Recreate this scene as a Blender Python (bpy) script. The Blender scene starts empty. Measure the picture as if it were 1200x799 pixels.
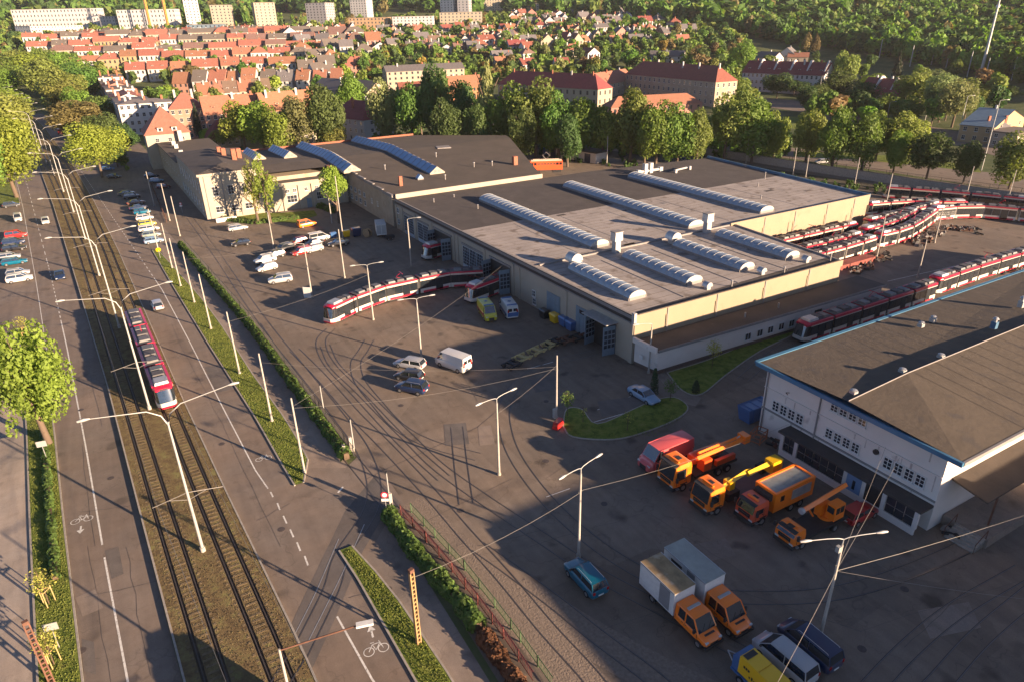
import bpy, math, random
from math import sin, cos, pi, radians, atan2, hypot, sqrt
from mathutils import Vector, Matrix
import numpy as np
R = random.Random(11)
NR = np.random.RandomState(5)
SC = bpy.context.scene
COL = SC.collection

# ------------------------------------------------------------ camera
FOC, PIT, ROL, YAW, CH = 794.77, radians(25.215), radians(-1.2816), radians(29.263), 44.0
cp, sp, cr, sr = cos(PIT), sin(PIT), cos(ROL), sin(ROL)
def w2(x, y, z): return Vector((x*cos(YAW)+y*sin(YAW), -x*sin(YAW)+y*cos(YAW), z))
rt0, fw, dn0 = Vector((1, 0, 0)), Vector((0, cp, -sp)), Vector((0, -sp, -cp))
rt = cr*rt0 - sr*dn0
dn = sr*rt0 + cr*dn0
rt, dn, fw = w2(*rt), w2(*dn), w2(*fw)
CAM = Vector((0, 0, CH))
cd = bpy.data.cameras.new('camera'); cam = bpy.data.objects.new('camera', cd); COL.objects.link(cam)
cam.matrix_world = Matrix(((rt.x, -dn.x, -fw.x, 0), (rt.y, -dn.y, -fw.y, 0), (rt.z, -dn.z, -fw.z, CH), (0, 0, 0, 1)))
cd.sensor_width = 36; cd.lens = FOC/1200*36; cd.clip_end = 9000; cd.clip_start = 0.5
SC.camera = cam

# ------------------------------------------------------------ light
SUN_EL = radians(11.5)
SUN_AZ = radians(119.0-180)          # direction towards the sun, measured from +x
W = bpy.data.worlds.new('World'); SC.world = W; W.use_nodes = True
nt = W.node_tree; bg = nt.nodes['Background']; sky = nt.nodes.new('ShaderNodeTexSky')
sky.sky_type = 'NISHITA'; sky.sun_disc = False; sky.sun_elevation = SUN_EL
sky.sun_rotation = radians(90)-SUN_AZ; sky.air_density = 0.35; sky.dust_density = 0.15; sky.ozone_density = 1.0
nt.links.new(sky.outputs[0], bg.inputs[0]); bg.inputs[1].default_value = 0.066
sl = bpy.data.lights.new('sun', 'SUN'); sl.energy = 5.0; sl.angle = radians(0.5); sl.color = (1.0, 0.725, 0.48)
so = bpy.data.objects.new('sun', sl); COL.objects.link(so)
sdir = Vector((cos(SUN_EL)*cos(SUN_AZ), cos(SUN_EL)*sin(SUN_AZ), sin(SUN_EL)))
so.rotation_euler = sdir.to_track_quat('Z', 'Y').to_euler()
SC.view_settings.view_transform = 'Standard'; SC.view_settings.look = 'None'
SC.view_settings.gamma = 1; SC.view_settings.exposure = 1.95
SC.cycles.max_bounces = 6; SC.cycles.transparent_max_bounces = 4
SC.cycles.use_denoising = True

# ------------------------------------------------------------ terrain and pixel -> place helpers
def sm(a, b, x):
    t = min(1.0, max(0.0, (x-a)/(b-a))); return t*t*(3-2*t)
def cc(x, y):                         # to camera-yaw frame: right, ahead
    return x*cos(YAW)-y*sin(YAW), x*sin(YAW)+y*cos(YAW)
def hill(x, y):
    X, Y = cc(x, y)
    h = 44*sm(235, 640, X)*sm(180, 420, Y)            # wooded slope on the right
    h += 46*sm(420, 1000, Y)*(1-.6*sm(245, 520, X))     # the town climbs gently
    h += 120*sm(960, 1900, Y)*(0.85+0.15*sin(X/230.0))
    return h
def ray(px, py):
    return (rt*(px-600)+dn*(py-399.5)+fw*FOC)
def at(px, py, z=0.0):
    d = ray(px, py); t = (z-CH)/d.z; p = CAM+d*t; return Vector((p.x, p.y, z))
def att(px, py):                      # first point of the terrain seen at a pixel
    d = ray(px, py).normalized(); t = 60.0
    while t < 6000:
        p = CAM+d*t
        if p.z <= hill(p.x, p.y): return Vector((p.x, p.y, hill(p.x, p.y)))
        t += max(1.0, t*0.004)
    p = CAM+d*1500; return Vector((p.x, p.y, hill(p.x, p.y)))
def proj(p):
    v = Vector(p)-CAM; z = v.dot(fw); return 600+FOC*v.dot(rt)/z, 399.5+FOC*v.dot(dn)/z, z
def hgt(b, ty):                       # height of an upright whose foot is b and whose top is seen at row ty
    lo, hi = 0.0, 90.0
    for _ in range(40):
        m = (lo+hi)/2
        if proj((b.x, b.y, b.z+m))[1] > ty: lo = m
        else: hi = m
    return lo
def lerp(a, b, t): return a+(b-a)*t
def interp(tab, x):
    if x <= tab[0][0]: a, b = tab[0], tab[1]
    elif x >= tab[-1][0]: a, b = tab[-2], tab[-1]
    else:
        for a, b in zip(tab, tab[1:]):
            if a[0] <= x <= b[0]: break
    return a[1]+(b[1]-a[1])*(x-a[0])/(b[0]-a[0])
def spline(P, n=8):
    P = [Vector((p[0], p[1])) for p in P]; P = [2*P[0]-P[1]]+P+[2*P[-1]-P[-2]]; o = []
    for i in range(1, len(P)-2):
        a, b, c, d = P[i-1:i+3]
        for k in range(n):
            t = k/n
            o.append(0.5*((2*b)+(c-a)*t+(2*a-5*b+4*c-d)*t*t+(3*b-a-3*c+d)*t**3))
    o.append(P[-2]); return o

# ------------------------------------------------------------ materials
def M(name, col, rough=0.7, var=0.12, scale=1.0, bump=0.0, bscale=20.0, metal=0.0, rand=0.0, coat=0.0, spec=0.5, dirt=None, trans=0.0, world=False):
    m = bpy.data.materials.new(name); m.use_nodes = True; t = m.node_tree; n = t.nodes; L = t.links
    b = n['Principled BSDF']; b.inputs['Roughness'].default_value = rough; b.inputs['Metallic'].default_value = metal
    b.inputs['Coat Weight'].default_value = coat; b.inputs['Specular IOR Level'].default_value = spec
    if world: g = n.new('ShaderNodeNewGeometry'); src = g.outputs['Position']
    else: tc = n.new('ShaderNodeTexCoord'); src = tc.outputs['Object']
    no = n.new('ShaderNodeTexNoise'); no.inputs['Scale'].default_value = scale; no.inputs['Detail'].default_value = 5
    no.inputs['Roughness'].default_value = 0.62
    L.new(src, no.inputs['Vector'])
    mr = n.new('ShaderNodeMapRange'); L.new(no.outputs['Fac'], mr.inputs[0])
    mr.inputs[1].default_value = 0.3; mr.inputs[2].default_value = 0.7
    mr.inputs[3].default_value = 1-var; mr.inputs[4].default_value = 1+var
    c = n.new('ShaderNodeMix'); c.data_type = 'RGBA'; c.blend_type = 'MULTIPLY'; c.inputs[0].default_value = 1.0
    c.inputs[6].default_value = (*col, 1); L.new(mr.outputs[0], c.inputs[7]); out = c.outputs[2]
    if dirt:
        n2 = n.new('ShaderNodeTexNoise'); n2.inputs['Scale'].default_value = dirt[1]; n2.inputs['Detail'].default_value = 6
        L.new(src, n2.inputs['Vector']); r2 = n.new('ShaderNodeMapRange'); L.new(n2.outputs['Fac'], r2.inputs[0])
        r2.inputs[1].default_value = dirt[2]; r2.inputs[2].default_value = dirt[2]+0.12
        d = n.new('ShaderNodeMix'); d.data_type = 'RGBA'; L.new(r2.outputs[0], d.inputs[0]); L.new(out, d.inputs[6])
        d.inputs[7].default_value = (*dirt[0], 1); out = d.outputs[2]
    if rand:
        oi = n.new('ShaderNodeObjectInfo'); hs = n.new('ShaderNodeHueSaturation')
        a = n.new('ShaderNodeMapRange'); L.new(oi.outputs['Random'], a.inputs[0]); a.inputs[3].default_value = 0.5-rand*0.12; a.inputs[4].default_value = 0.5+rand*0.12
        L.new(a.outputs[0], hs.inputs['Hue'])
        mm = n.new('ShaderNodeMath'); mm.operation = 'MULTIPLY'; L.new(oi.outputs['Random'], mm.inputs[0]); mm.inputs[1].default_value = 7.31
        fr = n.new('ShaderNodeMath'); fr.operation = 'FRACT'; L.new(mm.outputs[0], fr.inputs[0])
        b2 = n.new('ShaderNodeMapRange'); L.new(fr.outputs[0], b2.inputs[0]); b2.inputs[3].default_value = 1-rand; b2.inputs[4].default_value = 1+rand
        L.new(b2.outputs[0], hs.inputs['Value']); L.new(out, hs.inputs['Color']); out = hs.outputs[0]
    L.new(out, b.inputs['Base Color'])
    if bump:
        nb = n.new('ShaderNodeTexNoise'); nb.inputs['Scale'].default_value = bscale; nb.inputs['Detail'].default_value = 4
        L.new(src, nb.inputs['Vector']); bu = n.new('ShaderNodeBump'); bu.inputs['Strength'].default_value = min(1, bump); bu.inputs['Distance'].default_value = 0.05
        L.new(nb.outputs['Fac'], bu.inputs['Height']); L.new(bu.outputs[0], b.inputs['Normal'])
    if trans:
        tr = n.new('ShaderNodeBsdfTranslucent'); mx = n.new('ShaderNodeMixShader'); mx.inputs[0].default_value = trans
        hs2 = n.new('ShaderNodeHueSaturation'); hs2.inputs['Value'].default_value = 1.5; hs2.inputs['Saturation'].default_value = 1.1
        L.new(out, hs2.inputs['Color']); L.new(hs2.outputs[0], tr.inputs[0])
        L.new(b.outputs[0], mx.inputs[1]); L.new(tr.outputs[0], mx.inputs[2]); L.new(mx.outputs[0], n['Material Output'].inputs[0])
    return m

def asphalt(name, base, crack=1.0, patch=0.16, stain=0.5, seed=0.0):
    m = bpy.data.materials.new(name); m.use_nodes = True; t = m.node_tree; n = t.nodes; L = t.links
    b = n['Principled BSDF']; b.inputs['Roughness'].default_value = 0.82; b.inputs['Specular IOR Level'].default_value = 0.35
    g = n.new('ShaderNodeNewGeometry'); mp = n.new('ShaderNodeVectorMath'); mp.operation = 'ADD'; mp.inputs[1].default_value = (seed, seed*2, 0)
    L.new(g.outputs['Position'], mp.inputs[0]); src = mp.outputs[0]
    def noise(s, d=6, r=0.6):
        q = n.new('ShaderNodeTexNoise'); q.inputs['Scale'].default_value = s; q.inputs['Detail'].default_value = d; q.inputs['Roughness'].default_value = r
        L.new(src, q.inputs['Vector']); return q.outputs['Fac']
    def rng(x, a, b_, c, d):
        q = n.new('ShaderNodeMapRange'); L.new(x, q.inputs[0])
        for i, k in enumerate((a, b_, c, d)): q.inputs[i+1].default_value = k
        return q.outputs[0]
    def mul(a, b_):
        q = n.new('ShaderNodeMath'); q.operation = 'MULTIPLY'; L.new(a, q.inputs[0]); L.new(b_, q.inputs[1]); return q.outputs[0]
    f = mul(rng(noise(0.05, 3), .3, .7, 1-patch, 1+patch), rng(noise(0.55, 7, .7), .3, .7, .86, 1.14))
    f = mul(f, rng(noise(14, 3), .2, .8, .8, 1.2))
    vo = n.new('ShaderNodeTexVoronoi'); vo.inputs['Scale'].default_value = 0.11; vo.feature = 'F1'; vo.distance = 'CHEBYCHEV'
    L.new(src, vo.inputs['Vector']); sx = n.new('ShaderNodeSeparateColor'); L.new(vo.outputs['Color'], sx.inputs[0])
    f = mul(f, rng(sx.outputs[0], 0, 1, 1-patch*0.7, 1+patch*0.6))
    # tyre-worn smears along the lanes
    ms = n.new('ShaderNodeMapping'); ms.inputs['Scale'].default_value = (1.1, 0.05, 1); L.new(src, ms.inputs['Vector'])
    q = n.new('ShaderNodeTexNoise'); q.inputs['Scale'].default_value = 1.0; q.inputs['Detail'].default_value = 3; L.new(ms.outputs[0], q.inputs['Vector'])
    f = mul(f, rng(q.outputs['Fac'], .3, .7, .9, 1.1))
    # cracks
    wv = n.new('ShaderNodeTexVoronoi'); wv.feature = 'DISTANCE_TO_EDGE'; wv.inputs['Scale'].default_value = 0.16
    nw = n.new('ShaderNodeTexNoise'); nw.inputs['Scale'].default_value = 0.5; L.new(src, nw.inputs['Vector'])
    ad = n.new('ShaderNodeVectorMath'); ad.operation = 'MULTIPLY_ADD'; L.new(nw.outputs['Color'], ad.inputs[0]); ad.inputs[1].default_value = (5, 5, 0); L.new(src, ad.inputs[2])
    L.new(ad.outputs[0], wv.inputs['Vector'])
    f = mul(f, rng(wv.outputs['Distance'], 0.0, 0.010, 1-0.24*crack, 1))
    # oil stains
    f = mul(f, rng(noise(0.33, 2, .4), .64, .74, 1, 1-stain))
    c = n.new('ShaderNodeMix'); c.data_type = 'RGBA'; c.blend_type = 'MULTIPLY'; c.inputs[0].default_value = 1
    tint = n.new('ShaderNodeMix'); tint.data_type = 'RGBA'; L.new(rng(noise(0.12, 4), .35, .65, 0, 1), tint.inputs[0])
    tint.inputs[6].default_value = (*base, 1); tint.inputs[7].default_value = (base[0]*1.08, base[1]*1.01, base[2]*0.94, 1)
    L.new(tint.outputs[2], c.inputs[6]); L.new(f, c.inputs[7]); L.new(c.outputs[2], b.inputs['Base Color'])
    bu = n.new('ShaderNodeBump'); bu.inputs['Strength'].default_value = 0.35; bu.inputs['Distance'].default_value = 0.02
    L.new(noise(9, 5, .7), bu.inputs['Height']); L.new(bu.outputs[0], b.inputs['Normal'])
    return m

def grassmat(name, a, b_, c_, s=0.8):
    m = bpy.data.materials.new(name); m.use_nodes = True; t = m.node_tree; n = t.nodes; L = t.links
    b = n['Principled BSDF']; b.inputs['Roughness'].default_value = 0.9; b.inputs['Specular IOR Level'].default_value = 0.2
    g = n.new('ShaderNodeNewGeometry')
    q = n.new('ShaderNodeTexNoise'); q.inputs['Scale'].default_value = s; q.inputs['Detail'].default_value = 8; q.inputs['Roughness'].default_value = 0.7
    L.new(g.outputs['Position'], q.inputs['Vector'])
    r = n.new('ShaderNodeValToRGB'); L.new(q.outputs['Fac'], r.inputs[0]); e = r.color_ramp.elements
    e[0].position = 0.36; e[0].color = (*a, 1); e[1].position = 0.66; e[1].color = (*c_, 1)
    k = e.new(0.52); k.color = (*b_, 1); L.new(r.outputs[0], b.inputs['Base Color'])
    nb = n.new('ShaderNodeTexNoise'); nb.inputs['Scale'].default_value = 5; nb.inputs['Detail'].default_value = 6; nb.inputs['Roughness'].default_value = .8
    L.new(g.outputs['Position'], nb.inputs['Vector']); bu = n.new('ShaderNodeBump'); bu.inputs['Strength'].default_value = .8; bu.inputs['Distance'].default_value = 0.12
    L.new(nb.outputs['Fac'], bu.inputs['Height']); L.new(bu.outputs[0], b.inputs['Normal'])
    return m

m_land = grassmat('land', (.05, .07, .025), (.085, .105, .04), (.125, .125, .065), 0.08)
m_yard = asphalt('yard_asphalt', (.165, .135, .110), 1.0, .16, .5)
m_road = asphalt('road_asphalt', (.170, .139, .117), .9, .10, .35, 40)
m_foot = asphalt('footway', (.215, .18, .155), .7, .14, .35, 90)
m_foot2 = asphalt('pale_pavement', (.30, .255, .22), .5, .10, .25, 63)  # lighter copy of the footway; bright sunlight is put into its colour
m_patch = asphalt('patch_asphalt', (.125, .112, .105), .5, .1, .3, 140)
m_pave = asphalt('driveway_setts', (.105, .095, .092), .5, .15, .3, 12)
m_grass = grassmat('grass', (.07, .10, .018), (.14, .18, .03), (.20, .20, .055), 0.9)
m_track = grassmat('track_turf', (.105, .073, .04), (.165, .12, .058), (.20, .18, .07), 1.1)
m_sleeper = M('buried_sleeper', (.15, .11, .06), .95, .3, 3, bump=1, bscale=9, world=True)
m_trench = M('rail_trench', (.085, .062, .042), .95, .3, 3)
m_groove = M('rail_groove', (.058, .048, .043), .7, .25, 1.5, world=True)
m_steel = M('rail_steel', (.16, .15, .15), .35, .1, 3, metal=.8)
m_kerb = M('kerb_stone', (.30, .27, .235), .8, .2, 2.5, world=True)
m_ballast = M('ballast', (.185, .145, .115), .95, .22, 3.5, bump=1, bscale=6, world=True)
m_paint = M('road_paint', (.62, .60, .56), .6, .2, 2.0, dirt=((.22, .19, .17), 5.0, .58), world=True)
m_dirt = M('bare_soil', (.17, .105, .06), .95, .3, 2, bump=.8, bscale=7, world=True)
m_rust0 = M('cast_iron', (.07, .055, .05), .7, .3, 4)
m_railold = M('worn_rail', (.085, .07, .06), .5, .2, 3, metal=.3)
m_tar = M('tar_seam', (.07, .06, .055), .5, .2, 2, world=True)
# ------------------------------------------------------------ mesh helpers
class MB:
    def __init__(s): s.v = []; s.f = []; s.m = []; s.s = []
    def poly(s, pts, m=0, smooth=False):
        i = len(s.v); s.v += [tuple(p) for p in pts]; s.f.append(tuple(range(i, i+len(pts)))); s.m.append(m); s.s.append(smooth)
    def faces(s, vs, fs, m=0, smooth=False):
        i = len(s.v); s.v += [tuple(p) for p in vs]
        for f in fs: s.f.append(tuple(k+i for k in f)); s.m.append(m); s.s.append(smooth)
    def box(s, x0, x1, y0, y1, z0, z1, m=0, tx=0.0, ty=0.0, rz=0.0, c=(0, 0)):
        P = [(x0, y0, z0), (x1, y0, z0), (x1, y1, z0), (x0, y1, z0), (x0+tx, y0+ty, z1), (x1-tx, y0+ty, z1), (x1-tx, y1-ty, z1), (x0+tx, y1-ty, z1)]
        if rz:
            P = [(c[0]+(x-c[0])*cos(rz)-(y-c[1])*sin(rz), c[1]+(x-c[0])*sin(rz)+(y-c[1])*cos(rz), z) for x, y, z in P]
        s.faces(P, [(0, 3, 2, 1), (4, 5, 6, 7), (0, 1, 5, 4), (1, 2, 6, 5), (2, 3, 7, 6), (3, 0, 4, 7)], m)
        return s
    def prism(s, poly, z0, z1, m=0, mt=None):
        n = len(poly); a = sum(poly[i][0]*poly[(i+1) % n][1]-poly[(i+1) % n][0]*poly[i][1] for i in range(n))
        if a < 0: poly = poly[::-1]
        V_ = [(p[0], p[1], z0) for p in poly]+[(p[0], p[1], z1) for p in poly]
        s.faces(V_, [(i, (i+1) % n, n+(i+1) % n, n+i) for i in range(n)], m)
        s.faces(V_[n:], [tuple(range(n))], m if mt is None else mt)
        return s
    def tube(s, pts, r, n=6, m=0, cap=True):
        if not isinstance(r, (list, tuple)): r = [r]*len(pts)
        pts = [Vector(p) for p in pts]; V_ = []; F = []
        for i, p in enumerate(pts):
            d = (pts[min(i+1, len(pts)-1)]-pts[max(i-1, 0)]).normalized()
            u = d.cross(Vector((0, 0, 1)) if abs(d.z) < .9 else Vector((1, 0, 0))).normalized(); w = d.cross(u)
            V_ += [p+(u*cos(2*pi*k/n)+w*sin(2*pi*k/n))*r[i] for k in range(n)]
        for i in range(len(pts)-1):
            F += [(i*n+k, i*n+(k+1) % n, (i+1)*n+(k+1) % n, (i+1)*n+k) for k in range(n)]
        s.faces(V_, F, m, n > 5)
        if cap: s.faces(V_[:n], [tuple(range(n))], m); s.faces(V_[-n:], [tuple(range(n))[::-1]], m)
        return s
    def rings(s, rs, m=0, closed=True, smooth=True, caps=False):
        n = len(rs[0]); V_ = [p for r in rs for p in r]; F = []
        for i in range(len(rs)-1):
            for k in range(n if closed else n-1):
                F.append((i*n+k, i*n+(k+1) % n, (i+1)*n+(k+1) % n, (i+1)*n+k))
        s.faces(V_, F, m, smooth)
        if caps: s.faces(rs[0], [tuple(range(n))[::-1]], m); s.faces(rs[-1], [tuple(range(n))], m)
        return s
    def cyl(s, c, r, z0, z1, n=12, m=0, r1=None): return s.tube([(c[0], c[1], z0), (c[0], c[1], z1)], [r, r if r1 is None else r1], n, m)
    def ycyl(s, x, z, r, y0, y1, n=14, m=0): return s.tube([(x, y0, z), (x, y1, z)], r, n, m)
    def mesh(s, name, mats):
        me = bpy.data.meshes.new(name); me.from_pydata(s.v, [], s.f)
        for k in (mats if isinstance(mats, (list, tuple)) else [mats]): me.materials.append(k)
        me.polygons.foreach_set('material_index', s.m); me.polygons.foreach_set('use_smooth', s.s); me.update(); return me
    def build(s, name, mats, parent=None, **k): return ob(name, s.mesh(name, mats), parent, **k)
def ob(name, me, parent=None, loc=None, rz=0, scale=None, kind=None, label=None, rot=None):
    o = bpy.data.objects.new(name, me); COL.objects.link(o)
    if parent is not None: o.parent = parent
    if loc is not None: o.location = loc
    if rz: o.rotation_euler = (0, 0, rz)
    if rot: o.rotation_euler = rot
    if scale is not None: o.scale = scale
    if kind: o['kind'] = kind
    if label: o['label'] = label
    return o
THINGS = []
def tag(o, label, cat, group=None, kind=None):
    if label: o['label'] = label
    if cat: o['category'] = cat
    if group: o['group'] = group
    if kind: o['kind'] = kind
    THINGS.append(o); return o
def thing(name, label, cat, loc=(0, 0, 0), rz=0, group=None):
    o = bpy.data.objects.new(name, None); COL.objects.link(o); o.location = loc; o.rotation_euler = (0, 0, rz); o.empty_display_size = .1
    return tag(o, label, cat, group)
def dup(root, loc=None, rz=None):
    def cp_(o, par):
        c = o.copy(); COL.objects.link(c)
        if par is not None: c.parent = par
        for ch in KIDS.get(o.name, []): cp_(ch, c)
        return c
    c = cp_(root, None)
    if loc is not None: c.location = loc
    if rz is not None: c.rotation_euler = (0, 0, rz)
    return c
KIDS = {}
def index_kids(root):
    for o in COL.objects:
        if o.parent: KIDS.setdefault(o.parent.name, []).append(o) if o not in KIDS.get(o.parent.name, []) else None
ORD = 'first second third fourth fifth sixth seventh eighth ninth tenth eleventh twelfth thirteenth fourteenth fifteenth sixteenth seventeenth eighteenth nineteenth'.split()
TENS = {2: 'twenty', 3: 'thirty', 4: 'forty', 5: 'fifty', 6: 'sixty', 7: 'seventy', 8: 'eighty', 9: 'ninety'}
TTH = {2: 'twentieth', 3: 'thirtieth', 4: 'fortieth', 5: 'fiftieth', 6: 'sixtieth', 7: 'seventieth', 8: 'eightieth', 9: 'ninetieth'}
def nth(i):                            # 1-based
    if i < 20: return ORD[i-1]
    if i >= 100: return 'hundred and '+nth(i-100) if i > 100 else 'hundredth'
    return TTH[i//10] if i % 10 == 0 else TENS[i//10]+'-'+ORD[i % 10-1]
def ordinal_labels(objs, fmt):
    objs = sorted(objs, key=lambda o: proj(o.location)[0])
    for i, o in enumerate(objs): o['label'] = fmt.replace('{n}', nth(i+1)).replace('{look}', o.get('look', ''))
    for o in objs:
        if 'look' in o: del o['look']
def flat(name, pts, z, mat, kind='structure', parent=None):
    b = MB(); P = [(p[0], p[1], z) for p in pts]
    a = sum(P[i][0]*P[(i+1) % len(P)][1]-P[(i+1) % len(P)][0]*P[i][1] for i in range(len(P)))
    b.poly(P if a > 0 else P[::-1]); o = b.build(name, mat, parent); 
    if kind: o['kind'] = kind
    return o
def pxpoly(name, px, z, mat, **k): return flat(name, [at(*p) for p in px], z, mat, **k)
def strip(name, fl, fr, v0, v1, z, mat, step=6, kerb=0, kind='structure'):
    b = MB(); n = max(1, int((v1-v0)/step)); L = []; Rr = []
    for i in range(n+1):
        v = v0+(v1-v0)*i/n; L.append((fl(v), v)); Rr.append((fr(v), v))
    for i in range(n):
        b.poly([(*L[i], z), (*Rr[i], z), (*Rr[i+1], z), (*L[i+1], z)])
    o = b.build(name, mat); o['kind'] = kind; return o
def ribbon(pts, w, z, b=None, m=0, off=0.0, z0=None):   # flat or raised band along a polyline
    b = b or MB(); pts = [Vector((p[0], p[1])) for p in pts]; L = []; Rr = []
    for i, p in enumerate(pts):
        d = (pts[min(i+1, len(pts)-1)]-pts[max(i-1, 0)]).normalized(); nn = Vector((-d.y, d.x))
        L.append(p+nn*(off+w/2)); Rr.append(p+nn*(off-w/2))
    for i in range(len(pts)-1):
        b.poly([(*Rr[i], z), (*Rr[i+1], z), (*L[i+1], z), (*L[i], z)], m)
        if z0 is not None:
            b.poly([(*Rr[i], z0), (*Rr[i+1], z0), (*Rr[i+1], z), (*Rr[i], z)], m)
            b.poly([(*L[i+1], z0), (*L[i], z0), (*L[i], z), (*L[i+1], z)], m)
    if z0 is not None:
        b.poly([(*L[0], z0), (*Rr[0], z0), (*Rr[0], z), (*L[0], z)], m); b.poly([(*Rr[-1], z0), (*L[-1], z0), (*L[-1], z), (*Rr[-1], z)], m)
    return b
WINC = {}
def window_mesh(w, h, nx, ny, mf, mg, key):
    k = (round(w, 2), round(h, 2), nx, ny, key)
    if k not in WINC:
        b = MB(); t = 0.075 if key == 's' else 0.055
        b.box(-w/2-.02, w/2+.02, -.07, .03, -.02, t); b.box(-w/2-.02, w/2+.02, -.07, .03, h-t, h+.02)
        for i in range(nx+1):
            x = -w/2+w*i/nx; e = t if i in (0, nx) else t*.75; x = min(max(x, -w/2+e/2), w/2-e/2); b.box(x-e/2, x+e/2, -.065, .03, t, h-t)
        for j in range(1, ny):
            z = h*j/ny; b.box(-w/2+t, w/2-t, -.058, .03, z-t*.35, z+t*.35)
        b.box(-w/2-.08, w/2+.08, -.14, .03, -.09, -.02)
        p = MB(); p.poly([(-w/2, -.02, 0), (w/2, -.02, 0), (w/2, -.02, h), (-w/2, -.02, h)])
        WINC[k] = (b.mesh('window', mf), p.mesh('pane', mg))
    return WINC[k]
def window(parent, x, y, z, w, h, nx=2, ny=2, rz=0, mf=None, mg=None, key='a', name='window'):
    a, p = window_mesh(w, h, nx, ny, mf or m_white, mg or m_glass, key)
    o = ob(name, a, parent, (x, y, z), rz); ob('pane', p, o); return o

m_white = M('white_frame', (.58, .575, .56), .5, .1, 3)
m_blueframe = M('greyblue_frame', (.36, .41, .46), .5, .15, 3)
m_glass = M('window_glass', (.025, .03, .04), .12, .3, .6, spec=.8)
m_wallcream = M('cream_render', (.34, .295, .235), .9, .08, .25, dirt=((.31, .26, .20), .35, .62), bump=.25, bscale=4)
m_wallyellow = M('pale_yellow_render', (.255, .205, .14), .85, .05, .3, dirt=((.205, .16, .105), .4, .62), bump=.2)
m_wallwhite = M('white_render', (.60, .545, .50), .85, .08, .25, dirt=((.36, .31, .28), .5, .63), bump=.25, bscale=3)
m_wallold = M('old_beige_render', (.34, .275, .205), .9, .14, .4, dirt=((.30, .23, .16), .6, .58), bump=.4, bscale=3)
m_plinth = M('brown_plinth', (.11, .075, .06), .85, .2, 1)
m_roofdark = M('dark_roof_felt', (.060, .050, .046), .9, .22, .35, dirt=((.095, .08, .07), .8, .64), bump=.4, bscale=3)
m_roofshed = M('brown_shed_felt', (.066, .052, .042), .92, .2, .22, dirt=((.048, .04, .034), .5, .6), bump=.6, bscale=2)
m_roofrb = M('grey_brown_felt', (.092, .072, .053), .92, .16, .3, dirt=((.07, .058, .05), .5, .58), bump=.6, bscale=2)
m_rooflight = M('pale_roof_felt', (.30, .265, .245), .9, .2, .22, dirt=((.15, .12, .10), .45, .57), bump=.4, bscale=3)
m_rooftaupe = M('taupe_roof_felt', (.12, .10, .088), .92, .1, .15, dirt=((.12, .10, .09), .4, .62), bump=.4, bscale=2)
m_coping = M('grey_coping', (.20, .185, .18), .7, .12, 1)
m_flash = M('blue_flashing', (.07, .15, .24), .45, .3, .5, metal=.2, dirt=((.22, .20, .2), .4, .62))
m_poly = M('polycarbonate', (.24, .29, .35), .30, .16, 1.2, spec=.6)
m_rib = M('skylight_rib', (.34, .335, .33), .5, .1, 2)
m_eave = M('blue_eave', (.05, .155, .26), .45, .15, .6)
m_bluepane = M('blue_sheet', (.15, .26, .42), .4, .1, .6)
m_galv = M('galvanised', (.42, .42, .42), .42, .14, 2, metal=.5)
m_conc = M('concrete_pole', (.32, .295, .265), .85, .14, 1.5)
m_lampgrey = M('lamp_grey', (.34, .34, .33), .45, .08, 3, metal=.2)
m_dark = M('black_steel', (.02, .02, .022), .6, .2, 3)
m_brick = M('red_brick', (.27, .10, .06), .9, .25, 3, bump=.3)
m_rust = M('rusty_iron', (.12, .055, .035), .85, .35, 2)
m_doorblue = M('greyblue_door', (.14, .19, .235), .55, .12, 1)
m_wire = M('wire', (.20, .185, .17), .5, .1, 1, metal=.3)
m_tire = M('tyre', (.015, .015, .016), .8, .1, 4)
m_rim = M('rim', (.30, .30, .31), .35, .1, 4, metal=.6)
m_lampw = M('headlight', (.55, .56, .58), .15, .05, 4)
m_lampr = M('tail_light', (.35, .015, .012), .25, .1, 4)
m_carglass = M('car_glass', (.015, .02, .026), .06, .2, 1, spec=.9); m_carglass.node_tree.nodes['Principled BSDF'].inputs['IOR'].default_value = 1.75
m_plastic = M('black_plastic', (.025, .025, .028), .6, .1, 3)
m_roofred = M('red_tiles', (.25, .105, .068), .85, .16, 1.2, rand=.12, bump=.4, bscale=5)
m_roofdkred = M('dark_red_tiles', (.19, .055, .045), .85, .16, .8, rand=.12, bump=.4, bscale=5)
m_roofgrey = M('grey_roof', (.12, .11, .115), .85, .15, .8, rand=.2)
m_roofbrown = M('brown_roof', (.15, .095, .075), .85, .15, .8, rand=.2)
m_roofblue = M('blue_tiles', (.11, .17, .235), .5, .15, .8)
WALLM = {'cream': M('house_cream', (.33, .285, .22), .9, .08, .3, rand=.08), 'white': M('house_white', (.46, .44, .43), .9, .06, .3, rand=.06),
         'pink': M('house_pink', (.33, .17, .13), .9, .08, .3, rand=.08), 'ochre': M('house_ochre', (.33, .23, .13), .9, .08, .3, rand=.1),
         'orange': M('house_orange', (.36, .17, .085), .9, .08, .3, rand=.08), 'grey': M('house_grey', (.28, .27, .28), .9, .08, .3, rand=.08)}
ROOFM = {'red': m_roofred, 'dark red': m_roofdkred, 'grey': m_roofgrey, 'brown': m_roofbrown, 'blue': m_roofblue, 'flat': m_rooftaupe}

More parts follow.
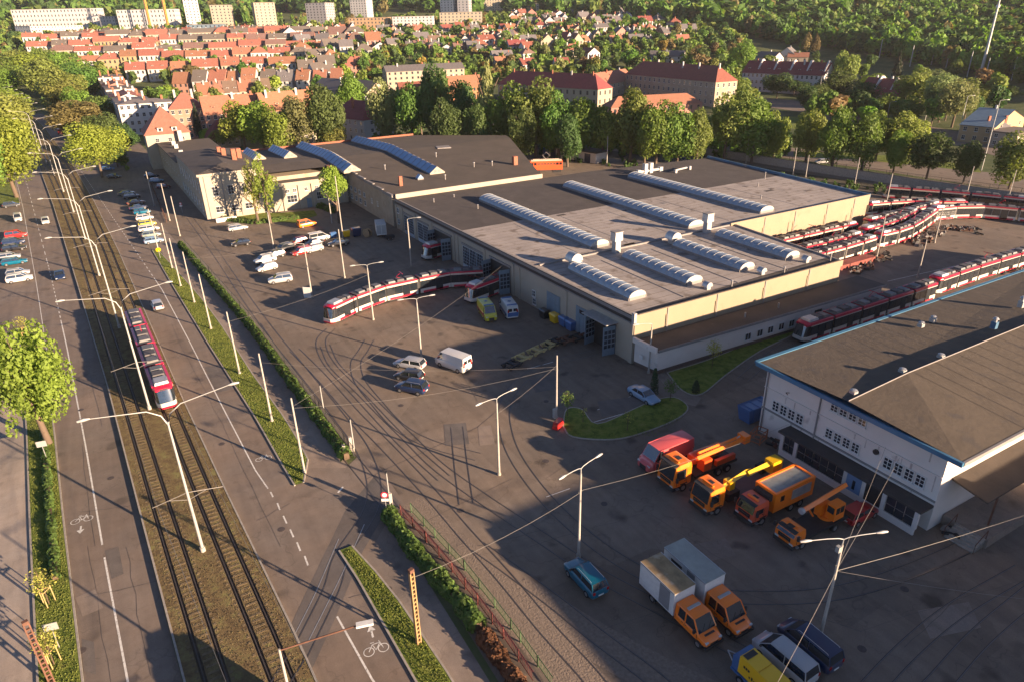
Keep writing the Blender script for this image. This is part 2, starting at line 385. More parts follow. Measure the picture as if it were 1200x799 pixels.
# ------------------------------------------------------------ ground
def build_terrain():
    xs = np.concatenate([np.linspace(-1800, -200, 30)[:-1], np.linspace(-200, 700, 61)[:-1], np.linspace(700, 4200, 60)])
    ys = np.concatenate([np.linspace(-300, 0, 6)[:-1], np.linspace(0, 900, 51)[:-1], np.linspace(900, 4200, 60)])
    V_ = [(x, y, hill(x, y)) for y in ys for x in xs]; nx = len(xs)
    F = [(j*nx+i, j*nx+i+1, (j+1)*nx+i+1, (j+1)*nx+i) for j in range(len(ys)-1) for i in range(nx-1)]
    b = MB(); b.faces(V_, F, 0, True); b.build('ground', m_land)['kind'] = 'structure'
build_terrain()

# street curves: x of each line as a function of v (=y)
T1 = [(10, -.7), (41.5, -2.5), (65, -4.2), (88, -5.75), (168, -11.3), (226, -16.2), (300, -23), (420, -36), (600, -60)]
T2 = [(10, 3.3), (41.5, 1.6), (65, -.15), (88, -1.75), (168, -6.6), (226, -10.9), (300, -17.6), (420, -30.5), (600, -54)]
LL = [(20, -9.1), (46.7, -11.1), (70, -12.9), (90, -14.3), (153, -19.6), (230, -26.5), (300, -33.5), (420, -46.5), (600, -70)]
LR = [(10, -2.6), (42.8, -4.7), (66, -6.3), (96, -8.3), (139, -11.7), (227, -18.9), (300, -25.6), (420, -38.6), (600, -62)]
RL = [(10, 5.6), (42, 3.8), (65, 2.0), (88, .35), (168, -4.5), (226, -8.7), (300, -15.2), (420, -28), (600, -51)]
RR = [(10, 10.9), (34, 10.2), (47, 9.7), (64, 8.1), (78.5, 7.4), (107, 5.3), (139, 3.2), (162, 1.9), (200, -.6), (240, -4), (300, -10), (420, -22.5), (600, -45)]
HL = [(20, 14.6), (53, 14.6), (64, 14.0), (107, 11.9), (165, 7.0), (230, 1.5)]       # hedge line (left edge)
f_ = lambda tab, o=0: (lambda v: interp(tab, v)+o)
strip('left_carriageway', f_(LL), f_(LR), 8, 600, .012, m_road)
strip('right_carriageway', f_(RL), f_(RR), 8, 600, .012, m_road)
strip('far_left_footway', lambda v: interp(LL, v)-12, f_(LL, -2.9), 8, 330, .010, m_foot2)
def raised(name, fl, fr, v0, v1, z, mat, step=4):
    b = MB(); n = int((v1-v0)/step); pts = []
    for i in range(n+1):
        v = v0+(v1-v0)*i/n; pts.append(((fl(v), v), (fr(v), v)))
    for i in range(n):
        (a, c), (d, e) = pts[i], pts[i+1]
        b.poly([(*a, z), (*c, z), (*e, z), (*d, z)])
    for s_ in (0, 1):
        side = [p[s_] for p in pts]
        ribbon(side, .16, z+.015, b, 1, 0, 0)
    return b.build(name, [mat, m_kerb], kind='structure')
raised('left_verge', f_(LL, -2.9), f_(LL, -.1), 8, 128, .12, m_grass)
raised('left_verge', f_(LL, -9), f_(LL, -.1), 236, 330, .12, m_grass)
strip('parking_bay', f_(LL, -8.5), f_(LL), 128, 236, .014, m_road)
def tram_reserve(v0, v1):
    b = MB(); n = int((v1-v0)/4); prev = None; zz = .26; dpt = .16
    for i in range(n+1):
        v = v0+(v1-v0)*i/n; L_, R_ = interp(LR, v)+.05, interp(RL, v)-.05; row = [(L_, 0), (L_, zz+.03), (L_+.16, zz+.03), (L_+.16, zz)]
        for t in (T1, T2):
            for g_ in (-.7175, .7175):
                c = interp(t, v)+g_*1.0; row += [(c-.20, zz), (c-.17, dpt), (c+.17, dpt), (c+.20, zz)]
        row += [(R_-.16, zz), (R_-.16, zz+.03), (R_, zz+.03), (R_, 0)]
        row = [(x, v, z) for x, z in row]
        if prev:
            for k in range(len(row)-1):
                tr = k in (4, 5, 6, 8, 9, 10, 12, 13, 14, 16, 17, 18); kb = k < 3 or k >= len(row)-4
                b.poly([prev[k], prev[k+1], row[k+1], row[k]], 1 if tr else 2 if kb else 0)
        prev = row
    b.build('tram_reserve', [m_track, m_trench, m_kerb], kind='structure')
    r = MB()
    for t in (T1, T2):
        for g_ in (-.7175, .7175):
            P = [(interp(t, v)+g_, v) for v in np.arange(v0, v1+.1, 4)]
            ribbon(P, .08, .25, r, 0, 0, .0)
    r.build('street_rails', m_railold, kind='structure')
    q = MB(); rs = random.Random(4)
    for v in np.arange(20, 150, .68):
        for t in (T1, T2):
            c = interp(t, v); e = rs.uniform(-.06, .06)
            for x0, x1 in ((-.44, .44), (-1.22, -1.0), (1.0, 1.22)): q.box(c+x0+e, c+x1+e, v-.12, v+.12, .2, .27+rs.uniform(0, .015))
    q.build('sleepers', m_sleeper, kind='stuff')
tram_reserve(8, 560)
# depot yard asphalt and the strip between hedge and street
flat('yard', [(14.5, -60), (250, -60), (250, 60), (215, 84), (197, 105), (184, 168), (150, 235), (60, 240), (20, 215), (2, 235), (7.8, 165), (13, 107), (15.6, 64), (15.8, 53)], .010, m_yard)
strip('depot_footway', f_(RR, 1.6), f_(HL, .4), 8, 230, .011, m_foot)
flat('side_lane', [(1.9, 163), (7.7, 165.1), (16, 184), (14.6, 223), (12.8, 268), (9, 345), (-13, 345), (-10.1, 300), (-4.1, 240), (-.7, 200)], .0105, m_yard)
# right verge, in two parts either side of the driveway
vr = [(63.0, 9.4), (67, 10.9), (77, 10.6), (92, 9.4), (112, 8.4), (125, 7.4), (136, 6.2), (150, 4.6), (163, 3.0)]
raised('right_verge', lambda v: min(interp(RR, v)+.1, interp(vr, v)-.1), lambda v: interp(vr, v), 62.6, 164, .12, m_grass)
raised('right_verge', lambda v: interp(RR, v)+.1, lambda v: interp([(10, 13.0), (34, 12.6), (44, 11.9), (51, 10.6)], v), 8, 50.5, .12, m_grass)
# driveway with its tram track, darker setts
drv = [(404, 599), (440, 556), (470, 590), (452, 600), (425, 646), (395, 719), (367, 781), (352, 800), (318, 795), (335, 744)]
pxpoly('driveway', drv, .018, m_pave)
strip('left_forecourt', f_(LL, -19.5), f_(LL, -9), 105, 240, .009, m_foot)
pxpoly('gate_apron', [(340, 566), (365, 548), (405, 548), (424, 530), (446, 548), (474, 590), (458, 604), (420, 668), (380, 640)], .0155, m_road)
# patches in the asphalt
for i, q in enumerate([[(520, 497), (546, 495), (550, 520), (522, 522)], [(88, 700), (112, 690), (121, 712), (97, 722)], [(123, 645), (139, 640), (145, 672), (131, 678)],
          [(560, 500), (575, 498), (580, 520), (562, 522)], [(96, 748), (110, 752), (113, 790), (98, 786)], [(430, 690), (447, 686), (452, 700), (434, 706)],
          [(700, 470), (760, 462), (770, 478), (705, 488)], [(800, 640), (850, 630), (862, 650), (812, 662)], [(620, 445), (650, 440), (655, 455), (628, 460)],
          [(1075, 715), (1135, 705), (1150, 735), (1090, 748)], [(240, 430), (262, 426), (275, 455), (254, 460)]]):
    pxpoly('asphalt_patch', q, .022, m_patch if i % 2 == 0 else m_foot)
# tree-lined green island in the yard
isl = [(660, 500), (672, 512), (720, 515), (760, 505), (795, 490), (806, 477), (790, 466), (765, 470), (742, 480), (700, 497), (682, 480), (664, 480)]
def island(name, px, z=.11):
    P = [at(*p) for p in px]; P = spline([(p.x, p.y) for p in P+[P[0]]], 4)[:-1]
    b = MB(); b.prism([(p.x, p.y) for p in P], .0, z, 1, 0); ribbon(P+[P[0]], .14, z+.02, b, 1, 0, 0)
    b.build(name, [m_grass, m_kerb], kind='structure')
island('grass_island', isl)
island('grass_island', [(782, 437), (800, 458), (822, 462), (850, 440), (890, 412), (930, 392), (925, 386), (880, 402), (830, 422)])
pxpoly('garden_path', [(770, 440), (776, 438), (822, 466), (815, 476), (793, 470)], .03, m_foot)
pxpoly('grass_bed', [(255, 255), (345, 262), (372, 253), (368, 247), (330, 250), (262, 250)], .06, m_grass)  # grass bed in front of the corner block
# ballast along the fence track
ribbon(spline([at(*p)[:2] for p in [(475, 590), (520, 630), (560, 672), (610, 722), (672, 790), (720, 840)]]), 3.6, .014, off=0).build('ballast_bed', m_ballast, kind='structure')
ribbon(spline([at(*p)[:2] for p in [(600, 690), (640, 715), (700, 752), (770, 790), (860, 835)]]), 3.6, .016).build('ballast_bed', m_ballast, kind='structure')

db = MB()
for q in ([(397, 631), (370, 694), (342, 750)], [(427, 614), (400, 674), (362, 750)]): ribbon(spline([tuple(at(*p)[:2]) for p in q]), .07, .029, db)
db.build('driveway_rails', m_galv, kind='structure')
# yard tracks
def track(px, uvp=None, g=1.435, z=.024):
    P = spline(uvp if uvp else [tuple(at(*p)[:2]) for p in px], 10); b = TRG; r = TRS
    for s_ in (-g/2, g/2):
        ribbon(P, .13, z, b, 0, s_); ribbon(P, .06, z+.004, r, 0, s_+.02)
TRG, TRS = MB(), MB()
track([(345, 778), (387, 693), (401, 650), (433, 600), (438, 565), (424, 525), (395, 485), (355, 435), (322, 395), (290, 352), (255, 300), (222, 255)])
track([(345, 410), (375, 440), (415, 485), (450, 520), (500, 573), (545, 625), (590, 675), (640, 735), (690, 790), (720, 830)])
track([(381, 405), (392, 428), (420, 455), (450, 485), (478, 512), (512, 545), (560, 580), (620, 620), (700, 672), (780, 715), (880, 770), (960, 815)])
track([(433, 398), (425, 412), (417, 425), (421, 445), (440, 470), (468, 500), (505, 520), (560, 535)])
track([(395, 372), (430, 360), (485, 345), (540, 330), (600, 316)])
track([(535, 500), (540, 545), (546, 590)])
track([(388, 385), (376, 400), (385, 425), (420, 462), (470, 515), (520, 560)])
track([(700, 412), (650, 425), (612, 445), (592, 475), (594, 510), (612, 548), (655, 600), (720, 652), (800, 690), (900, 700), (1000, 690), (1110, 650), (1200, 600)])
track([(560, 640), (600, 668), (650, 705), (700, 745), (760, 790), (800, 825)])
track([(1200, 668), (1120, 715), (1060, 765), (1000, 830)])
track([(1215, 690), (1150, 745), (1100, 800), (1070, 830)])
track([(870, 445), (905, 415), (935, 398), (980, 384)])
for v in (58.5, 62.5): track(None, [(80, v), (120, v), (170, v), (230, v-6)])
for v in (79.5, 83.4, 88.4): track(None, [(100, v), (130, v), (160, v), (185, v-7)])
track([(300, 380), (340, 440), (382, 500), (430, 560), (470, 610)])
track([(347, 774), (330, 802), (312, 840)], z=.275)
TRG.build('track_grooves', m_groove, kind='structure'); TRS.build('yard_rails', m_steel, kind='structure')

tb = MB(); rt_ = random.Random(12)
def seam(p, q, w=.035, j=.12, n=7):
    a, c = at(*p), at(*q); P = [(lerp(a.x, c.x, k/n)+rt_.uniform(-j, j), lerp(a.y, c.y, k/n)+rt_.uniform(-j, j)) for k in range(n+1)]; ribbon(P, w*rt_.uniform(.7, 1.5), .0225, tb)
for p, q in [((130, 799), (104, 640)), ((175, 790), (148, 640)), ((96, 520), (110, 640)), ((120, 500), (92, 380)), ((330, 640), (262, 500)), ((262, 500), (200, 380)), ((240, 430), (216, 440)), ((92, 600), (170, 590)), ((98, 700), (190, 680)), ((225, 330), (300, 470)),
             ((430, 560), (560, 500)), ((560, 500), (640, 430)), ((480, 620), (600, 560)), ((620, 640), (760, 600)), ((760, 600), (900, 690)), ((700, 740), (840, 690)), ((860, 690), (1010, 740)), ((1010, 740), (1190, 680)), ((300, 330), (420, 330)), ((260, 300), (330, 270)), ((620, 450), (700, 430)), ((520, 400), (560, 470)), ((640, 560), (700, 520)), ((820, 480), (900, 440)), ((980, 370), (1100, 330)), ((1060, 760), (1130, 690)), ((560, 640), (640, 620)), ((410, 700), (450, 690)), ((300, 610), (340, 590)), ((1000, 700), (960, 660))]: seam(p, q)
tb.build('tar_seams', m_tar, kind='structure')
# painted markings
mk = MB()
def line(a, b_, w=.13, dash=None, z=.02):
    a, b_ = Vector(a[:2]), Vector(b_[:2]); L_ = (b_-a).length; d = (b_-a).normalized()
    if not dash: ribbon([a, b_], w, z, mk); return
    t = 0
    while t < L_: ribbon([a+d*t, a+d*min(L_, t+dash[0])], w, z, mk); t += dash[0]+dash[1]
def vline(tab, o, v0, v1, w=.13, dash=None):
    v = v0
    while v < v1:
        e = min(v1, v+(dash[0] if dash else 4)); ribbon([(interp(tab, v)+o, v), (interp(tab, e)+o, e)], w, .02, mk); v = e+(dash[1] if dash else 0)
LM = [(20, -6.6), (46, -8.6), (70, -10.1), (90, -11.6), (153, -16.0), (230, -22.9), (330, -32.5)]
LM = []
for px in [(150, 799), (123, 656), (100, 520), (78, 405), (60, 325), (37, 237)]:
    p = at(*px); LM.append((p.y, p.x))
LM.sort()
vline(LM, 0, 10, 61, .16); vline(LM, 0, 63, 128, .16); vline(LM, 0, 128, 168, .13, (1.2, 1.2)); vline(LM, 0, 168, 330, .13, (3, 3))
vline(LL, 1.45 if 0 else .35, 112, 330, .10)
RM = []
for px in [(480, 860), (438, 799), (395, 722)]: p = at(*px); RM.append((p.y, p.x))
RM.sort(); vline(RM, 0, 20, RM[-1][0], .16)
for a, b_ in [((361, 662), (357, 651)), ((352, 645), (348, 635)), ((344, 629), (340, 620)), ((336, 613), (332, 604)), ((328, 597), (325, 589)), ((320, 582), (317, 576))]: line(at(*a), at(*b_), .15)
RM2 = []
for px in [(314, 572), (300, 552), (260, 475), (222, 400), (190, 340), (160, 296)]: p = at(*px); RM2.append((p.y, p.x))
RM2.sort(); vline(RM2, 0, RM2[0][0], RM2[-1][0]-22, .14); vline(RM2, 0, RM2[-1][0]-22, 300, .13, (1.3, 1.5))
line(at(396, 577), at(402, 570), .2)
for a_, c_ in (((352-0, 300), (338, 305)),): pass
for a_, c_ in [((683, 498), (752, 478)), ((700, 480), (742, 463)), ((618, 432), (648, 424)), ((838, 700), (832, 716)), ((885, 762), (900, 772)), ((640, 582), (668, 572)), ((1015, 352), (1090, 338)), ((1040, 330), (1120, 312))]: line(at(*a_), at(*c_), .10)
mk.build('lane_markings', m_paint, kind='structure')
for q_, px in enumerate([(470, 475), (640, 540), (708, 590), (540, 598), (800, 660), (860, 720), (1060, 690), (130, 560), (300, 470), (330, 620), (96, 762), (640, 470), (1010, 760), (455, 690), (95, 480), (260, 520)]):
    c_ = at(*px); MB().cyl((0, 0), .34, .0, .012, 16).build('manhole_cover', m_rust0, None, loc=(c_.x, c_.y, .018), kind='structure')
def bike(px, s=1.0, rz=0.0, name='bicycle_marking'):
    b = MB(); c = at(*px)
    def T(x, y): return (c.x+s*(x*cos(rz)-y*sin(rz)), c.y+s*(x*sin(rz)+y*cos(rz)))
    for cx in (-.42, .42):
        P = [T(cx+.3*cos(a), .3*sin(a)) for a in np.linspace(0, 2*pi, 15)]; ribbon(P, .07, .021, b)
    for q in [((-.42, 0), (-.15, .45)), ((-.15, .45), (.3, .45)), ((.3, .45), (.42, 0)), ((-.15, .45), (0, 0)), ((0, 0), (.3, .45)), ((.3, .45), (.25, .6)), ((-.25, .58), (-.02, .58))]: ribbon([T(*q[0]), T(*q[1])], .07, .022, b)
    return b, T
b, T = bike((96, 609), 1.35, radians(-4)); ribbon([T(0, -.75), T(0, -1.25)], .16, .022, b); b.poly([(*T(-.25, -1.2), .022), (*T(0, -1.65), .022), (*T(.25, -1.2), .022)]); b.build('bicycle_marking', m_paint, kind='structure')
b, T = bike((309, 537), 1.2, radians(-8)); b.build('bicycle_marking', m_paint, kind='structure')
b, T = bike((441, 761), 1.35, radians(-8)); ribbon([T(0, .95), T(0, 1.5)], .16, .022, b); b.poly([(*T(.25, 1.45), .022), (*T(0, 1.95), .022), (*T(-.25, 1.45), .022)]); b.build('bicycle_marking', m_paint, kind='structure')
# ------------------------------------------------------------ the tram hall
def fx(v): return 56.3-.03*(v-66)          # facade line
FA = math.atan(.03)                         # facade turns slightly; outward normal is -x
def facing_w(parent, v, z, w, h, nx, ny, mf=None, key='a', dx=0.0, ox=0, oy=0):
    return window(parent, fx(v)-.02+dx-ox, v-oy, z, w, h, nx, ny, -pi/2+FA, mf, None, key)
hall = thing('tram_depot_hall', 'long low cream tram depot hall with flat felt roof and curved rooflights', 'depot hall', (0, 0, 0))
b = MB()
b.prism([(fx(66), 66), (99.5, 66), (101.5, 91.5), (fx(91.5), 91.5)], 0, 7.0, 0)
b.prism([(fx(91.5), 91.5), (143, 91.5), (148, 146), (110, 150), (fx(150), 150)], 0, 7.0, 0)
b.build('wall', m_wallcream, hall)
b = MB(); b.prism([(fx(66)+.3, 66.3), (99.2, 66.3), (101.2, 91.5), (fx(91.5)+.3, 91.5)], 6.9, 7.03, 0); b.build('roof', m_rooflight, hall)
b = MB(); b.prism([(fx(91.5)+.3, 91.5), (142.7, 91.5), (145.3, 117.6), (fx(117.6)+.3, 117.6)], 6.9, 7.06, 0); b.build('roof', m_rooflight, hall)
b = MB(); b.prism([(fx(117.6)+.3, 117.6), (145.3, 117.6), (147.8, 145.8), (110, 149.8), (fx(149.8)+.3, 149.8)], 6.9, 7.07, 0); b.build('roof', m_roofdark, hall)
# dark felt edge of the near end, cornice and gutter
b = MB(); b.poly([(fx(66)+.5, 66.4, 7.045), (99.2, 66.4, 7.045), (99.3, 68.6, 7.045), (fx(66)+.5, 67.4, 7.045)]); b.build('roof_edge_felt', m_roofdark, hall)
b = MB()
for i in range(14):
    v0, v1 = 66+i*6, 66+(i+1)*6-.02
    P = [(fx(v0)-.35, v0), (fx(v1)-.35, v1), (fx(v1)+.25, v1), (fx(v0)+.25, v0)]; b.prism(P, 6.75, 7.22, 0)
    P = [(fx(v0)-.12, v0), (fx(v1)-.12, v1), (fx(v1)+.02, v1), (fx(v0)+.02, v0)]; b.prism(P, 5.9, 6.1, 0)
b.build('cornice', m_coping, hall)
b = MB()
for i in range(14):
    v0, v1 = 66+i*6, 66+(i+1)*6-.02; b.prism([(fx(v0)-.34, v0), (fx(v1)-.34, v1), (fx(v1)-.28, v1), (fx(v0)-.28, v0)], 7.22, 7.35, 0)
    b.prism([(fx(v0)-.06, v0), (fx(v1)-.06, v1), (fx(v1)+.02, v1), (fx(v0)+.02, v0)], 6.12, 6.74, 0)
b.build('gutter', m_dark, hall)
b = MB(); b.box(56.0, 99.7, 65.75, 66.05, 6.3, 7.35); b.build('parapet', m_wallyellow, hall)
b = MB(); b.box(100.5, 143.2, 91.1, 91.35, 5.2, 7.55); b.build('parapet', m_wallyellow, hall)
b = MB(); b.box(56.3, 99.5, 65.9, 65.98, 3.6, 6.3); b.build('end_wall', m_wallyellow, hall)
b = MB(); b.box(101.4, 143.0, 91.3, 91.45, 0, 5.2); b.build('end_wall', m_wallyellow, hall)
b = MB(); b.prism([(143.1, 91.2), (143.5, 91.2), (148.5, 146.2), (148.1, 146.2)], 6.8, 7.6); b.build('flashing', m_flash, hall)
b = MB(); b.prism([(99.4, 66.1), (99.75, 66.1), (101.75, 91.2), (101.4, 91.2)], 6.8, 7.25); b.build('coping', m_coping, hall)
b = MB(); b.box(56.8, 101, 91.3, 91.7, 7.0, 7.28); b.build('step_coping', m_coping, hall)
for x in (62, 71.5, 81.5, 91.5, 110, 119, 129, 138):            # expansion joints and downpipes on the end walls
    b = MB(); y = 65.7 if x < 100 else 91.05; b.box(x-.08, x+.08, y-.06, y+.02, 3.7 if x < 100 else 1, 7.3); b.build('downpipe', m_coping, hall)
b = MB(); b.box(55.9, 56.35, 65.6, 66.15, 6.0, 7.75); b.build('corner_pier', m_rib, hall)
# seams between the felt strips
b = MB()
for i in range(15):
    y = 68+i*1.7; x0 = fx(y)+.6; b.box(x0, 99, y, y+.06, 7.03, 7.045)
for i in range(14):
    y = 93+i*1.75; b.box(fx(y)+.6, 142.5, y, y+.07, 7.06, 7.075)
b.build('felt_seam', m_rooftaupe, hall, kind='stuff')
rsr = random.Random(8)
for k in range(26):
    y = rsr.uniform(69, 116); x = rsr.uniform(60, 97 if y < 91 else 140)
    if any(a_ <= x <= c_ for a_, c_ in ((57, 64), (68, 75), (80, 86.5), (90.5, 98), (110, 118))): continue
    w_, d_ = rsr.uniform(.8, 2.6), rsr.uniform(.5, 1.6); MB().box(x, x+w_, y, y+d_, 7.06, 7.085 if y > 92 else 7.05).build('felt_patch', rsr.choice([m_rooftaupe, m_roofdark, m_coping]), hall)
for x0_, y0_, L_ in ((66, 93.5, 22), (77, 93.5, 22), (87.5, 93.5, 20), (103, 94, 22), (124, 94, 22), (67, 68, 20), (78, 68, 20), (89, 68, 20)):
    b = MB(); b.box(x0_, x0_+.12, y0_, y0_+L_, 7.03, 7.09); b.build('roof_cable', m_coping, hall)
# pilasters, gates and doors of the long facade
for v in (66.4, 82, 95.8, 97.8, 107.9, 118.9, 120.5, 130.8, 139.2, 146.5, 150):
    b = MB(); b.box(-.16, .05, -.35, .35, 0, 5.85); b.build('pilaster', m_wallcream, hall, loc=(fx(v), v, 0), rz=FA)
def gate(v, w, h, leaves, openg=False):
    if openg:
        b = MB(); b.poly([(-.03, -w/2, 0), (-.03, w/2, 0), (-.03, w/2, h), (-.03, -w/2, h)]); b.build('gate_shade_sheet', m_dark, hall, loc=(fx(v), v, 0), rz=FA)  # black sheet standing in for the unlit interior behind the open gate
        for s_ in (-1, 1):
            b = MB(); b.box(-2.1, -.1, -.04, .04, .1, h-.15)
            o = b.build('gate_leaf', m_doorblue, hall, loc=(fx(v), v+s_*w/2, 0), rz=FA+s_*radians(8))
            for k in range(3):
                for j in range(4):
                    for yy in (-.05, .05):
                        b = MB(); b.poly([(-1.9+k*.62, yy, 1.2+j*.72), (-1.4+k*.62, yy, 1.2+j*.72), (-1.4+k*.62, yy, 1.75+j*.72), (-1.9+k*.62, yy, 1.75+j*.72)]); b.build('pane', m_glass, o)
    else:
        for k in range(leaves):
            y = v-w/2+w*(k+.5)/leaves; facing_w(hall, y, .7, w/leaves-.12, h-.9, 4 if w/leaves > 2 else 3, 6, m_blueframe, 'g')
            b = MB(); b.box(-.07, .0, -w/leaves/2, w/leaves/2, 0.02, .68); b.build('gate_panel', m_blueframe, hall, loc=(fx(y), y, 0), rz=FA)
    b = MB(); b.box(-.22, 0, -w/2-.3, w/2+.3, h+.05, h+.4); b.build('lintel', m_coping, hall, loc=(fx(v), v, 0), rz=FA)
gate(112.6, 8.2, 4.6, 3); gate(143, 5.2, 4.6, 2); gate(135.3, 5.6, 4.6, 2); gate(102.2, 7.0, 4.8, 0, True); gate(125.6, 7.8, 4.8, 0, True); gate(72.2, 5.0, 4.7, 0, True)
for v, w, h in ((85.4, 3.7, 4.2), (77.7, 3.1, 4.4)):
    d = MB().box(-.10, .0, -w/2, w/2, .02, h).build('door', m_doorblue, hall, loc=(fx(v), v, 0), rz=FA)
    for k in range(3):
        MB().box(-.14, -.09, -w/2+.12+k*(w-.2)/3, -w/2+.02+(k+1)*(w-.2)/3, .2, h-.2).build('door_panel', m_doorblue, d)
MB().box(-.16, -.08, -.6, .6, 0, .62).build('door_window', m_glass, hall, loc=(fx(77.7), 77.7, 3.4), rz=FA)
facing_w(hall, 91.2, 1.9, .9, 1.1, 2, 2); facing_w(hall, 91.0, .5, .9, 1.1, 2, 2); facing_w(hall, 149, 4, 1, 1.2, 2, 2); facing_w(hall, 149, 1.4, 1, 1.2, 2, 2)
b = MB(); b.box(-2.2, 0, -2.9, 2.9, 5.02, 5.12, tx=.0); b.build('door_canopy', m_galv, hall, loc=(fx(72.2), 72.2, 0), rz=FA)
b = MB(); b.box(-.05, 0, -.35, .35, 1.5, 2.1); b.build('notice_board', m_white, hall, loc=(fx(64.2)-.02, 64.2, 0), rz=FA)
# rooflights
def barrel(x0, x1, y0, y1, z, rise, label, step=1.6):
    t = thing('barrel_rooflight', label, 'rooflight', ((x0+x1)/2, y0, z), 0, 'curved rooflights on the depot hall')
    w = (x1-x0)/2; L_ = y1-y0; n = max(3, round(L_/step)); s_ = L_/n; K = 8
    MB().box(-w-.1, -w+.1, 0, L_, 0, .45).box(w-.1, w+.1, 0, L_, 0, .45).box(-w, w, -.0, .2, 0, .45).box(-w, w, L_-.2, L_, 0, .45).build('upstand', m_coping, t)
    arc = [(-w*cos(pi*k/K), .42+rise*sin(pi*k/K)) for k in range(K+1)]
    pm = MB(); pm.rings([[(x, 0, q) for x, q in arc], [(x, s_, q) for x, q in arc]], 0, False, True); pm = pm.mesh('panel', m_poly)
    rm = MB(); rm.rings([[(x*1.01, -.06, q+.0) for x, q in arc], [(x*1.01, -.05, q+.028) for x, q in arc], [(x*1.01, .05, q+.028) for x, q in arc], [(x*1.01, .06, q+.0) for x, q in arc]], 0, False, False); rm = rm.mesh('rib', m_rib)
    for i in range(n): ob('panel', pm, t, (0, i*s_, 0))
    for i in range(n+1): ob('rib', rm, t, (0, min(max(i*s_, .06), L_-.06), 0))
    for y in (.02, L_-.02):
        e = MB(); e.poly([(x, y, q) for x, q in arc]); e.build('end_panel', m_rib, t)
for a in [(69.2, 73.2, 94, 137.3, 7.06, 0.95, 'longest pale curved rooflight nearest the yard facade on the rear half of the hall'),
          (92.4, 96.4, 94.2, 137.8, 7.06, 0.95, 'long pale curved rooflight in the middle of the hall roof behind the tall vents'),
          (112, 116, 94.2, 137.4, 7.06, 0.95, 'long pale curved rooflight farthest right on the hall roof'),
          (59.3, 62.5, 71, 86.8, 7.03, 0.95, 'short curved rooflight nearest the open workshop doors'),
          (70.4, 73.8, 71.2, 86.9, 7.03, 0.95, 'short curved rooflight second from the yard corner of the hall'),
          (81.8, 85.1, 71.2, 87, 7.03, 0.95, 'short curved rooflight third from the yard corner of the hall'),
          (92.4, 95.8, 71.2, 87.4, 7.03, 0.95, 'short curved rooflight at the far right end of the near roof')]: barrel(*a)
def box_vent(x, y, label):
    t = thing('roof_vent_tower', label, 'roof vent', (x, y, 7.03), 0, 'tall vents on the hall roof')
    MB().box(-.55, .55, -.55, .55, 0, 2.2).build('shaft', m_rib, t); MB().box(-.85, .85, -.7, .7, 2.2, 3.7, tx=.12).build('hood', m_galv, t)
    MB().box(-.9, .9, -.75, .75, 3.7, 3.85).build('cap', m_coping, t)
box_vent(71.8, 90.2, 'tall square metal roof vent on white shaft between near rooflights'); box_vent(93.4, 90.4, 'tall square metal roof vent farther right beside the last short rooflight')
def hood_vent(x, y, label, s=1.0, z=7.03):
    t = thing('hooded_vent', label, 'roof vent', (x, y, z), 0, 'curved hood vents on the hall roof')
    MB().box(-.5*s, .5*s, -.5*s, .5*s, 0, .7*s).build('base', m_galv, t)
    arc = [(-.9*s*cos(a), (.7+1.0*sin(a))*s) for a in np.linspace(0, pi, 11)]
    MB().rings([[(x, -.75*s, q) for x, q in arc], [(x, .75*s, q) for x, q in arc]], 0, False, True).build('hood', m_galv, t)
    for yy in (-.73*s, .73*s):
        e = MB(); e.poly([(x, yy, q) for x, q in arc]); e.build('hood_end', m_galv, t)
hood_vent(61.8, 88.6, 'round silver hood vent beside the short rooflight nearest the yard', 1.3); hood_vent(83.6, 88.8, 'round silver hood vent at the head of the third short rooflight', 1.3)
hood_vent(72.2, 68.6, 'small white hood vent near the yellow parapet on the left', .7); hood_vent(84, 68.8, 'small white hood vent near the middle of the yellow parapet', .7); hood_vent(94.5, 68.9, 'small white hood vent near the right end of the parapet', .7)
for i, (x, y, h, lb) in enumerate([(76, 67.4, .9, 'thin'), (87.5, 67.4, .9, 'thin'), (98.3, 67.2, 1.2, 'tall'), (65.6, 131, .9, 'white'), (116, 107, .8, 'dark'), (122, 103, .8, 'dark'), (131, 112, .8, 'dark'), (139, 117, 1.6, 'grey'), (60, 142, .8, 'pale'), (66, 144, .6, 'blue')]):
    t = thing('vent_pipe', None, 'vent pipe', (x, y, 7.06)); t['look'] = lb; MB().cyl((0, 0), .13, 0, h, 8, r1=.12).build('pipe', m_coping, t); MB().cyl((0, 0), .24, h, h+.12, 8, r1=.05).build('cowl', m_galv, t)
ordinal_labels([t for t in THINGS if t.name.startswith('vent_pipe')], '{look} vent pipe on the hall roof, {n} from the left')
# ducts by the locomotive
t = thing('roof_duct', 'white bent ventilation ducts on the brown roof below the red locomotive', 'duct', (*at(748, 205, 7.1)[:2], 7.1))
MB().tube([(0, 0, .6), (7.5, 0, .6)], .38, 10).build('duct', m_rib, t)
for x in (0, 2.2, 4.0, 7.4): MB().box(x-.5, x+.5, -.5, .5, 0, 2.6 if 1 < x < 5 else 1.2).build('riser', m_rib, t)
t = thing('roof_duct', 'low horizontal white duct lying on the brown roof right of the bent ducts', 'duct', (*at(800, 201, 7.1)[:2], 7.1)); MB().tube([(-3, 0, .5), (3, 1.2, .5)], .25, 8).build('duct', m_rib, t)
for x in (-3, 3): MB().box(x-.3, x+.3, -.3+x*.2, .3+x*.2, 0, .9).build('support', m_rib, t)

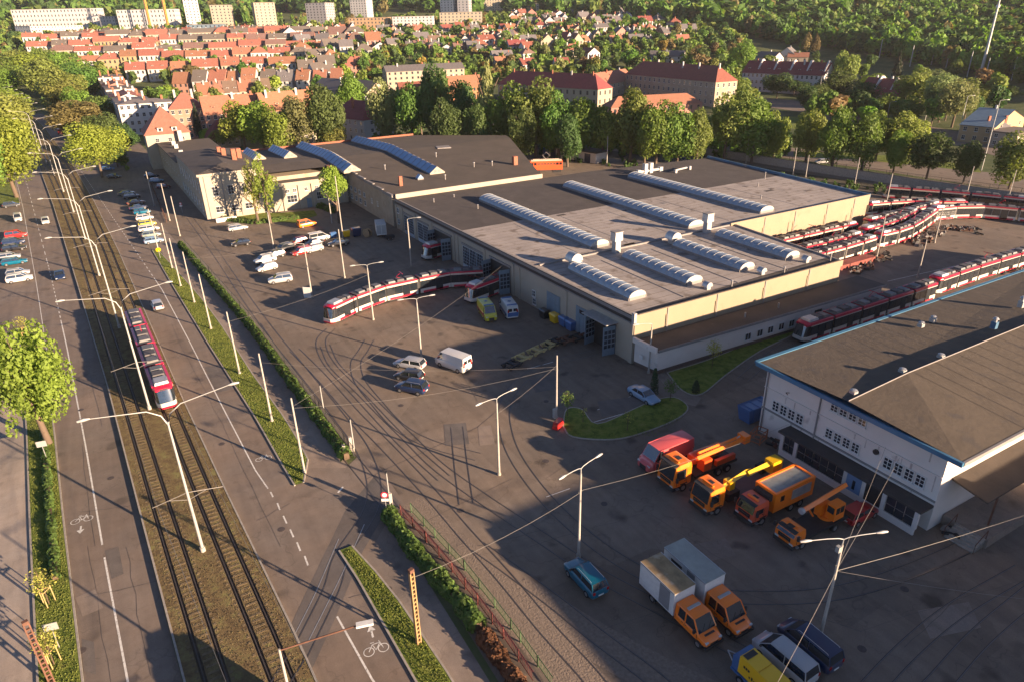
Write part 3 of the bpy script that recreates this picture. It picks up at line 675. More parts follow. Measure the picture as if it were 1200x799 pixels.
# annex along the near end
an = thing('side_annex', 'low cream annex with dark flat roof along the near end of the depot hall', 'annex')
MB().prism([(57.0, 61.75), (104, 60.9), (104, 65.7), (56.35, 65.7)], .55, 3.5).build('wall', m_wallwhite, an)
MB().prism([(56.96, 61.70), (104.05, 60.85), (104.05, 65.6), (56.3, 65.6)], 0, .55).build('plinth', m_plinth, an)
MB().prism([(56.8, 61.35), (104.4, 60.45), (104.4, 65.74), (56.3, 65.74)], 3.5, 3.72).build('roof', m_roofdark, an)
MB().prism([(56.8, 61.27), (104.4, 60.37), (104.4, 60.45), (56.8, 61.35)], 3.45, 3.85).build('gutter', m_coping, an)
MB().prism([(56.2, 61.3), (56.6, 61.3), (56.3, 65.75), (55.95, 65.75)], 3.5, 4.25).build('parapet', m_wallwhite, an)
for x in (74, 76.4, 78.6, 80.9, 83.1, 85.3): window(an, x, 61.72-(x-57)*.018, 1.05, 1.15, 1.15, 2, 1, radians(-1))
MB().box(88.1, 89.6, 61.05, 61.2, 0, 2.6).build('door', m_dark, an)
MB().box(-.03, 0, -.5, .5, 0, .6).build('notice_board', m_white, an, loc=(56.86, 63.1, 1.5), rz=0)
for x, y in ((75, 63.3), (82, 63.2)): MB().cyl((x, y), .12, 3.72, 4.5, 8).build('vent', m_galv, an)

# older hall behind with the blue ridge rooflights
oh = thing('older_depot_hall', 'older beige depot hall with brown roof and blue ridge rooflights beyond the tram hall', 'depot hall')
P = [(fx(152)-.1, 152), (94, 151), (114, 205), (92, 232), (30, 232), (31, 197), (33, 186.6), (fx(187), 186.6)]
def ohz(y): return 7.6+2.1*min(1, max(0, (y-152)/45)) if y < 197 else 9.7-1.5*(y-197)/35
MB().prism([(fx(152)-.1, 152), (94, 151), (103, 176), (fx(176), 176)], 0, 7.7).prism([(fx(176), 176), (103, 176), (114, 205), (33, 205), (33, 187), (fx(187), 187)], 0, 8.2).prism([(33, 205), (114, 205), (92, 232), (30, 232)], 0, 8.0).build('wall', m_wallold, oh)
b = MB(); ys = [150.7, 165, 181, 197, 214, 232.3]
def ohx(y): 
    l = fx(y)-.4 if y < 187 else 31.5; r = 94+(y-151)*20/54 if y < 205 else 114-(y-205)*22/27; return l, r+.3
ys = [150.7, 165, 180, 186.9, 187.0, 197, 205, 214, 232.3]
for a, c in zip(ys, ys[1:]): b.poly([(ohx(a)[0], a, ohz(a)+.15), (ohx(a)[1], a, ohz(a)+.15), (ohx(c)[1], c, ohz(c)+.15), (ohx(c)[0], c, ohz(c)+.15)])
b.build('roof', m_roofshed, oh)
b = MB(); b.box(54, 94.3, 150.2, 150.7, 7.0, 8.05); b.build('coping', m_wallcream, oh)
b = MB(); 
for i in range(6): v0 = 151+i*6; b.prism([(fx(v0)-.45, v0), (fx(v0+6)-.45, v0+5.98), (fx(v0+6)+.1, v0+5.98), (fx(v0)+.1, v0)], ohz(v0+3)-.45, ohz(v0+3)+.22)
b.build('cornice', m_coping, oh)
for v in (184.4, 181.4, 178, 174.7, 171.2): facing_w(oh, v, 3.6, 1.5, 1.1, 3, 1); facing_w(oh, v, 1.3, 1.3, 1.3, 2, 2)
for v in (166, 162): facing_w(oh, v, 3, 1, 1.2, 2, 2)
b = MB(); b.box(30, 92, 232.0, 232.5, 7.5, 8.9); b.build('parapet', m_brick, oh)
MB().box(58.1, 58.9, 158.0, 158.8, 7.5, 10.4).build('chimney', m_brick, oh); MB().box(93.5, 94.7, 163.5, 164.7, 8, 10.6).build('chimney', m_brick, oh)
MB().box(48.5, 53.2, 185.4, 188, 8.2, 9.6).build('brick_parapet', m_brick, oh)
MB().prism([(84, 193), (88, 192), (89, 196), (85, 197)], 9.6, 9.9).build('hatch', m_coping, oh)
def ridge_light(x0, x1, ya, yb, label, n=None):
    t = thing('ridge_rooflight', label, 'rooflight', (x0, ya, 0), 0, 'blue ridge rooflights'); n = max(2, round((yb-ya)/3.2)); w = x1-x0
    for i in range(n):
        a, c = (yb-ya)*i/n, (yb-ya)*(i+1)/n; za, zc = ohz(ya+a)+.1, ohz(ya+c)+.1
        m1 = MB(); m1.poly([(0, c-.06, zc+.35), (0, a+.06, za+.35), (w/2, a+.06, za+1.9), (w/2, c-.06, zc+1.9)]); m1.build('sloping_panel', m_bluepane, t)
        m1 = MB(); m1.poly([(w, a+.06, za+.35), (w, c-.06, zc+.35), (w/2, c-.06, zc+1.9), (w/2, a+.06, za+1.9)]); m1.build('sloping_panel', m_bluepane, t)
        m1 = MB(); m1.tube([(0-.02, a, za+.37), (w/2, a, za+1.95), (w+.02, a, za+.37)], .06, 4); m1.build('rib', m_coping, t)
        m1 = MB(); m1.poly([(0, a, za-.3), (0, c, zc-.3), (0, c, zc+.35), (0, a, za+.35)]); m1.poly([(w, a, za-.3), (w, c, zc-.3), (w, c, zc+.35), (w, a, za+.35)]); m1.build('upstand', m_coping, t)
    for y, zz in ((0, ohz(ya)), (yb-ya, ohz(yb))):
        m1 = MB(); m1.poly([(0, y, zz-.1), (w, y, zz-.1), (w, y, zz+.45), (w/2, y, zz+2.0), (0, y, zz+.45)]); g_ = m1.build('gable', m_wallcream, t)
    MB().box(w*.28, w*.46, -.05, 0, ohz(ya)+.5, ohz(ya)+1.2).box(w*.54, w*.72, -.05, 0, ohz(ya)+.5, ohz(ya)+1.2).build('vent_grille', m_coping, t)
ridge_light(69.2, 73.4, 165, 231.5, 'longest blue ridge rooflight on the older hall, nearest the white house')
ridge_light(50.4, 55.0, 178, 230, 'middle long blue ridge rooflight ending by the pink brick parapet')
ridge_light(41.5, 45.2, 206, 229, 'short blue ridge rooflight left of the two long ones')
ridge_light(33.5, 37, 209, 228, 'leftmost blue ridge rooflight, beside the brick chimneys')
t = thing('small_rooflight', 'tiny blue gabled rooflight alone on the brown roof of the older hall', 'rooflight', (65, 162, ohz(162)+.15)); MB().box(-.8, .8, -.8, .8, 0, .4).build('upstand', m_coping, t)
b = MB(); b.poly([(-.8, -.8, .4), (0, -.8, 1.3), (0, .8, 1.3), (-.8, .8, .4)]); b.poly([(.8, -.8, .4), (.8, .8, .4), (0, .8, 1.3), (0, -.8, 1.3)]); b.poly([(-.8, -.8, .4), (.8, -.8, .4), (0, -.8, 1.3)]); b.build('pane', m_bluepane, t)
for i, (x, y) in enumerate([(70.5, 158.5), (83, 167), (88, 166), (79, 183), (61, 176)]):
    t = thing('vent_pipe', None, 'vent pipe', (x, y, ohz(y)+.1)); MB().cyl((0, 0), .16, 0, 1.2, 8).build('pipe', m_coping, t); MB().cyl((0, 0), .28, 1.2, 1.34, 8).build('cowl', m_galv, t)
ordinal_labels([t for t in THINGS if t.name.startswith('vent_pipe') and not t.get('label')], 'short vent pipe on the older hall roof, {n} from the left')

# low wing with windows between the hall and the corner block
lw = thing('workshop_wing', 'low cream workshop wing with tall windows behind the parked cars', 'workshop')
MB().prism([(30.5, 183.2), (fx(187)-.3, 183.2), (fx(187)-.3, 190), (30.5, 205)], 0, 6.8).build('wall', m_wallcream, lw)
b = MB(); b.poly([(30.2, 182.9, 6.95), (52.6, 182.9, 6.95), (52.6, 204.9, 8.3), (30.2, 204.9, 8.3)]); b.build('roof', m_roofdark, lw)
MB().box(30.3, 52.6, 182.8, 183.15, 6.3, 7.2).build('cornice', m_wallcream, lw)
for x in (35.2, 39.4, 42.9, 47.6, 51.6): MB().box(x-.3, x+.3, 182.85, 183.3, 0, 6.3).build('pilaster', m_wallcream, lw)
for x, w in ((37.3, 2.6), (44.6, 1.6), (49, 2.6)):
    window(lw, x, 183.18, 1.9, w, 1.9, 3, 2, 0); 
for x in (36.4, 38.2, 41.2, 44, 45.5, 48, 50): window(lw, x, 183.18, 4.5, .9, .9, 2, 2)
MB().box(41, 42.2, 183.05, 183.2, 0, 2.5).build('door', m_doorblue, lw)

# corner block by the gate
nb = thing('corner_workshop_block', 'tall pale corner block with dark hipped roof and brick chimneys beside the street gate', 'workshop building')
MB().prism([(16, 184), (31, 184), (31, 221), (14.6, 223)], 0, 11.4).build('wall', m_wallcream, nb)
b = MB(); a_, c_, d_, e_ = (15.5, 183.5, 11.5), (31.4, 183.5, 11.5), (31.4, 221.5, 11.5), (14.1, 223.5, 11.5)
r1, r2 = (23, 190, 12.9), (22.6, 215, 12.9); b.poly([a_, c_, r1]); b.poly([c_, d_, r2, r1]); b.poly([d_, e_, r2]); b.poly([e_, a_, r1, r2]); b.build('roof', m_roofdark, nb)
MB().box(15.5, 31.4, 183.45, 183.9, 11.0, 11.55).build('cornice', m_wallcream, nb)
for i, x in enumerate((19.1, 22.8, 26.2)): window(nb, x, 183.97, 5.9, 1.4, 2.3, 2, 3)
for x in (19.3, 23, 26.4): window(nb, x, 183.97, 1.7, 1.8, 1.5, 2, 2)
for x in (17, 21, 24.6, 28.6): MB().box(x-.09, x+.09, 183.85, 184.0, .3, 11).build('downpipe', m_coping, nb)
for k in range(8):
    v = 187.5+k*4.4; window(nb, 16-(v-184)*.036-.03, v, 6.5, 1.3, 2.3, 2, 3, -pi/2); window(nb, 16-(v-184)*.036-.03, v, 1.8, 1.3, 2.0, 2, 2, -pi/2)
for x, y, h in ((26.6, 196, 5.2), (25.2, 204, 4.2), (28.5, 200, 4.4), (24.9, 210, 3.6)): MB().box(x-.55, x+.55, y-.9, y+.9, 11.2, 11.2+h*.75).build('chimney', m_brick, nb)
MB().box(17.6, 22.5, 180.6, 181.2, 0, 1.0).build('bay_wall', m_wallwhite, nb)
wing = thing('street_wing', 'long low grey wing along the street between the corner block and the red-roofed gatehouse', 'workshop building')
MB().prism([(14.6, 223), (30, 221.5), (29, 268), (12.8, 268)], 0, 8.6).build('wall', m_wallold, wing)
MB().prism([(14.2, 223.1), (30.3, 221.6), (29.3, 268), (12.4, 268)], 8.6, 8.85).build('roof', m_roofshed, wing)
for k in range(10): window(wing, 14.55-k*.17, 226.5+k*4.2, 4.6, 1.3, 2.2, 2, 3, -pi/2); window(wing, 14.55-k*.17, 226.5+k*4.2, 1.2, 1.3, 1.6, 2, 2, -pi/2)
for y in (232, 236, 250, 258): MB().box(16.5, 17.7, y, y+.9, 8.8, 10.2).build('chimney', m_rib, wing)
def hip_house(parent, x0, x1, y0, y1, h, rh, mw, mr, over=.5, inset=None):
    MB().box(x0, x1, y0, y1, 0, h).build('wall', mw, parent)
    X0, X1, Y0, Y1 = x0-over, x1+over, y0-over, y1+over; i = inset if inset is not None else min(X1-X0, Y1-Y0)/2
    b = MB()
    if (X1-X0) >= (Y1-Y0): r1, r2 = (X0+i, (Y0+Y1)/2, h+rh), (X1-i, (Y0+Y1)/2, h+rh)
    else: r1, r2 = ((X0+X1)/2, Y0+i, h+rh), ((X0+X1)/2, Y1-i, h+rh)
    A, B_, C_, D_ = (X0, Y0, h), (X1, Y0, h), (X1, Y1, h), (X0, Y1, h)
    if (X1-X0) >= (Y1-Y0): b.poly([A, B_, r2, r1]); b.poly([B_, C_, r2]); b.poly([C_, D_, r1, r2]); b.poly([D_, A, r1])
    else: b.poly([A, B_, r1]); b.poly([B_, C_, r2, r1]); b.poly([C_, D_, r2]); b.poly([D_, A, r1, r2])
    b.poly([A, D_, C_, B_]); b.build('roof', mr, parent)
def dormer(parent, x, y, z, w=1.6, h=1.3, d=1.8, rz=0, mr=None, mw=None):
    o = MB().box(-w/2, w/2, 0, d, 0, h).build('dormer', mw or m_white, parent, loc=(x, y, z), rz=rz)
    MB().box(-w/2-.15, w/2+.15, -.2, d, h, h+.15).build('dormer_roof', mr or m_roofred, o)
    b = MB(); b.poly([(-w*.3, -.02, .25), (w*.3, -.02, .25), (w*.3, -.02, h-.15), (-w*.3, -.02, h-.15)]); b.build('dormer_window', m_glass, o)
gt = thing('gatehouse', 'gatehouse with steep red hipped roof at the far end of the street wing', 'house')
hip_house(gt, 9.6, 23.5, 268.05, 284, 11.4, 8.5, m_wallcream, m_roofred)
dormer(gt, 14.5, 268.4, 12.2); dormer(gt, 19, 268.4, 12.2)
for k in range(3): window(gt, 13+k*4, 268.0, 8.9, 1.2, 1.3, 2, 2)
MB().box(19.5, 20.8, 266, 267.2, 8.8, 12.4).build('chimney', m_rib, gt)

# ------------------------------------------------------------ two-storey building on the right
rb = thing('service_building', 'two-storey white service building with blue eaves and brown hipped roof on the right', 'building')
MB().box(57.9, 118, 24.5, 44.7, 0, 8.9).build('wall', m_wallwhite, rb)
m_stain = M('rain_streak', (.40, .35, .32), .9, .25, 1.5)
rq = random.Random(6)
for k in range(22):
    v = rq.uniform(25, 44.3); z1 = rq.choice([8.6, 3.2, 5.9]); MB().box(57.885, 57.9-.005, v, v+rq.uniform(.04, .16), z1-rq.uniform(.5, 1.8), z1).build('rain_streak', m_stain, rb)
x0, y0, y1, ze = 56.9, 23.0, 45.2, 9.05
b = MB(); r1 = (66.2, 34.1, 10.05); g_ = (x0, 34.1, 9.35)
b.poly([(x0, y1, ze), (x0, 34.1, 9.55), r1, (120, 34.1, 10.05), (120, y1, ze)]); b.poly([(x0, y0, ze), r1, (x0, 34.1, 9.55)]); b.poly([(x0, y0, ze), (120, y0, ze), (120, 34.1, 10.05), r1]); b.build('roof', m_roofrb, rb)
MB().box(x0-.02, x0+1.0, y0, y1, 8.8, 8.9).build('soffit', m_flash, rb)
b = MB(); b.box(x0-.3, x0-.02, y0-.2, y1+.2, 8.66, 9.12); b.build('gutter', m_eave, rb)
b = MB(); b.prism([(x0-.2, y1), (120, y1), (120, y1+.45), (x0-.2, y1+.45)], 8.85, 9.13); b.build('gutter', m_eave, rb)
MB().box(x0, 120, y0-.25, y0-.02, 8.7, 9.08).build('gutter', m_coping, rb)
b = MB(); b.tube([(x0, 34.1, 9.6), (66.2, 34.1, 10.08), (120, 34.1, 10.08)], .07, 6); b.build('ridge_cap', m_coping, rb)
MB().box(57.75, 57.9, 24.5, 44.7, 3.25, 3.42).build('string_course', m_coping, rb); MB().box(57.78, 57.9, 24.5, 44.7, 5.95, 6.05).build('string_course', m_wallwhite, rb)
def wrow(v0, v1, z, h, n, px_=57.86):
    w = (v1-v0)/n
    for k in range(n): window(rb, px_, v0+w*(k+.5), z, w-.16, h, 2, 3 if h < 1.3 else 2, -pi/2, None, None, 's')
wrow(39.1, 43.4, 3.65, 1.25, 4); wrow(32.3, 36.5, 7.1, 1.05, 4); wrow(32.4, 36.5, 3.85, 1.15, 4); wrow(25.7, 30.0, 4.0, 1.25, 4)
b = MB(); b.tube([(57.9, 30.8, 5.2), (57.7, 30.8, 5.2)], .28, 12); b.build('round_vent', m_dark, rb)
b = MB(); b.tube([(57.8, 41.4, 6.7), (57.2, 41.4, 6.9), (57.0, 41.0, 6.9)], .05, 5); b.build('wall_bracket', m_dark, rb)
for v in (37.6, 44.4): MB().box(57.74, 57.88, v-.06, v+.06, .3, 8.8).build('downpipe', m_coping, rb)
for x, y, k in ((76, 27, 0), (82.5, 27.5, 1), (69, 43, 0), (73.5, 42.6, 0), (78.5, 41.2, 0), (88, 33.5, 0), (69.5, 36, 0), (75, 34.6, 0)):
    pass
b = MB()
for k in range(1, 20):
    x = x0+k*1.05
    if k*1.05 > 9.3: b.prism([(x, 34.3), (x+.05, 34.3), (x+.05, 45.0), (x, 45.0)], 9.0, 9.0)
for k in range(26):
    for (ya, za, yb, zb_) in ((34.3, 10.07, 45.1, 9.08), (33.9, 10.07, 23.1, 9.08)):
        x = 67+k*2.0; b.poly([(x, ya, za), (x+.06, ya, za), (x+.06, yb, zb_), (x, yb, zb_)])
b.build('felt_seam', m_roofdark, rb, kind='stuff')
# porch along the front
pr = thing('glazed_porch', 'low glazed porch with dark felt roof along the front of the white service building', 'porch')
MB().box(55.9, 57.85, 24.5, 40.6, 2.72, 2.95).build('roof', m_roofdark, pr)
MB().box(56.1, 56.32, 24.8, 40.3, 0, .75).build('dwarf_wall', m_wallwhite, pr)
for v in (24.9, 28.1, 30.25, 32.3, 38.3, 40.1): MB().box(56.08, 56.34, v-.2, v+.2, .75, 2.7).build('pier', m_wallwhite, pr)
for v0, v1, n in ((25.1, 27.9, 3), (32.5, 38.1, 6), (38.5, 39.9, 2)):
    w = (v1-v0)/n
    for k in range(n):
        MB().box(56.2, 56.24, v0+k*w+.04, v0+(k+1)*w-.04, .8, 2.66).build('pane', m_glass, pr)
    MB().box(56.14, 56.18, v0, v1, 1.7, 1.76).build('glazing_bar', m_coping, pr)
MB().box(56.12, 56.22, 28.35, 30.05, 0, 2.6).build('door', m_dark, pr); MB().box(56.12, 56.22, 30.5, 32.1, 0, 2.6).build('door', M('blue_door', (.13, .22, .36), .5), pr)
MB().box(56.08, 56.14, 31.1, 31.4, 1.1, 2.1).build('door_window', m_glass, pr); MB().box(56.2, 57.8, 40.1, 40.3, 0, 2.7).build('end_wall', m_wallwhite, pr)
# loading dock on the sunny side
dk = thing('loading_dock', 'covered concrete loading dock with sloping brown canopy on the right side of the service building', 'loading dock')
b = MB(); b.poly([(59.6, 24.45, 5.4), (120, 24.45, 5.4), (120, 21.2, 4.8), (59.6, 21.2, 4.8)]); b.poly([(59.6, 21.2, 4.62), (120, 21.2, 4.62), (120, 24.45, 5.2), (59.6, 24.45, 5.2)]); b.poly([(59.6, 21.2, 4.62), (59.6, 21.2, 4.8), (120, 21.2, 4.8), (120, 21.2, 4.62)]); b.poly([(59.6, 21.2, 4.62), (59.6, 24.45, 5.2), (59.6, 24.45, 5.4), (59.6, 21.2, 4.8)]); b.build('canopy', m_roofshed, dk)
MB().box(60, 120, 20.4, 24.45, 0, 1.05).build('platform', m_foot, dk)
for x in (62, 70, 78, 86): MB().box(x-.07, x+.07, 21.4, 21.54, 1.05, 4.7).build('post', m_rust, dk)
for k in range(5): MB().box(58.9-k*.32+.8, 60-.0-k*.3+.1, 20.6, 23.2, 0, 1.0-.2*k-.02).build('step', m_kerb, dk)
for y in (20.6, 23.3): MB().tube([(60, y, 1.95), (58.4, y, 1.0), (58.4, y, 0)], .04, 5).tube([(60, y, 1.0), (60, y, 1.95)], .04, 5).build('handrail', m_rust, dk)
for k in range(6): window(rb, 63+k*7, 24.46, 6.2, 2.2, 1.3, 3, 1)

# small things on the roof of the service building
def roof_vent2(px, h, label, cat='roof vent', blue=False):
    p = at(*px, 9.5); z = 9.05+1.0*(1-abs(p.y-34.1)/11.1); t = thing('cowled_vent', label, cat, (p.x, p.y, z-.03))
    MB().box(-.3, .3, -.3, .3, 0, h*.6).build('base', m_flash if blue else m_galv, t); MB().cyl((0, 0), .2, h*.6, h*.85, 8).cyl((0, 0), .36, h*.85, h, 10, r1=.15).build('cowl', m_galv, t)
roof_vent2((1163, 388), 1.4, 'blue boxed vent with a small cowl in the middle of the brown roof', blue=True); roof_vent2((1195, 362), 1.5, 'white cowled vent near the right frame edge on the brown roof')
roof_vent2((1079, 382), .7, 'short white stub vent nearest the blue gutter'); roof_vent2((1093, 376), .8, 'short pale stub vent beside a thin aerial'); roof_vent2((1056, 440), .45, 'small cap vent at the front end of the roof ridge'); roof_vent2((999, 465), .4, 'tiny ridge vent above the front eaves'); roof_vent2((1101, 423), .45, 'small cap vent farther along the roof ridge')
# ------------------------------------------------------------ vehicles
PAINT = {}
def paint(name, col):
    if name not in PAINT: PAINT[name] = M('paint_'+name, col, .28, .03, .5, coat=.6)
    return PAINT[name]
PC = {'white': (.55, .54, .52), 'silver': (.36, .36, .37), 'black': (.018, .018, .021), 'navy': (.012, .025, .07), 'dark grey': (.05, .052, .058), 'red': (.42, .02, .02), 'orange': (.90, .20, .012),
      'teal': (.0, .10, .17), 'blue': (.05, .12, .28), 'pale blue': (.20, .30, .42), 'yellow': (.72, .42, .01), 'green': (.06, .16, .1), 'maroon': (.14, .015, .02), 'pinkred': (.60, .10, .10), 'orangered': (.66, .10, .04),
      'lime': (.50, .46, .03), 'grey green': (.18, .22, .20), 'brown': (.12, .06, .04), 'cream': (.5, .45, .33)}
DIM = {  # L, W, H, belt, rear base, rear top, screen top, screen base, hood front z
    'hatch': (4.1, 1.76, 1.48, .93, .015, .10, .60, .76, .68), 'estate': (4.65, 1.8, 1.5, .93, .015, .07, .60, .75, .68), 'sedan': (4.6, 1.8, 1.45, .92, .15, .28, .58, .74, .68),
    'suv': (4.45, 1.86, 1.68, 1.05, .015, .08, .62, .77, .82), 'mpv': (4.8, 1.88, 1.9, 1.12, .01, .05, .68, .86, .92), 'van': (5.5, 2.05, 2.45, 1.35, .004, .012, .77, .89, 1.05), 'minivan': (4.4, 1.8, 1.85, 1.1, .01, .05, .60, .76, .86)}
PROTO = {}
def car_meshes(kind, pn):
    if (kind, pn) in PROTO: return PROTO[kind, pn]
    L_, W_, H_, zb, xr, xr2, xw2, xw, zf = DIM[kind]; P = paint(pn, PC[pn]); X = lambda f: (f-.5)*L_; w = W_/2; parts = []
    # lower body, lofted along the length
    st = [(0, .80, zb*.96, .42), (.015, .93, zb*.99, .32), (.06, .98, zb, .24), (.2, 1, zb, .21), (.5, 1, zb, .20), (xw-.02, 1, zb, .2), (xw+.04, .985, lerp(zb, zf, .25), .21), (.92, .95, lerp(zb, zf, .85), .23), (.975, .88, zf-.02, .28), (1.0, .74, zf-.16, .36)]
    rs = []
    for f, ws, zt, z0 in st:
        a = w*ws; c = [(a*.88, z0), (a, z0+.14), (a*1.0, (z0+zt)/2), (a*.985, zt-.14), (a*.90, zt), (a*.5, zt+.03)]
        rs.append([(X(f), y, z) for y, z in c]+[(X(f), -y, z) for y, z in reversed(c)])
    b = MB(); b.rings(rs, 0, True, True, True)
    van = kind == 'van'
    yb, yt, zt = w*.90, w*(.86 if van else .76), H_-.05; A = X(xr); B_ = X(xr2); C_ = X(xw2); D_ = X(xw)
    if van:
        q = X(.70)
        for s_ in (-1, 1):
            pts = [(A, s_*yb*1.08, zb-.02), (q, s_*yb*1.08, zb-.02), (q, s_*yt, zt), (B_, s_*yt, zt)]; b.poly(pts if s_ < 0 else pts[::-1])
        b.poly([(A, yb*1.08, zb-.02), (A, -yb*1.08, zb-.02), (B_, -yt, zt), (B_, yt, zt)])
    parts.append(('body', b.mesh('body', P), []))
    b = MB(); e = .0
    nn = 6; ys = [(-1+2*k/nn) for k in range(nn+1)]
    xs = [B_-.02, lerp(B_, C_, .25), lerp(B_, C_, .6), C_+.03]; dz = [0.0, .05, .055, .0]
    b.rings([[(x, yt*y*1.0, zt+d_*1.0-.05*abs(y)**3) for y in ys] for x, d_ in zip(xs, dz)], 0, False, True)
    for s_ in (-1, 1):   # pillars
        for (x0, x1) in ([(A, B_), (D_, C_)] if not van else [(D_, C_), (X(.70), X(.70))])+([(X(.40), X(.41)), ] if not van else []):
            b.tube([(x0, s_*yb*1.0, zb-.04), (x1, s_*yt*1.0, zt-.04)], .045, 4)
        b.tube([(B_, s_*yt, zt-.03), (C_, s_*yt, zt-.03)], .04, 4)
    if kind in ('suv', 'estate', 'mpv'):
        for s_ in (-1, 1): b.tube([(B_+.2, s_*yt*.9, zt+.02), (B_+.3, s_*yt*.9, zt+.09), (C_-.3, s_*yt*.9, zt+.09), (C_-.2, s_*yt*.9, zt+.02)], .025, 4, 1)
    parts.append(('roof', b.mesh('roof', [P, m_galv]), []))
    b = MB(); b.poly([(D_, -yb*.96, zb-.02), (D_, yb*.96, zb-.02), (C_, yt*.94, zt-.02), (C_, -yt*.94, zt-.02)]); parts.append(('windscreen', b.mesh('windscreen', m_carglass), []))
    if not van:
        b = MB(); b.poly([(A, yb*.96, zb-.02), (A, -yb*.96, zb-.02), (B_, -yt*.94, zt-.02), (B_, yt*.94, zt-.02)]); parts.append(('rear_window', b.mesh('rear_window', m_carglass), []))
    else:
        b = MB(); 
        for s_ in (-1, 1): b.box(A-.02, A+.03, min(s_*.1, s_*.75), max(s_*.1, s_*.75), 1.45, 1.95)
        parts.append(('rear_window', b.mesh('rear_window', m_carglass), []))
    for s_ in (-1, 1):
        b = MB(); x0, x1 = (A, B_) if not van else (X(.705), X(.705)); P4 = [(x0+.02, s_*yb*.985, zb-.03), (D_-.02, s_*yb*.985, zb-.03), (C_, s_*yt*.985, zt-.03), (x1+.02, s_*yt*.985, zt-.03)]
        b.poly(P4 if s_ < 0 else P4[::-1]); parts.append(('side_window', b.mesh('side_window', m_carglass), []))
    r = .33 if L_ < 5 else .36
    for fx_ in (.19, .80):
        for s_ in (-1, 1):
            t = MB(); y0 = s_*(w-.20); y1 = s_*(w+.015); t.ycyl(X(fx_), r, r, min(y0, y1), max(y0, y1), 14)
            q = MB(); y2 = s_*(w+.03); q.ycyl(X(fx_), r, r*.58, min(y1, y2), max(y1, y2), 10)
            parts.append(('wheel', t.mesh('wheel', m_tire), [('rim', q.mesh('rim', m_rim))]))
    for s_ in (-1, 1):
        b = MB(); b.box(X(.955), X(.992), min(s_*w*.5, s_*w*.84), max(s_*w*.5, s_*w*.84), zf-.2, zf-.04); parts.append(('headlight', b.mesh('headlight', m_lampw), []))
        b = MB(); b.box(X(-.002), X(.03), min(s_*w*.62, s_*w*.86), max(s_*w*.62, s_*w*.86), zb-.28, zb-.02 if not van else zb+.4); parts.append(('tail_light', b.mesh('tail_light', m_lampr), []))
        b = MB(); b.box(D_-.35, D_-.2, min(s_*w*.95, s_*w*1.12), max(s_*w*.95, s_*w*1.12), zb, zb+.14); parts.append(('mirror', b.mesh('mirror', m_plastic), []))
    b = MB(); b.box(X(.97), X(1.004), -w*.42, w*.42, .34, zf-.22); parts.append(('grille', b.mesh('grille', m_plastic), []))
    b = MB(); b.box(X(-.008), X(.01), -.26, .26, .5, .62); parts.append(('number_plate', b.mesh('number_plate', m_white), []))
    PROTO[kind, pn] = parts; return parts
def heading(f, r): d = at(*f)-at(*r); return atan2(d.y, d.x)
def car(kind, pn, f, r, label, group=None, name=None, loc=None, rz=None, cat='car'):
    if loc is None:
        a, c = at(*f), at(*r); loc = (a+c)/2; rz = atan2(a.y-c.y, a.x-c.x)
    t = thing(name or 'parked_car', label, cat, (loc[0], loc[1], .02), rz, group)
    for n_, me, sub in car_meshes(kind, pn):
        o = ob(n_, me, t)
        for sn, sme in sub: ob(sn, sme, o)
    return t
def carat(kind, pn, px, rz, label, group=None, **k): p = at(*px); return car(kind, pn, None, None, label, group, loc=p, rz=radians(rz), **k)
carat('suv', 'teal', (686, 682), 90, 'teal compact suv with black roof parked alone near the lamp post', None)
car('estate', 'silver', (464, 427), (497, 433), 'silver estate car, farthest of three cars parked abreast under the lamp post')
car('hatch', 'black', (463, 441), (497, 447), 'dark hatchback parked between silver estate and another dark car')
car('suv', 'navy', (467, 455), (499, 461), 'dark blue hatchback nearest the camera of three cars parked abreast')
car('van', 'white', (516, 425), (547, 436), 'plain white panel van parked in the middle of the yard', cat='van', name='panel_van')
car('sedan', 'pale blue', (768, 475), (741, 459), 'pale blue saloon parked alone by the grass island')
tv_ = carat('van', 'pinkred', (779, 541), 181, 'faded red high-roof van, farthest left of the row of works vehicles', cat='van', name='panel_van'); tv_.scale = (1.16, 1.1, 1.08)
carat('hatch', 'red', (1005, 606), 0, 'glossy red hatchback parked beside the small crane truck', None)
carat('mpv', 'silver', (912, 781), 92, 'silver grey minivan between the yellow trailer unit and the navy van', cat='van', name='passenger_van').location = (34.6, 21.3, .02)
carat('mpv', 'navy', (948, 768), 90, 'navy blue minivan beside the lamp post at the bottom right', cat='van', name='passenger_van').location = (37.2, 21.2, .02)
g = 'cars in the yard car park'
carat('estate', 'silver', (279, 270), 5, 'silver estate car parked by the flower bed before the corner block', g)
carat('hatch', 'black', (283, 288), 175, 'small black car on its own left of the parked cluster', g)
carat('suv', 'white', (311, 308), 190, 'white suv farther of two white cars side by side', g)
carat('hatch', 'white', (313, 317), 190, 'white hatchback nearer of two white cars side by side', g)
carat('hatch', 'dark grey', (323, 302), 190, 'dark grey car just behind the two white cars', g)
carat('estate', 'dark grey', (333, 294), 200, 'grey estate car left of the red one', g)
carat('estate', 'red', (354, 298), 190, 'bright red estate car in the middle of the parked cluster', g)
carat('hatch', 'maroon', (350, 286), 190, 'dark maroon car behind the red estate car', g)
carat('mpv', 'white', (374, 282), 5, 'white minivan at the back of the parked cluster', g, cat='van', name='passenger_van')
carat('hatch', 'silver', (368, 295), 190, 'silver hatchback squeezed right of the red estate car', g)
carat('sedan', 'black', (368, 288), 190, 'black car between white minivan and silver hatchback', g)
carat('sedan', 'black', (397, 288), 175, 'long black saloon at the right end of the parked cluster', g)
carat('suv', 'silver', (329, 331), 172, 'silver grey suv standing alone in the shade nearest the camera', g)
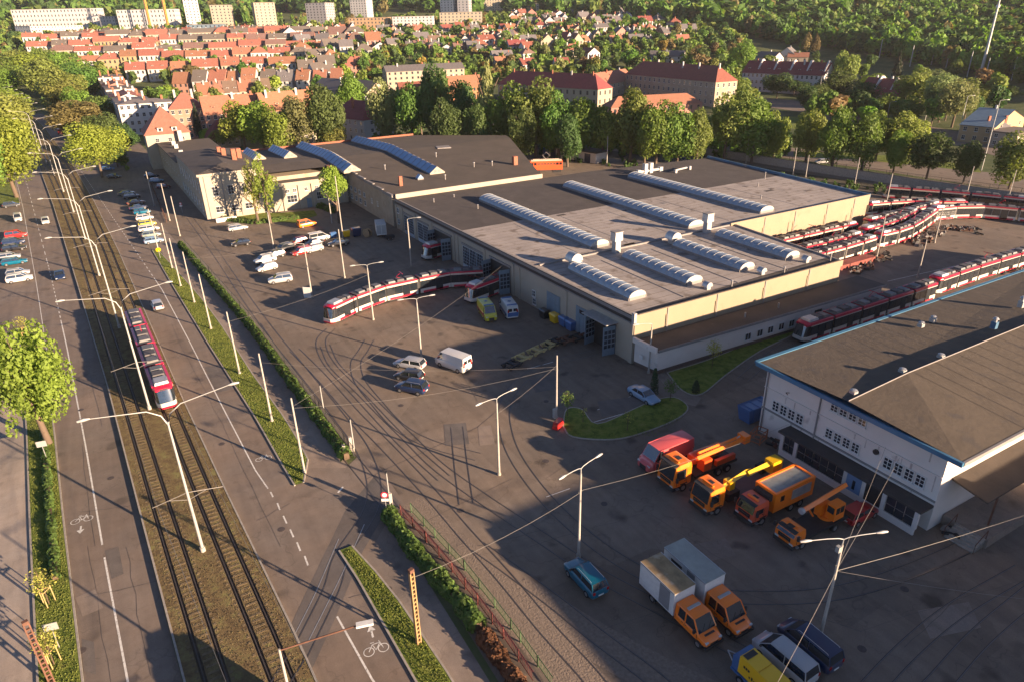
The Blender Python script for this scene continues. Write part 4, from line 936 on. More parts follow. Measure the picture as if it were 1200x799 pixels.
carat('minivan', 'orange', (360, 266), 8, 'orange works van by the hedge at the far side of the yard', None, cat='van', name='works_van')
g = 'cars parked nose to kerb along the right carriageway'
for i, (px, kind, pn, lb) in enumerate([((181, 285), 'hatch', 'pale blue', 'pale blue and white hatchback, nearest of the kerbside row'), ((178, 278), 'hatch', 'grey green', 'grey green hatchback second in the kerbside row'), ((175, 271), 'estate', 'white', 'white estate car third in the kerbside row'),
        ((173, 265), 'hatch', 'lime', 'yellowish car fourth in the kerbside row'), ((170, 258), 'hatch', 'white', 'white hatchback just beyond the yellowish car'), ((167, 251), 'hatch', 'teal', 'turquoise hatchback in the kerbside row'), ((163, 246), 'sedan', 'navy', 'navy car beside the turquoise one'),
        ((160, 240), 'sedan', 'brown', 'brown car in the middle of the kerbside row'), ((155, 233), 'suv', 'black', 'black suv toward the far end of the kerbside row'), ((149, 229), 'sedan', 'dark grey', 'dark grey saloon before the black suv')]):
    carat(kind, pn, px, 3, lb, g)
carat('hatch', 'pale blue', (184, 214), 0, 'pale blue hatchback parked against the corner block wall', None); carat('hatch', 'maroon', (192, 221), 0, 'maroon hatchback parked against the corner block wall', None); carat('sedan', 'dark grey', (178, 208), 0, 'dark grey saloon parked against the wall, beyond the pale blue one', None)
carat('hatch', 'blue', (127, 200), 5, 'bright blue car under the big roadside tree'); carat('sedan', 'black', (134, 209), -40, 'black saloon parked askew below the big roadside tree')
g = 'cars in the left roadside bay'
for px, kind, pn, lb in [((24, 330), 'suv', 'white', 'white suv nearest the camera in the left roadside bay'), ((22, 323), 'hatch', 'silver', 'silver hatchback beside the nearest white suv'), ((18, 310), 'estate', 'teal', 'blue-green estate car in the left roadside bay'), ((12, 304), 'hatch', 'silver', 'silver car mostly hidden behind the blue-green estate'),
        ((18, 294), 'estate', 'black', 'black estate car in the left roadside bay'), ((17, 287), 'suv', 'navy', 'navy suv next to the red van'), ((14, 243), 'hatch', 'dark grey', 'dark grey car farthest up the left roadside bay')]: carat(kind, pn, px, 2, lb, g)
carat('minivan', 'red', (20, 279), 2, 'bright red van in the left roadside bay', cat='van', name='delivery_van'); carat('minivan', 'white', (22, 259), -86, 'small white van pulling out beside the far end of the left bay', cat='van', name='delivery_van')
carat('hatch', 'white', (54, 262), -86, 'white hatchback driving on the left carriageway', name='moving_car'); carat('sedan', 'navy', (71, 326), -86, 'dark blue saloon driving on the left carriageway', name='moving_car')
carat('hatch', 'silver', (185, 361), 94, 'silver hatchback driving beside the tram on the right carriageway', name='moving_car'); carat('hatch', 'maroon', (99, 191), 94, 'maroon car driving away on the far right carriageway', name='moving_car')
carat('van', 'red', (71, 157), 94, 'red and white van far along the street beside the masts', cat='van', name='delivery_van')
carat('hatch', 'silver', (962, 192), 158, 'silver car on the street behind the retaining wall', name='moving_car')
carat('sedan', 'pale blue', (1172, 157), 100, 'pale car beside the blue-roofed house'); carat('hatch', 'pale blue', (968, 133), 100, 'pale blue car on the far road among the trees', name='moving_car')
for px, pn, lb in (((733, 168), 'white', 'white car under the trees behind the hall'), ((744, 168), 'maroon', 'dark red car under the trees behind the hall'), ((713, 172), 'silver', 'silver car under the trees right of the low blue-doored shed'), ((757, 167), 'dark grey', 'grey car under the trees beyond the hall roof')): carat('hatch', pn, px, 60, lb)

def ambulance(px, rz, pn, stripe, label):
    t = carat('van', pn, px, rz, label, None, cat='ambulance', name='ambulance'); w = 1.025; ms = paint(stripe, PC[stripe])
    for s_ in (-1, 1): MB().box(-2.6, 1.9, s_*w-.02, s_*w+.02, .75, 1.15).build('side_stripe', ms, t)
    MB().box(1.0, 1.25, -.8, .8, 2.42, 2.56).build('light_bar', PAINT.get('blue') or paint('blue', PC['blue']), t); MB().box(-2.3, -2.1, -.8, .8, 2.42, 2.55).build('light_bar', paint('blue', PC['blue']), t)
    MB().box(2.0, 2.6, -.85, .85, .98, 1.02).build('bonnet_marking', ms, t); MB().box(-2.77, -2.74, -.9, .9, .6, 1.3).build('rear_marking', ms, t)
    b = MB()    # star of life: six bars on the roof
    for k in range(3): b.box(-.9, -.3, -.09, .09, 2.475, 2.5, 0, rz=k*pi/3, c=(-.6, 0))
    b.build('roof_star', paint('blue', PC['blue']), t)
ambulance((571, 371), math.degrees(heading((580, 381), (562, 357))), 'lime', 'red', 'yellow ambulance with red stripe parked in front of the tram gate'); ambulance((596, 368), math.degrees(heading((587, 354), (604, 378))), 'white', 'blue', 'white and blue ambulance parked beside the yellow one')

# crew-cab box trucks
def wheels(t, xs, w, r=.45, dual=()):
    for x in xs:
        for s_ in (-1, 1):
            y0, y1 = s_*(w-.30), s_*w; o = MB().ycyl(x, r, r, min(y0, y1), max(y0, y1), 16).build('wheel', m_tire, t)
            y2 = s_*(w+.02); MB().ycyl(x, r, r*.55, min(y1, y2), max(y1, y2), 10).build('rim', m_rim, o)
def box_truck(loc, rz, L_, roofm, label, door):
    t = thing('box_truck', label, 'truck', (loc[0], loc[1], .02), rz, 'white box trucks with orange crew cabs'); P = paint('orange', PC['orange']); w = 1.0
    # van-like crew cab 3.4 m long at the front (x from 0 to 3.4), box behind
    st = [(0, .98, 1.25, .45), (.4, 1, 1.25, .42), (1.7, 1, 1.25, .40), (2.45, .99, 1.22, .40), (2.9, .94, 1.08, .42), (3.3, .86, .95, .46), (3.42, .74, .80, .5)]; rs = []
    for x, ws, zt, z0 in st:
        a = w*ws; c = [(a*.9, z0), (a, z0+.14), (a, (z0+zt)/2), (a*.98, zt-.12), (a*.92, zt), (a*.5, zt+.03)]; rs.append([(x, y, z) for y, z in c]+[(x, -y, z) for y, z in reversed(c)])
    MB().rings(rs, 0, True, True, True).build('cab', P, t)
    yt, zt = .82, 2.2; b = MB(); ys = [-1+k/3 for k in range(7)]
    b.rings([[(x, yt*y, zt+d_-.06*abs(y)**3) for y in ys] for x, d_ in ((0, .03), (.8, .08), (1.6, .07), (1.98, .0))], 0, False, True)
    b.poly([(0, -.92, 1.2), (0, .92, 1.2), (0, yt, zt), (0, -yt, zt)])
    for s_ in (-1, 1):
        for x0, x1 in ((.04, .04), (1.15, 1.1), (2.6, 1.95)): b.tube([(x0, s_*.93, 1.2), (x1, s_*yt, zt-.03)], .07, 4)
        b.tube([(0, s_*yt, zt-.04), (1.95, s_*yt, zt-.04)], .07, 4)
        b.poly([(0, s_*.95, 1.2), (.35, s_*.95, 1.2), (.35, s_*.84, zt), (0, s_*.84, zt)])
    b.build('cab_roof', P, t)
    MB().box(.9, 1.15, -.62, .62, zt+.06, zt+.17).build('light_bar', m_rib, t)
    b = MB(); b.poly([(2.6, -.88, 1.22), (2.6, .88, 1.22), (1.98, .76, zt-.03), (1.98, -.76, zt-.03)]); b.build('windscreen', m_carglass, t)
    for s_ in (-1, 1):
        for x0, x1, x2, x3 in ((.35, 1.08, 1.03, .38), (1.22, 2.5, 1.92, 1.18)):
            b = MB(); b.poly([(x0, s_*.94, 1.24), (x1, s_*.94, 1.24), (x2, s_*.83, zt-.1), (x3, s_*.83, zt-.1)]); b.build('side_window', m_carglass, t)
        MB().box(3.18, 3.4, s_*.68-.14, s_*.68+.14, .78, .96).build('headlight', m_lampw, t); MB().box(2.25, 2.4, s_*1.12-.1, s_*1.12+.1, 1.25, 1.6).build('mirror', m_plastic, t)
    for s_ in (-1, 1):
        for xx in (.12, 1.14, 2.5): MB().box(xx-.012, xx+.012, s_*.985-.012, s_*.985+.018, .5, 1.2).build('door_seam', m_dark, t)
        for xx in (.9, 1.3): MB().box(xx-.09, xx+.09, s_*.99-.01, s_*.99+.03, 1.02, 1.07).build('door_handle', m_plastic, t)
        MB().box(.1, 3.2, s_*1.0-.02, s_*1.0+.02, .55, .68).build('side_trim', m_plastic, t)
        for xx in (-1.2, -2.4, -3.4): MB().box(xx-.02, xx+.02, s_*1.08-.01, s_*1.08+.02, .85, 3.05).build('panel_rib', m_lampgrey, bx0) if 0 else None
    for yy in (-.45, .2): b = MB(); b.tube([(2.6, yy, 1.27), (2.35, yy+.45, 1.66)], .014, 4); b.build('wiper', m_dark, t)
    MB().box(3.45, 3.47, -.26, .26, .42, .54).build('number_plate', m_white, t); MB().box(2.75, 2.95, -.5, .5, 1.12, 1.15).build('bonnet_vent', m_plastic, t)
    MB().box(3.3, 3.5, -.95, .95, .36, .62).build('bumper', m_plastic, t); MB().box(3.38, 3.44, -.4, .4, .62, .78).build('grille', m_plastic, t)
    MB().box(-L_+.1, 3.0, -.5, .5, .45, .75).build('chassis', m_dark, t)
    bx = MB().box(-L_, -.06, -1.08, 1.08, .82, 3.1).build('cargo_box', m_white, t)
    MB().box(-L_-.02, -.04, -1.1, 1.1, 3.1, 3.16).build('box_roof', roofm, t)
    for s_ in (-1, 1): MB().box(-L_, -.04, s_*1.1-.03, s_*1.1+.03, 3.04, 3.18).build('roof_rail', m_galv, t)
    MB().box(-1.75 if door == 0 else -2.1, -.55 if door == 0 else -1.2, -1.1, -1.085, .95, 2.95).build('side_door', M('grey_shutter', (.20, .20, .21), .6), t)
    if door: MB().box(-L_+.9, -L_+2.2, -1.1, -1.085, 1.8, 2.7).build('side_hatch', m_dark, t)
    wheels(t, (2.7, -L_*.62), 1.0, .38)
    MB().box(-L_-.05, -L_+.1, -1.0, 1.0, .55, .7).build('rear_bumper', m_plastic, t)
    for s_ in (-1, 1): MB().box(-L_-.03, -L_, s_*.9-.12, s_*.9+.12, .85, 1.05).build('tail_light', m_lampr, t)
m_boxroof = M('weathered_box_roof', (.27, .19, .10), .85, .3, 1.2, dirt=((.36, .30, .22), .9, .58)); m_boxroof2 = M('grey_box_roof', (.30, .31, .28), .8, .12, .8)
box_truck((31.15, 28.4), radians(-90), 4.2, m_boxroof, 'white box truck with orange crew cab and brown weathered roof, nearer the lamp post', 0)
box_truck((34.0, 28.0), radians(-90), 4.9, m_boxroof2, 'white box truck with orange crew cab and clean grey-green roof', 1)

def cab_truck(loc, rz, L_, label, name='works_truck', face='orange', hi=2.75, cw=1.2, cl=2.0, front=None):
    """cab-over lorry; x=0 at the rear of the bed, cab front at x=L_"""
    t = thing(name, label, 'truck', (loc[0], loc[1], .02), rz, None); P = paint(face, PC[face])
    x1 = L_; x0 = L_-cl; rs = []
    for x, ws, zt in ((x0, .98, hi-.06), (x0+.25, 1, hi), (x1-.75, 1, hi), (x1-.28, .97, hi-.22), (x1-.02, .94, 1.62), (x1, .92, 1.0)):
        a = cw*ws; rs.append([(x, a*.96, .75), (x, a, .95), (x, a, zt-.45 if zt > 2 else zt-.1), (x, a*.90, zt), (x, -a*.90, zt), (x, -a, zt-.45 if zt > 2 else zt-.1), (x, -a, .95), (x, -a*.96, .75)])
    b = MB(); b.rings(rs, 0, True, False, True); b.build('cab', P, t)
    b = MB(); b.poly([(x1+.015, -cw*.86, 1.62), (x1+.015, cw*.86, 1.62), (x1-.26, cw*.82, hi-.26), (x1-.26, -cw*.82, hi-.26)]); b.build('windscreen', m_carglass, t)
    for s_ in (-1, 1):
        MB().box(x0+.75, x1-.32, s_*cw*1.0-.012, s_*cw*1.0+.012, 1.55, hi-.5).build('side_window', m_carglass, t); MB().box(x1-.3, x1-.1, s_*(cw+.2)-.1, s_*(cw+.2)+.1, 1.6, 2.1).build('mirror', m_plastic, t)
        MB().box(x1-.06, x1+.03, s_*cw*.72-.2, s_*cw*.72+.2, .82, 1.0).build('headlight', m_lampw, t)
    MB().box(x1-.3, x1+.1, -cw*.98, cw*.98, .42, .80).build('bumper', m_plastic, t); MB().box(x1-.05, x1+.03, -cw*.6, cw*.6, 1.08, 1.5).build('grille', front or m_plastic, t)
    MB().box(x1-1.1, x1-.9, -cw*.55, cw*.55, hi, hi+.14).build('light_bar', PAINT.get('orange'), t)
    MB().box(.1, x0+.2, -.45, .45, .6, .95).build('chassis', m_dark, t)
    MB().box(x1-.62, x1-.12, -cw*.84, cw*.84, hi-.16, hi-.06).build('sun_visor', m_plastic, t); MB().box(x0+.5, x0+1.0, -.3, .3, hi, hi+.06).build('roof_hatch', m_plastic, t)
    for s_ in (-1, 1):
        for xx in (x0+.62, x1-.34): MB().box(xx-.012, xx+.012, s_*cw-.01, s_*cw+.012, .95, hi-.5).build('door_seam', m_dark, t)
        MB().box(x0+.72, x0+.9, s_*cw-.01, s_*cw+.03, 1.36, 1.42).build('door_handle', m_plastic, t); MB().box(x0+.7, x1-.5, s_*cw*.9-.12, s_*cw*.9+.12, .40, .5).build('cab_step', m_galv, t)
        MB().box(x1-1.75, x1-.85, s_*(cw-.14)-.2, s_*(cw-.14)+.2, .98, 1.06).build('mudguard', m_plastic, t)
    MB().box(x1+.02, x1+.035, -.28, .28, .5, .64).build('number_plate', m_white, t); MB().box(x1+.0, x1+.03, -cw*.5, cw*.5, 1.18, 1.22).box(x1+.0, x1+.03, -cw*.5, cw*.5, 1.32, 1.36).build('grille_bar', m_galv, t)
    for yy in (-.5, .1): b = MB(); b.tube([(x1+.03, yy, 1.64), (x1-.1, yy+.5, 2.1)], .015, 4); b.build('wiper', m_dark, t)
    wheels(t, (L_-1.3, 1.6)+((2.9,) if L_ > 8 else ()), cw, .48 if cw > 1.1 else .42)
    return t
P_o = paint('orange', PC['orange']); P_y = paint('yellow', PC['yellow']); P_r = paint('tankred', (.50, .075, .015))
# 1 orange truck with long folded aerial boom
t = cab_truck((50.4, 42.0), pi, 9.2, 'large orange truck with long folded orange boom and red tank beside the faded red van', cl=2.3, hi=3.3, cw=1.28)
MB().box(.2, 6.2, -1.2, 1.2, .95, 1.2).build('deck', m_dark, t)
b = MB(); b.tube([(1.2, -.55, 1.95), (1.25, -.55, 1.95), (5.2, -.55, 1.95), (5.3, -.55, 1.95)], [.5, .68, .68, .5], 14); b.build('tank', P_r, t)
MB().box(3.9, 5.0, .1, 1.1, 1.2, 2.5).build('turret', P_r, t)
b = MB(); b.tube([(5.6, .55, 2.75), (-1.2, .45, 2.75)], .28, 4); b.tube([(5.0, .1, 2.9), (-1.4, .1, 2.95)], .22, 4); b.build('boom', P_o, t)
MB().box(-1.9, -1.1, -.3, .8, 2.3, 3.2).build('boom_knuckle', P_o, t); MB().tube([(1.2, .1, 2.6), (-.9, .2, 3.1)], .08, 6).build('hydraulic_ram', m_galv, t)
MB().box(.5, 3.2, .75, 1.15, 1.25, 1.9).build('locker', P_r, t)
# 2 orange truck with yellow loader crane
t = cab_truck((50.9, 37.5), pi, 9.4, 'orange truck with a yellow folded loader crane and dark flat bed', cl=2.1, hi=3.1, cw=1.26, front=m_plastic)
MB().box(.2, 5.0, -1.2, 1.2, 1.0, 1.18).build('deck', M('grey_deck', (.11, .095, .10), .8), t); MB().box(5.1, 6.6, -1.15, 1.15, .8, 1.7).build('locker', m_dark, t)
MB().box(5.4, 6.1, -.2, .7, 1.2, 2.6).build('crane_column', P_y, t)
b = MB(); b.tube([(6.6, .3, 2.25), (3.6, .25, 2.75), (2.9, .25, 2.7)], [.24, .3, .28], 4); b.tube([(3.6, .55, 2.7), (.6, .6, 2.9)], [.34, .32], 4); b.build('crane_arm', P_y, t)
MB().box(-.7, .7, .1, 1.2, 1.9, 3.3).build('operator_cab', P_y, t); MB().box(-.4, .4, .08, .1, 2.6, 3.1).build('cab_window', m_carglass, t)
MB().tube([(3.2, .2, 2.4), (1.2, .4, 3.0)], .09, 6).build('hydraulic_ram', m_dark, t); MB().box(-.3, .8, -.9, .0, 1.2, 2.0).build('drum', m_dark, t)
# 3 orange service truck with grey-topped box body
t = cab_truck((52.2, 34.1), pi, 8.2, 'orange service truck with tall box body and streaked grey roof', face='orangered', cl=2.0, hi=2.6, cw=1.15)
bd = MB().box(.0, 5.6, -1.22, 1.22, .95, 3.0).build('box_body', P_o, t); MB().box(.25, 5.35, -1.02, 1.02, 3.0, 3.06).build('body_roof', M('streaked_roof', (.26, .28, .27), .5, .3, .9, metal=.3), t)
for x0, x1, y0, y1 in ((0, 5.6, -1.26, -1.02), (0, 5.6, 1.02, 1.26), (0, .25, -1.02, 1.02), (5.35, 5.6, -1.02, 1.02)): MB().box(x0, x1, y0, y1, 3.0, 3.16).build('roof_rim', P_o, t)
MB().box(.5, 3.2, 1.22, 1.25, 1.6, 2.7).build('side_shutter', m_galv, t); MB().box(4.3, 4.8, 1.22, 1.25, 2.0, 2.6).build('side_window', m_carglass, t); MB().box(5.6, 6.1, -.9, .9, 2.2, 2.9).build('front_locker', m_dark, t)
# 4 small orange crane truck
t = cab_truck((52.0, 29.9), pi, 7.4, 'small orange crane truck with telescopic jib over its cab, next to the red hatchback', cl=1.5, hi=2.2, cw=1.1)
MB().box(.0, 5.7, -1.15, 1.15, .95, 1.15).build('deck', m_dark, t); MB().cyl((1.7, 0), .8, 1.15, 1.4, 16).build('turntable', P_o, t)
oc = MB().box(.7, 2.1, .1, 1.1, 1.4, 3.0, ty=.05).build('operator_cab', P_o, t)
for a_ in ((.85, 1.35), (1.45, 1.95)): MB().box(a_[0], a_[1], 1.06, 1.09, 2.1, 2.8).build('cab_window', m_carglass, oc)
MB().box(2.08, 2.11, .25, .95, 2.1, 2.8).build('cab_window', m_carglass, oc)
b = MB(); b.tube([(4.9, -.45, 2.75), (-1.2, -.45, 3.35)], .27, 4); b.build('jib', P_o, t); b = MB(); b.tube([(5.0, -.45, 2.75), (4.7, -.45, 2.77)], .31, 8); b.build('jib_head', m_rib, t)
MB().box(1.2, 2.6, -.7, -.1, 1.4, 2.6).build('winch_housing', P_o, t); MB().tube([(3.0, -.45, 1.4), (3.9, -.45, 2.6)], .1, 6).build('jib_ram', P_o, t)
for k in range(4): MB().box(.2+k*1.4, .5+k*1.4, -1.4, -1.1, .5, 1.2).build('outrigger', m_dark, t)

# yellow equipment unit on a blue trailer
t = thing('equipment_trailer', 'yellow covered equipment unit on a blue trailer at the bottom edge', 'trailer', (31.6, 21.6, .02), radians(90))
MB().box(-2.6, 1.2, -1.0, 1.0, .55, .75).build('trailer_bed', paint('blue', PC['blue']), t); wheels(t, (-.8, .2), 1.1, .34)
y_ = MB().box(-2.7, .6, -.55, .95, .85, 2.35, ty=.04).build('housing', P_y, t)
for x0, x1 in ((-2.65, -1.1), (-1.0, .55)): MB().box(x0, x1, -.5, .9, 2.35, 2.41).build('lid', P_y, y_)
MB().box(.05, .5, -.3, .75, 2.41, 2.44).build('vent_grille', m_dark, y_)
MB().box(.62, 1.2, -.9, .9, .75, 1.9).build('end_frame', paint('blue', PC['blue']), t); MB().tube([(1.2, -.6, .65), (2.4, 0, .6)], .05, 5).tube([(1.2, .6, .65), (2.4, 0, .6)], .05, 5).build('drawbar', m_galv, t)
b = MB()
for k in range(5): b.box(-1.4+k*.22, -1.28+k*.22, .955, .97, 1.2, 1.5 if k % 2 else 1.38)
for k in range(3): b.box(-.4+k*.2, -.25+k*.2, .955, .97, 1.7, 1.9)
b.build('lettering', m_dark, y_)

# ------------------------------------------------------------ trams
m_tred = M('tram_red', (.52, .012, .045), .3, .04, .5, coat=.4); m_twhite = M('tram_white', (.55, .50, .44), .35, .06, .5); m_troof = M('tram_roof', (.075, .07, .075), .7, .15, .8); m_tunit = M('tram_roof_unit', (.13, .13, .135), .55, .12, 1.5, metal=.2)
m_tfade = M('old_tram_cream', (.56, .45, .36), .5, .08, .6)
TM = {}
def tram_meshes(L_, end, style):
    k = (round(L_, 1), end, style)
    if k in TM: return TM[k]
    w = 1.18; o = []; x0, x1 = -L_/2, L_/2; nose = 1.25 if end == 1 else 0; xe = x1-nose
    o.append(('lower_body', MB().box(x0, xe, -w, w, .34, 1.12).mesh('lower_body', m_twhite), []))
    for s_ in (-1, 1): o.append(('side_panel', MB().box(x0+.4, xe-.5, s_*(w+.01)-.015, s_*(w+.01)+.015, .36, .72 if style else .60).mesh('side_panel', m_tred), []))
    for s_ in (-1, 1):
        n = max(2, round((xe-x0)/1.45)); ww = (xe-x0-.1)/n
        for i in range(n):
            xa = x0+.05+i*ww
            isdoor = (i % 3 == 1)
            b = MB(); b.box(xa+.04, xa+ww-.04, s_*w-.02, s_*w+.025*s_, .42 if isdoor else 1.14, 2.62); 
            o.append(('door' if isdoor else 'window', b.mesh('door' if isdoor else 'window', m_carglass), []))
    o.append(('window_band', MB().box(x0, xe, -w+.02, w-.02, 1.12, 2.62).mesh('window_band', m_twhite if style == 2 else m_plastic), []))
    o.append(('roof_band', MB().box(x0, xe, -w-.01, w+.01, 2.64, 3.12).mesh('roof_band', m_tred), []))
    o.append(('cornice_line', MB().box(x0, xe, -w-.03, w+.03, 2.60, 2.72 if style == 0 else 2.9).mesh('cornice_line', m_tfade if style else m_twhite), []))
    o.append(('roof', MB().box(x0, xe, -w+.30, w-.30, 3.10, 3.18).mesh('roof', m_troof), []))
    xs = [x0+.5, x0+.5+(xe-x0-1)*.36, x0+.5+(xe-x0-1)*.7]
    for i, x in enumerate(xs): o.append(('roof_unit', MB().box(x, x+(xe-x0-1)*.27, -.75, .75, 3.18, 3.45+.08*(i % 2), tx=.06, ty=.1).mesh('roof_unit', m_tunit if i != 1 else m_troof), []))
    if end == 0: o.append(('bellows', MB().box(x1, x1+.55, -w+.12, w-.12, .5, 3.0).mesh('bellows', m_dark), []))
    if end == 1:
        def sec(x, ww, z0, z1, z2, zt): return [(x, ww*.92, z0), (x, ww, z0+.15), (x, ww, z1), (x, ww*.96, z2), (x, ww*.8, zt), (x, -ww*.8, zt), (x, -ww*.96, z2), (x, -ww, z1), (x, -ww, z0+.15), (x, -ww*.92, z0)]
        low = [sec(xe, w, .34, .8, 1.1, 1.16), sec(xe+.6, w*.96, .34, .8, 1.1, 1.15), sec(xe+1.05, w*.84, .36, .8, 1.08, 1.12), sec(xe+1.25, w*.66, .45, .78, 1.0, 1.05)]
        o.append(('nose', MB().rings(low, 0, True, True, True).mesh('nose', m_twhite), []))
        o.append(('nose_bumper', MB().rings([[(x, y, z) for x, y, z in r] for r in (sec(xe+.5, w*.99, .3, .4, .55, .6), sec(xe+1.1, w*.86, .3, .4, .55, .6), sec(xe+1.32, w*.64, .34, .4, .52, .56))], 0, True, True, True).mesh('nose_bumper', m_tred if style else m_plastic), []))
        top = [sec(xe, w, 2.62, 2.8, 3.0, 3.14), sec(xe+.35, w*.96, 2.62, 2.8, 2.98, 3.12), sec(xe+.72, w*.84, 2.6, 2.74, 2.86, 2.95)]
        o.append(('cab_roof', MB().rings(top, 0, True, True, True).mesh('cab_roof', m_tred), []))
        ga = [(xe, w*.99), (xe+.6, w*.95), (xe+1.02, w*.83), (xe+1.2, w*.6)]; gb = [(xe, w*.98), (xe+.33, w*.94), (xe+.62, w*.80), (xe+.72, w*.6)]
        lo = [(x, y, 1.1) for x, y in ga]+[(x, -y, 1.1) for x, y in reversed(ga)]; hi = [(x, y, 2.64) for x, y in gb]+[(x, -y, 2.64) for x, y in reversed(gb)]
        o.append(('windscreen', MB().rings([lo, hi], 0, False, True).mesh('windscreen', m_carglass), []))
        for s_ in (-1, 1): o.append(('headlight', MB().box(xe+1.0, xe+1.24, s_*.62-.12, s_*.62+.12, .72, .9).mesh('headlight', m_lampw), []))
        o.append(('air_conditioner', MB().box(xe-1.9, xe+.1, -.85, .85, 3.18, 3.5, tx=.1, ty=.12).mesh('air_conditioner', m_galv), []))
        o.append(('destination_sign', MB().box(xe+.66, xe+.74, -.5, .5, 2.66, 2.84).mesh('destination_sign', m_plastic), []))
    for x in (x0+1.1, xe-1.3) if L_ > 5 else (): 
        o.append(('bogie', MB().box(x-.6, x+.9, -.95, .95, .06, .36).mesh('bogie', m_dark), []))
    TM[k] = o; return o
def tram(path, label, n=5, tot=30.5, style=0, back=False, group=None, panto=True):
    P = spline(path, 14); L_ = (tot-(n-1)*.55)/n; d = [0]
    for a, c in zip(P, P[1:]): d.append(d[-1]+(c-a).length)
    def pt(s_):
        if s_ >= d[-1]: e = (P[-1]-P[-2]).normalized(); return P[-1]+e*(s_-d[-1])
        for i in range(1, len(d)):
            if d[i] >= s_: return P[i-1].lerp(P[i], (s_-d[i-1])/max(1e-6, d[i]-d[i-1]))
    t = thing('articulated_tram', label, 'tram', (P[0].x, P[0].y, .03), 0, group); s0 = 0
    for i in range(n):
        a, c = pt(s0), pt(s0+L_); s0 += L_+.55; m = (a+c)/2; dd = a-c; rz = atan2(dd.y, dd.x); end = 1 if i == 0 else (1 if (i == n-1 and back) else 0)
        last = (i == n-1 and back)
        if last: rz += pi
        for nm, me, _ in tram_meshes(L_, 1 if (i == 0 or last) else 0, style):
            if i == 0 and nm == 'bellows': continue
            ob(nm, me, t, (m.x-P[0].x, m.y-P[0].y, 0), rz)
        if i == 2 and panto and style < 3:
            b = MB(); b.tube([(-.7, 0, 3.2), (.5, 0, 3.9), (-.4, 0, 4.5)], .04, 5).tube([(-.4, -.8, 4.5), (-.4, .8, 4.5)], .05, 5); b.build('pantograph', m_tred, t, loc=(m.x-P[0].x, m.y-P[0].y, 0), rz=rz)
        if not last and i < n-1:
            pass
    return t
def ppx(*px): return [tuple(at(*p)[:2]) for p in px]
tx = lambda v: interp(T2, v)
tram([(tx(v), v) for v in (86.6, 92, 100, 110, 120, 130)], 'red and black articulated tram running along the street median', 4, 31.5, 1).location.z = .22
tram(ppx((384, 381), (415, 366), (450, 353), (490, 344), (530, 336))+[(57, 103.6), (66, 99)], 'long curved red and white articulated tram leaving the hall across the yard', 5, 31.5, 1)
tram([(46.6, 98.6), (51, 99.9), (56.5, 101.2), (62, 102), (80, 102)], 'tram nose poking out of the open hall gate behind the ambulances', 2, 14, 0)
tram([(49.5, 124.6), (58, 126), (70, 126)], 'tram nose just inside the farther open hall gate', 1, 8, 0)
tram([(81.2, 58.5), (90, 58.5), (113, 58.5)], 'red and black tram parked along the blue gutter of the white service building', 5, 32.5)
tram([(115.6, 59.3), (130, 59.5), (150, 59)], 'red and black tram with its nose behind the tail of another, near the right edge', 5, 32)
g = 'trams stabled beyond the hall'
tram([(106, 88.7), (121, 88.6), (135, 88.5)], 'stabled tram closest to the yellow hall wall', 5, 30, 2, True, g)
tram([(139, 88.4), (150, 88.5), (168, 89)], 'stabled tram ahead of the one along the yellow wall', 5, 28, 2, True, g)
tram([(106, 83.4), (120, 83), (130, 83.2)], 'stabled tram in the second track from the yellow wall', 4, 24, 2, True, g)
tram([(107, 79.2), (118, 79.2), (128, 79.8)], 'stabled tram on the third track, beside the red platform', 4, 23, 2, True, g)
tram([(131.5, 80.6), (142, 80.8), (158, 85.2)], 'stabled tram bending away at the end of the third track', 5, 29, 2, True, g)
tram([(132, 84.6), (142, 84.8), (156, 88)], 'stabled tram between the bending tram and the wall-side track', 4, 25, 2, True, g)
tram([(160, 86.6), (171, 82.6), (178, 72)], 'stabled tram curving across the far end of the yard', 4, 27, 2, True, g)
tram([(180, 66), (183, 55), (188, 40)], 'stabled tram continuing off at the right edge of the yard', 4, 26, 2, True, g)
tram([(152, 97.5), (163, 93.5), (172, 86.5)], 'stabled tram just beyond the pale end corner of the hall', 4, 25, 2, True, g)
tram([(172, 106), (181, 92), (188, 78)], 'farthest stabled tram under the retaining wall', 5, 32, 1, True, g)
# tram waiting below the frame on the street (its shade falls into view)
tram([(tx(v) - 0, v) for v in (9, 16, 24, 34)][:4], 'red tram on the street median below the crossing', 4, 26)

# orange-red electric service locomotive on the track behind the hall
lp = at(640, 203, 0); lq = at(708, 196, 0)
t = thing('electric_locomotive', 'orange-red boxy electric service locomotive with raised current collector behind the hall', 'locomotive', (84.5, 178, 0), radians(-25))
lp = at(640, 196, 3.0); t.location = (lp.x, lp.y, 1.3); t.rotation_euler = (0, 0, radians(-27))
Pl = paint('locored', (.62, .10, .035))
MB().box(-5.0, 5.0, -1.2, 1.2, 1.0, 3.7, ty=.05).build('body', Pl, t); MB().box(-4.8, 4.8, -1.0, 1.0, 3.7, 3.9, tx=.2, ty=.2).build('roof', m_tfade, t)
for x in (-3.2, 3.2): MB().box(x-1.3, x+1.3, -1.0, 1.0, .1, .95).build('bogie', m_dark, t)
for x in (-4.4, -3.4, 3.4, 4.4): MB().box(x-.35, x+.35, -1.24, -1.2, 2.5, 3.2).build('cab_window', m_carglass, t)
for k in range(6): MB().box(-2.6+k*.95, -1.95+k*.95, -1.24, -1.2, 2.6, 3.1).build('louvre', m_rust, t)
MB().box(5.0, 5.03, -.9, .9, 2.5, 3.3).build('windscreen', m_carglass, t); MB().box(-5.03, -5.0, -.9, .9, 2.5, 3.3).build('windscreen', m_carglass, t)
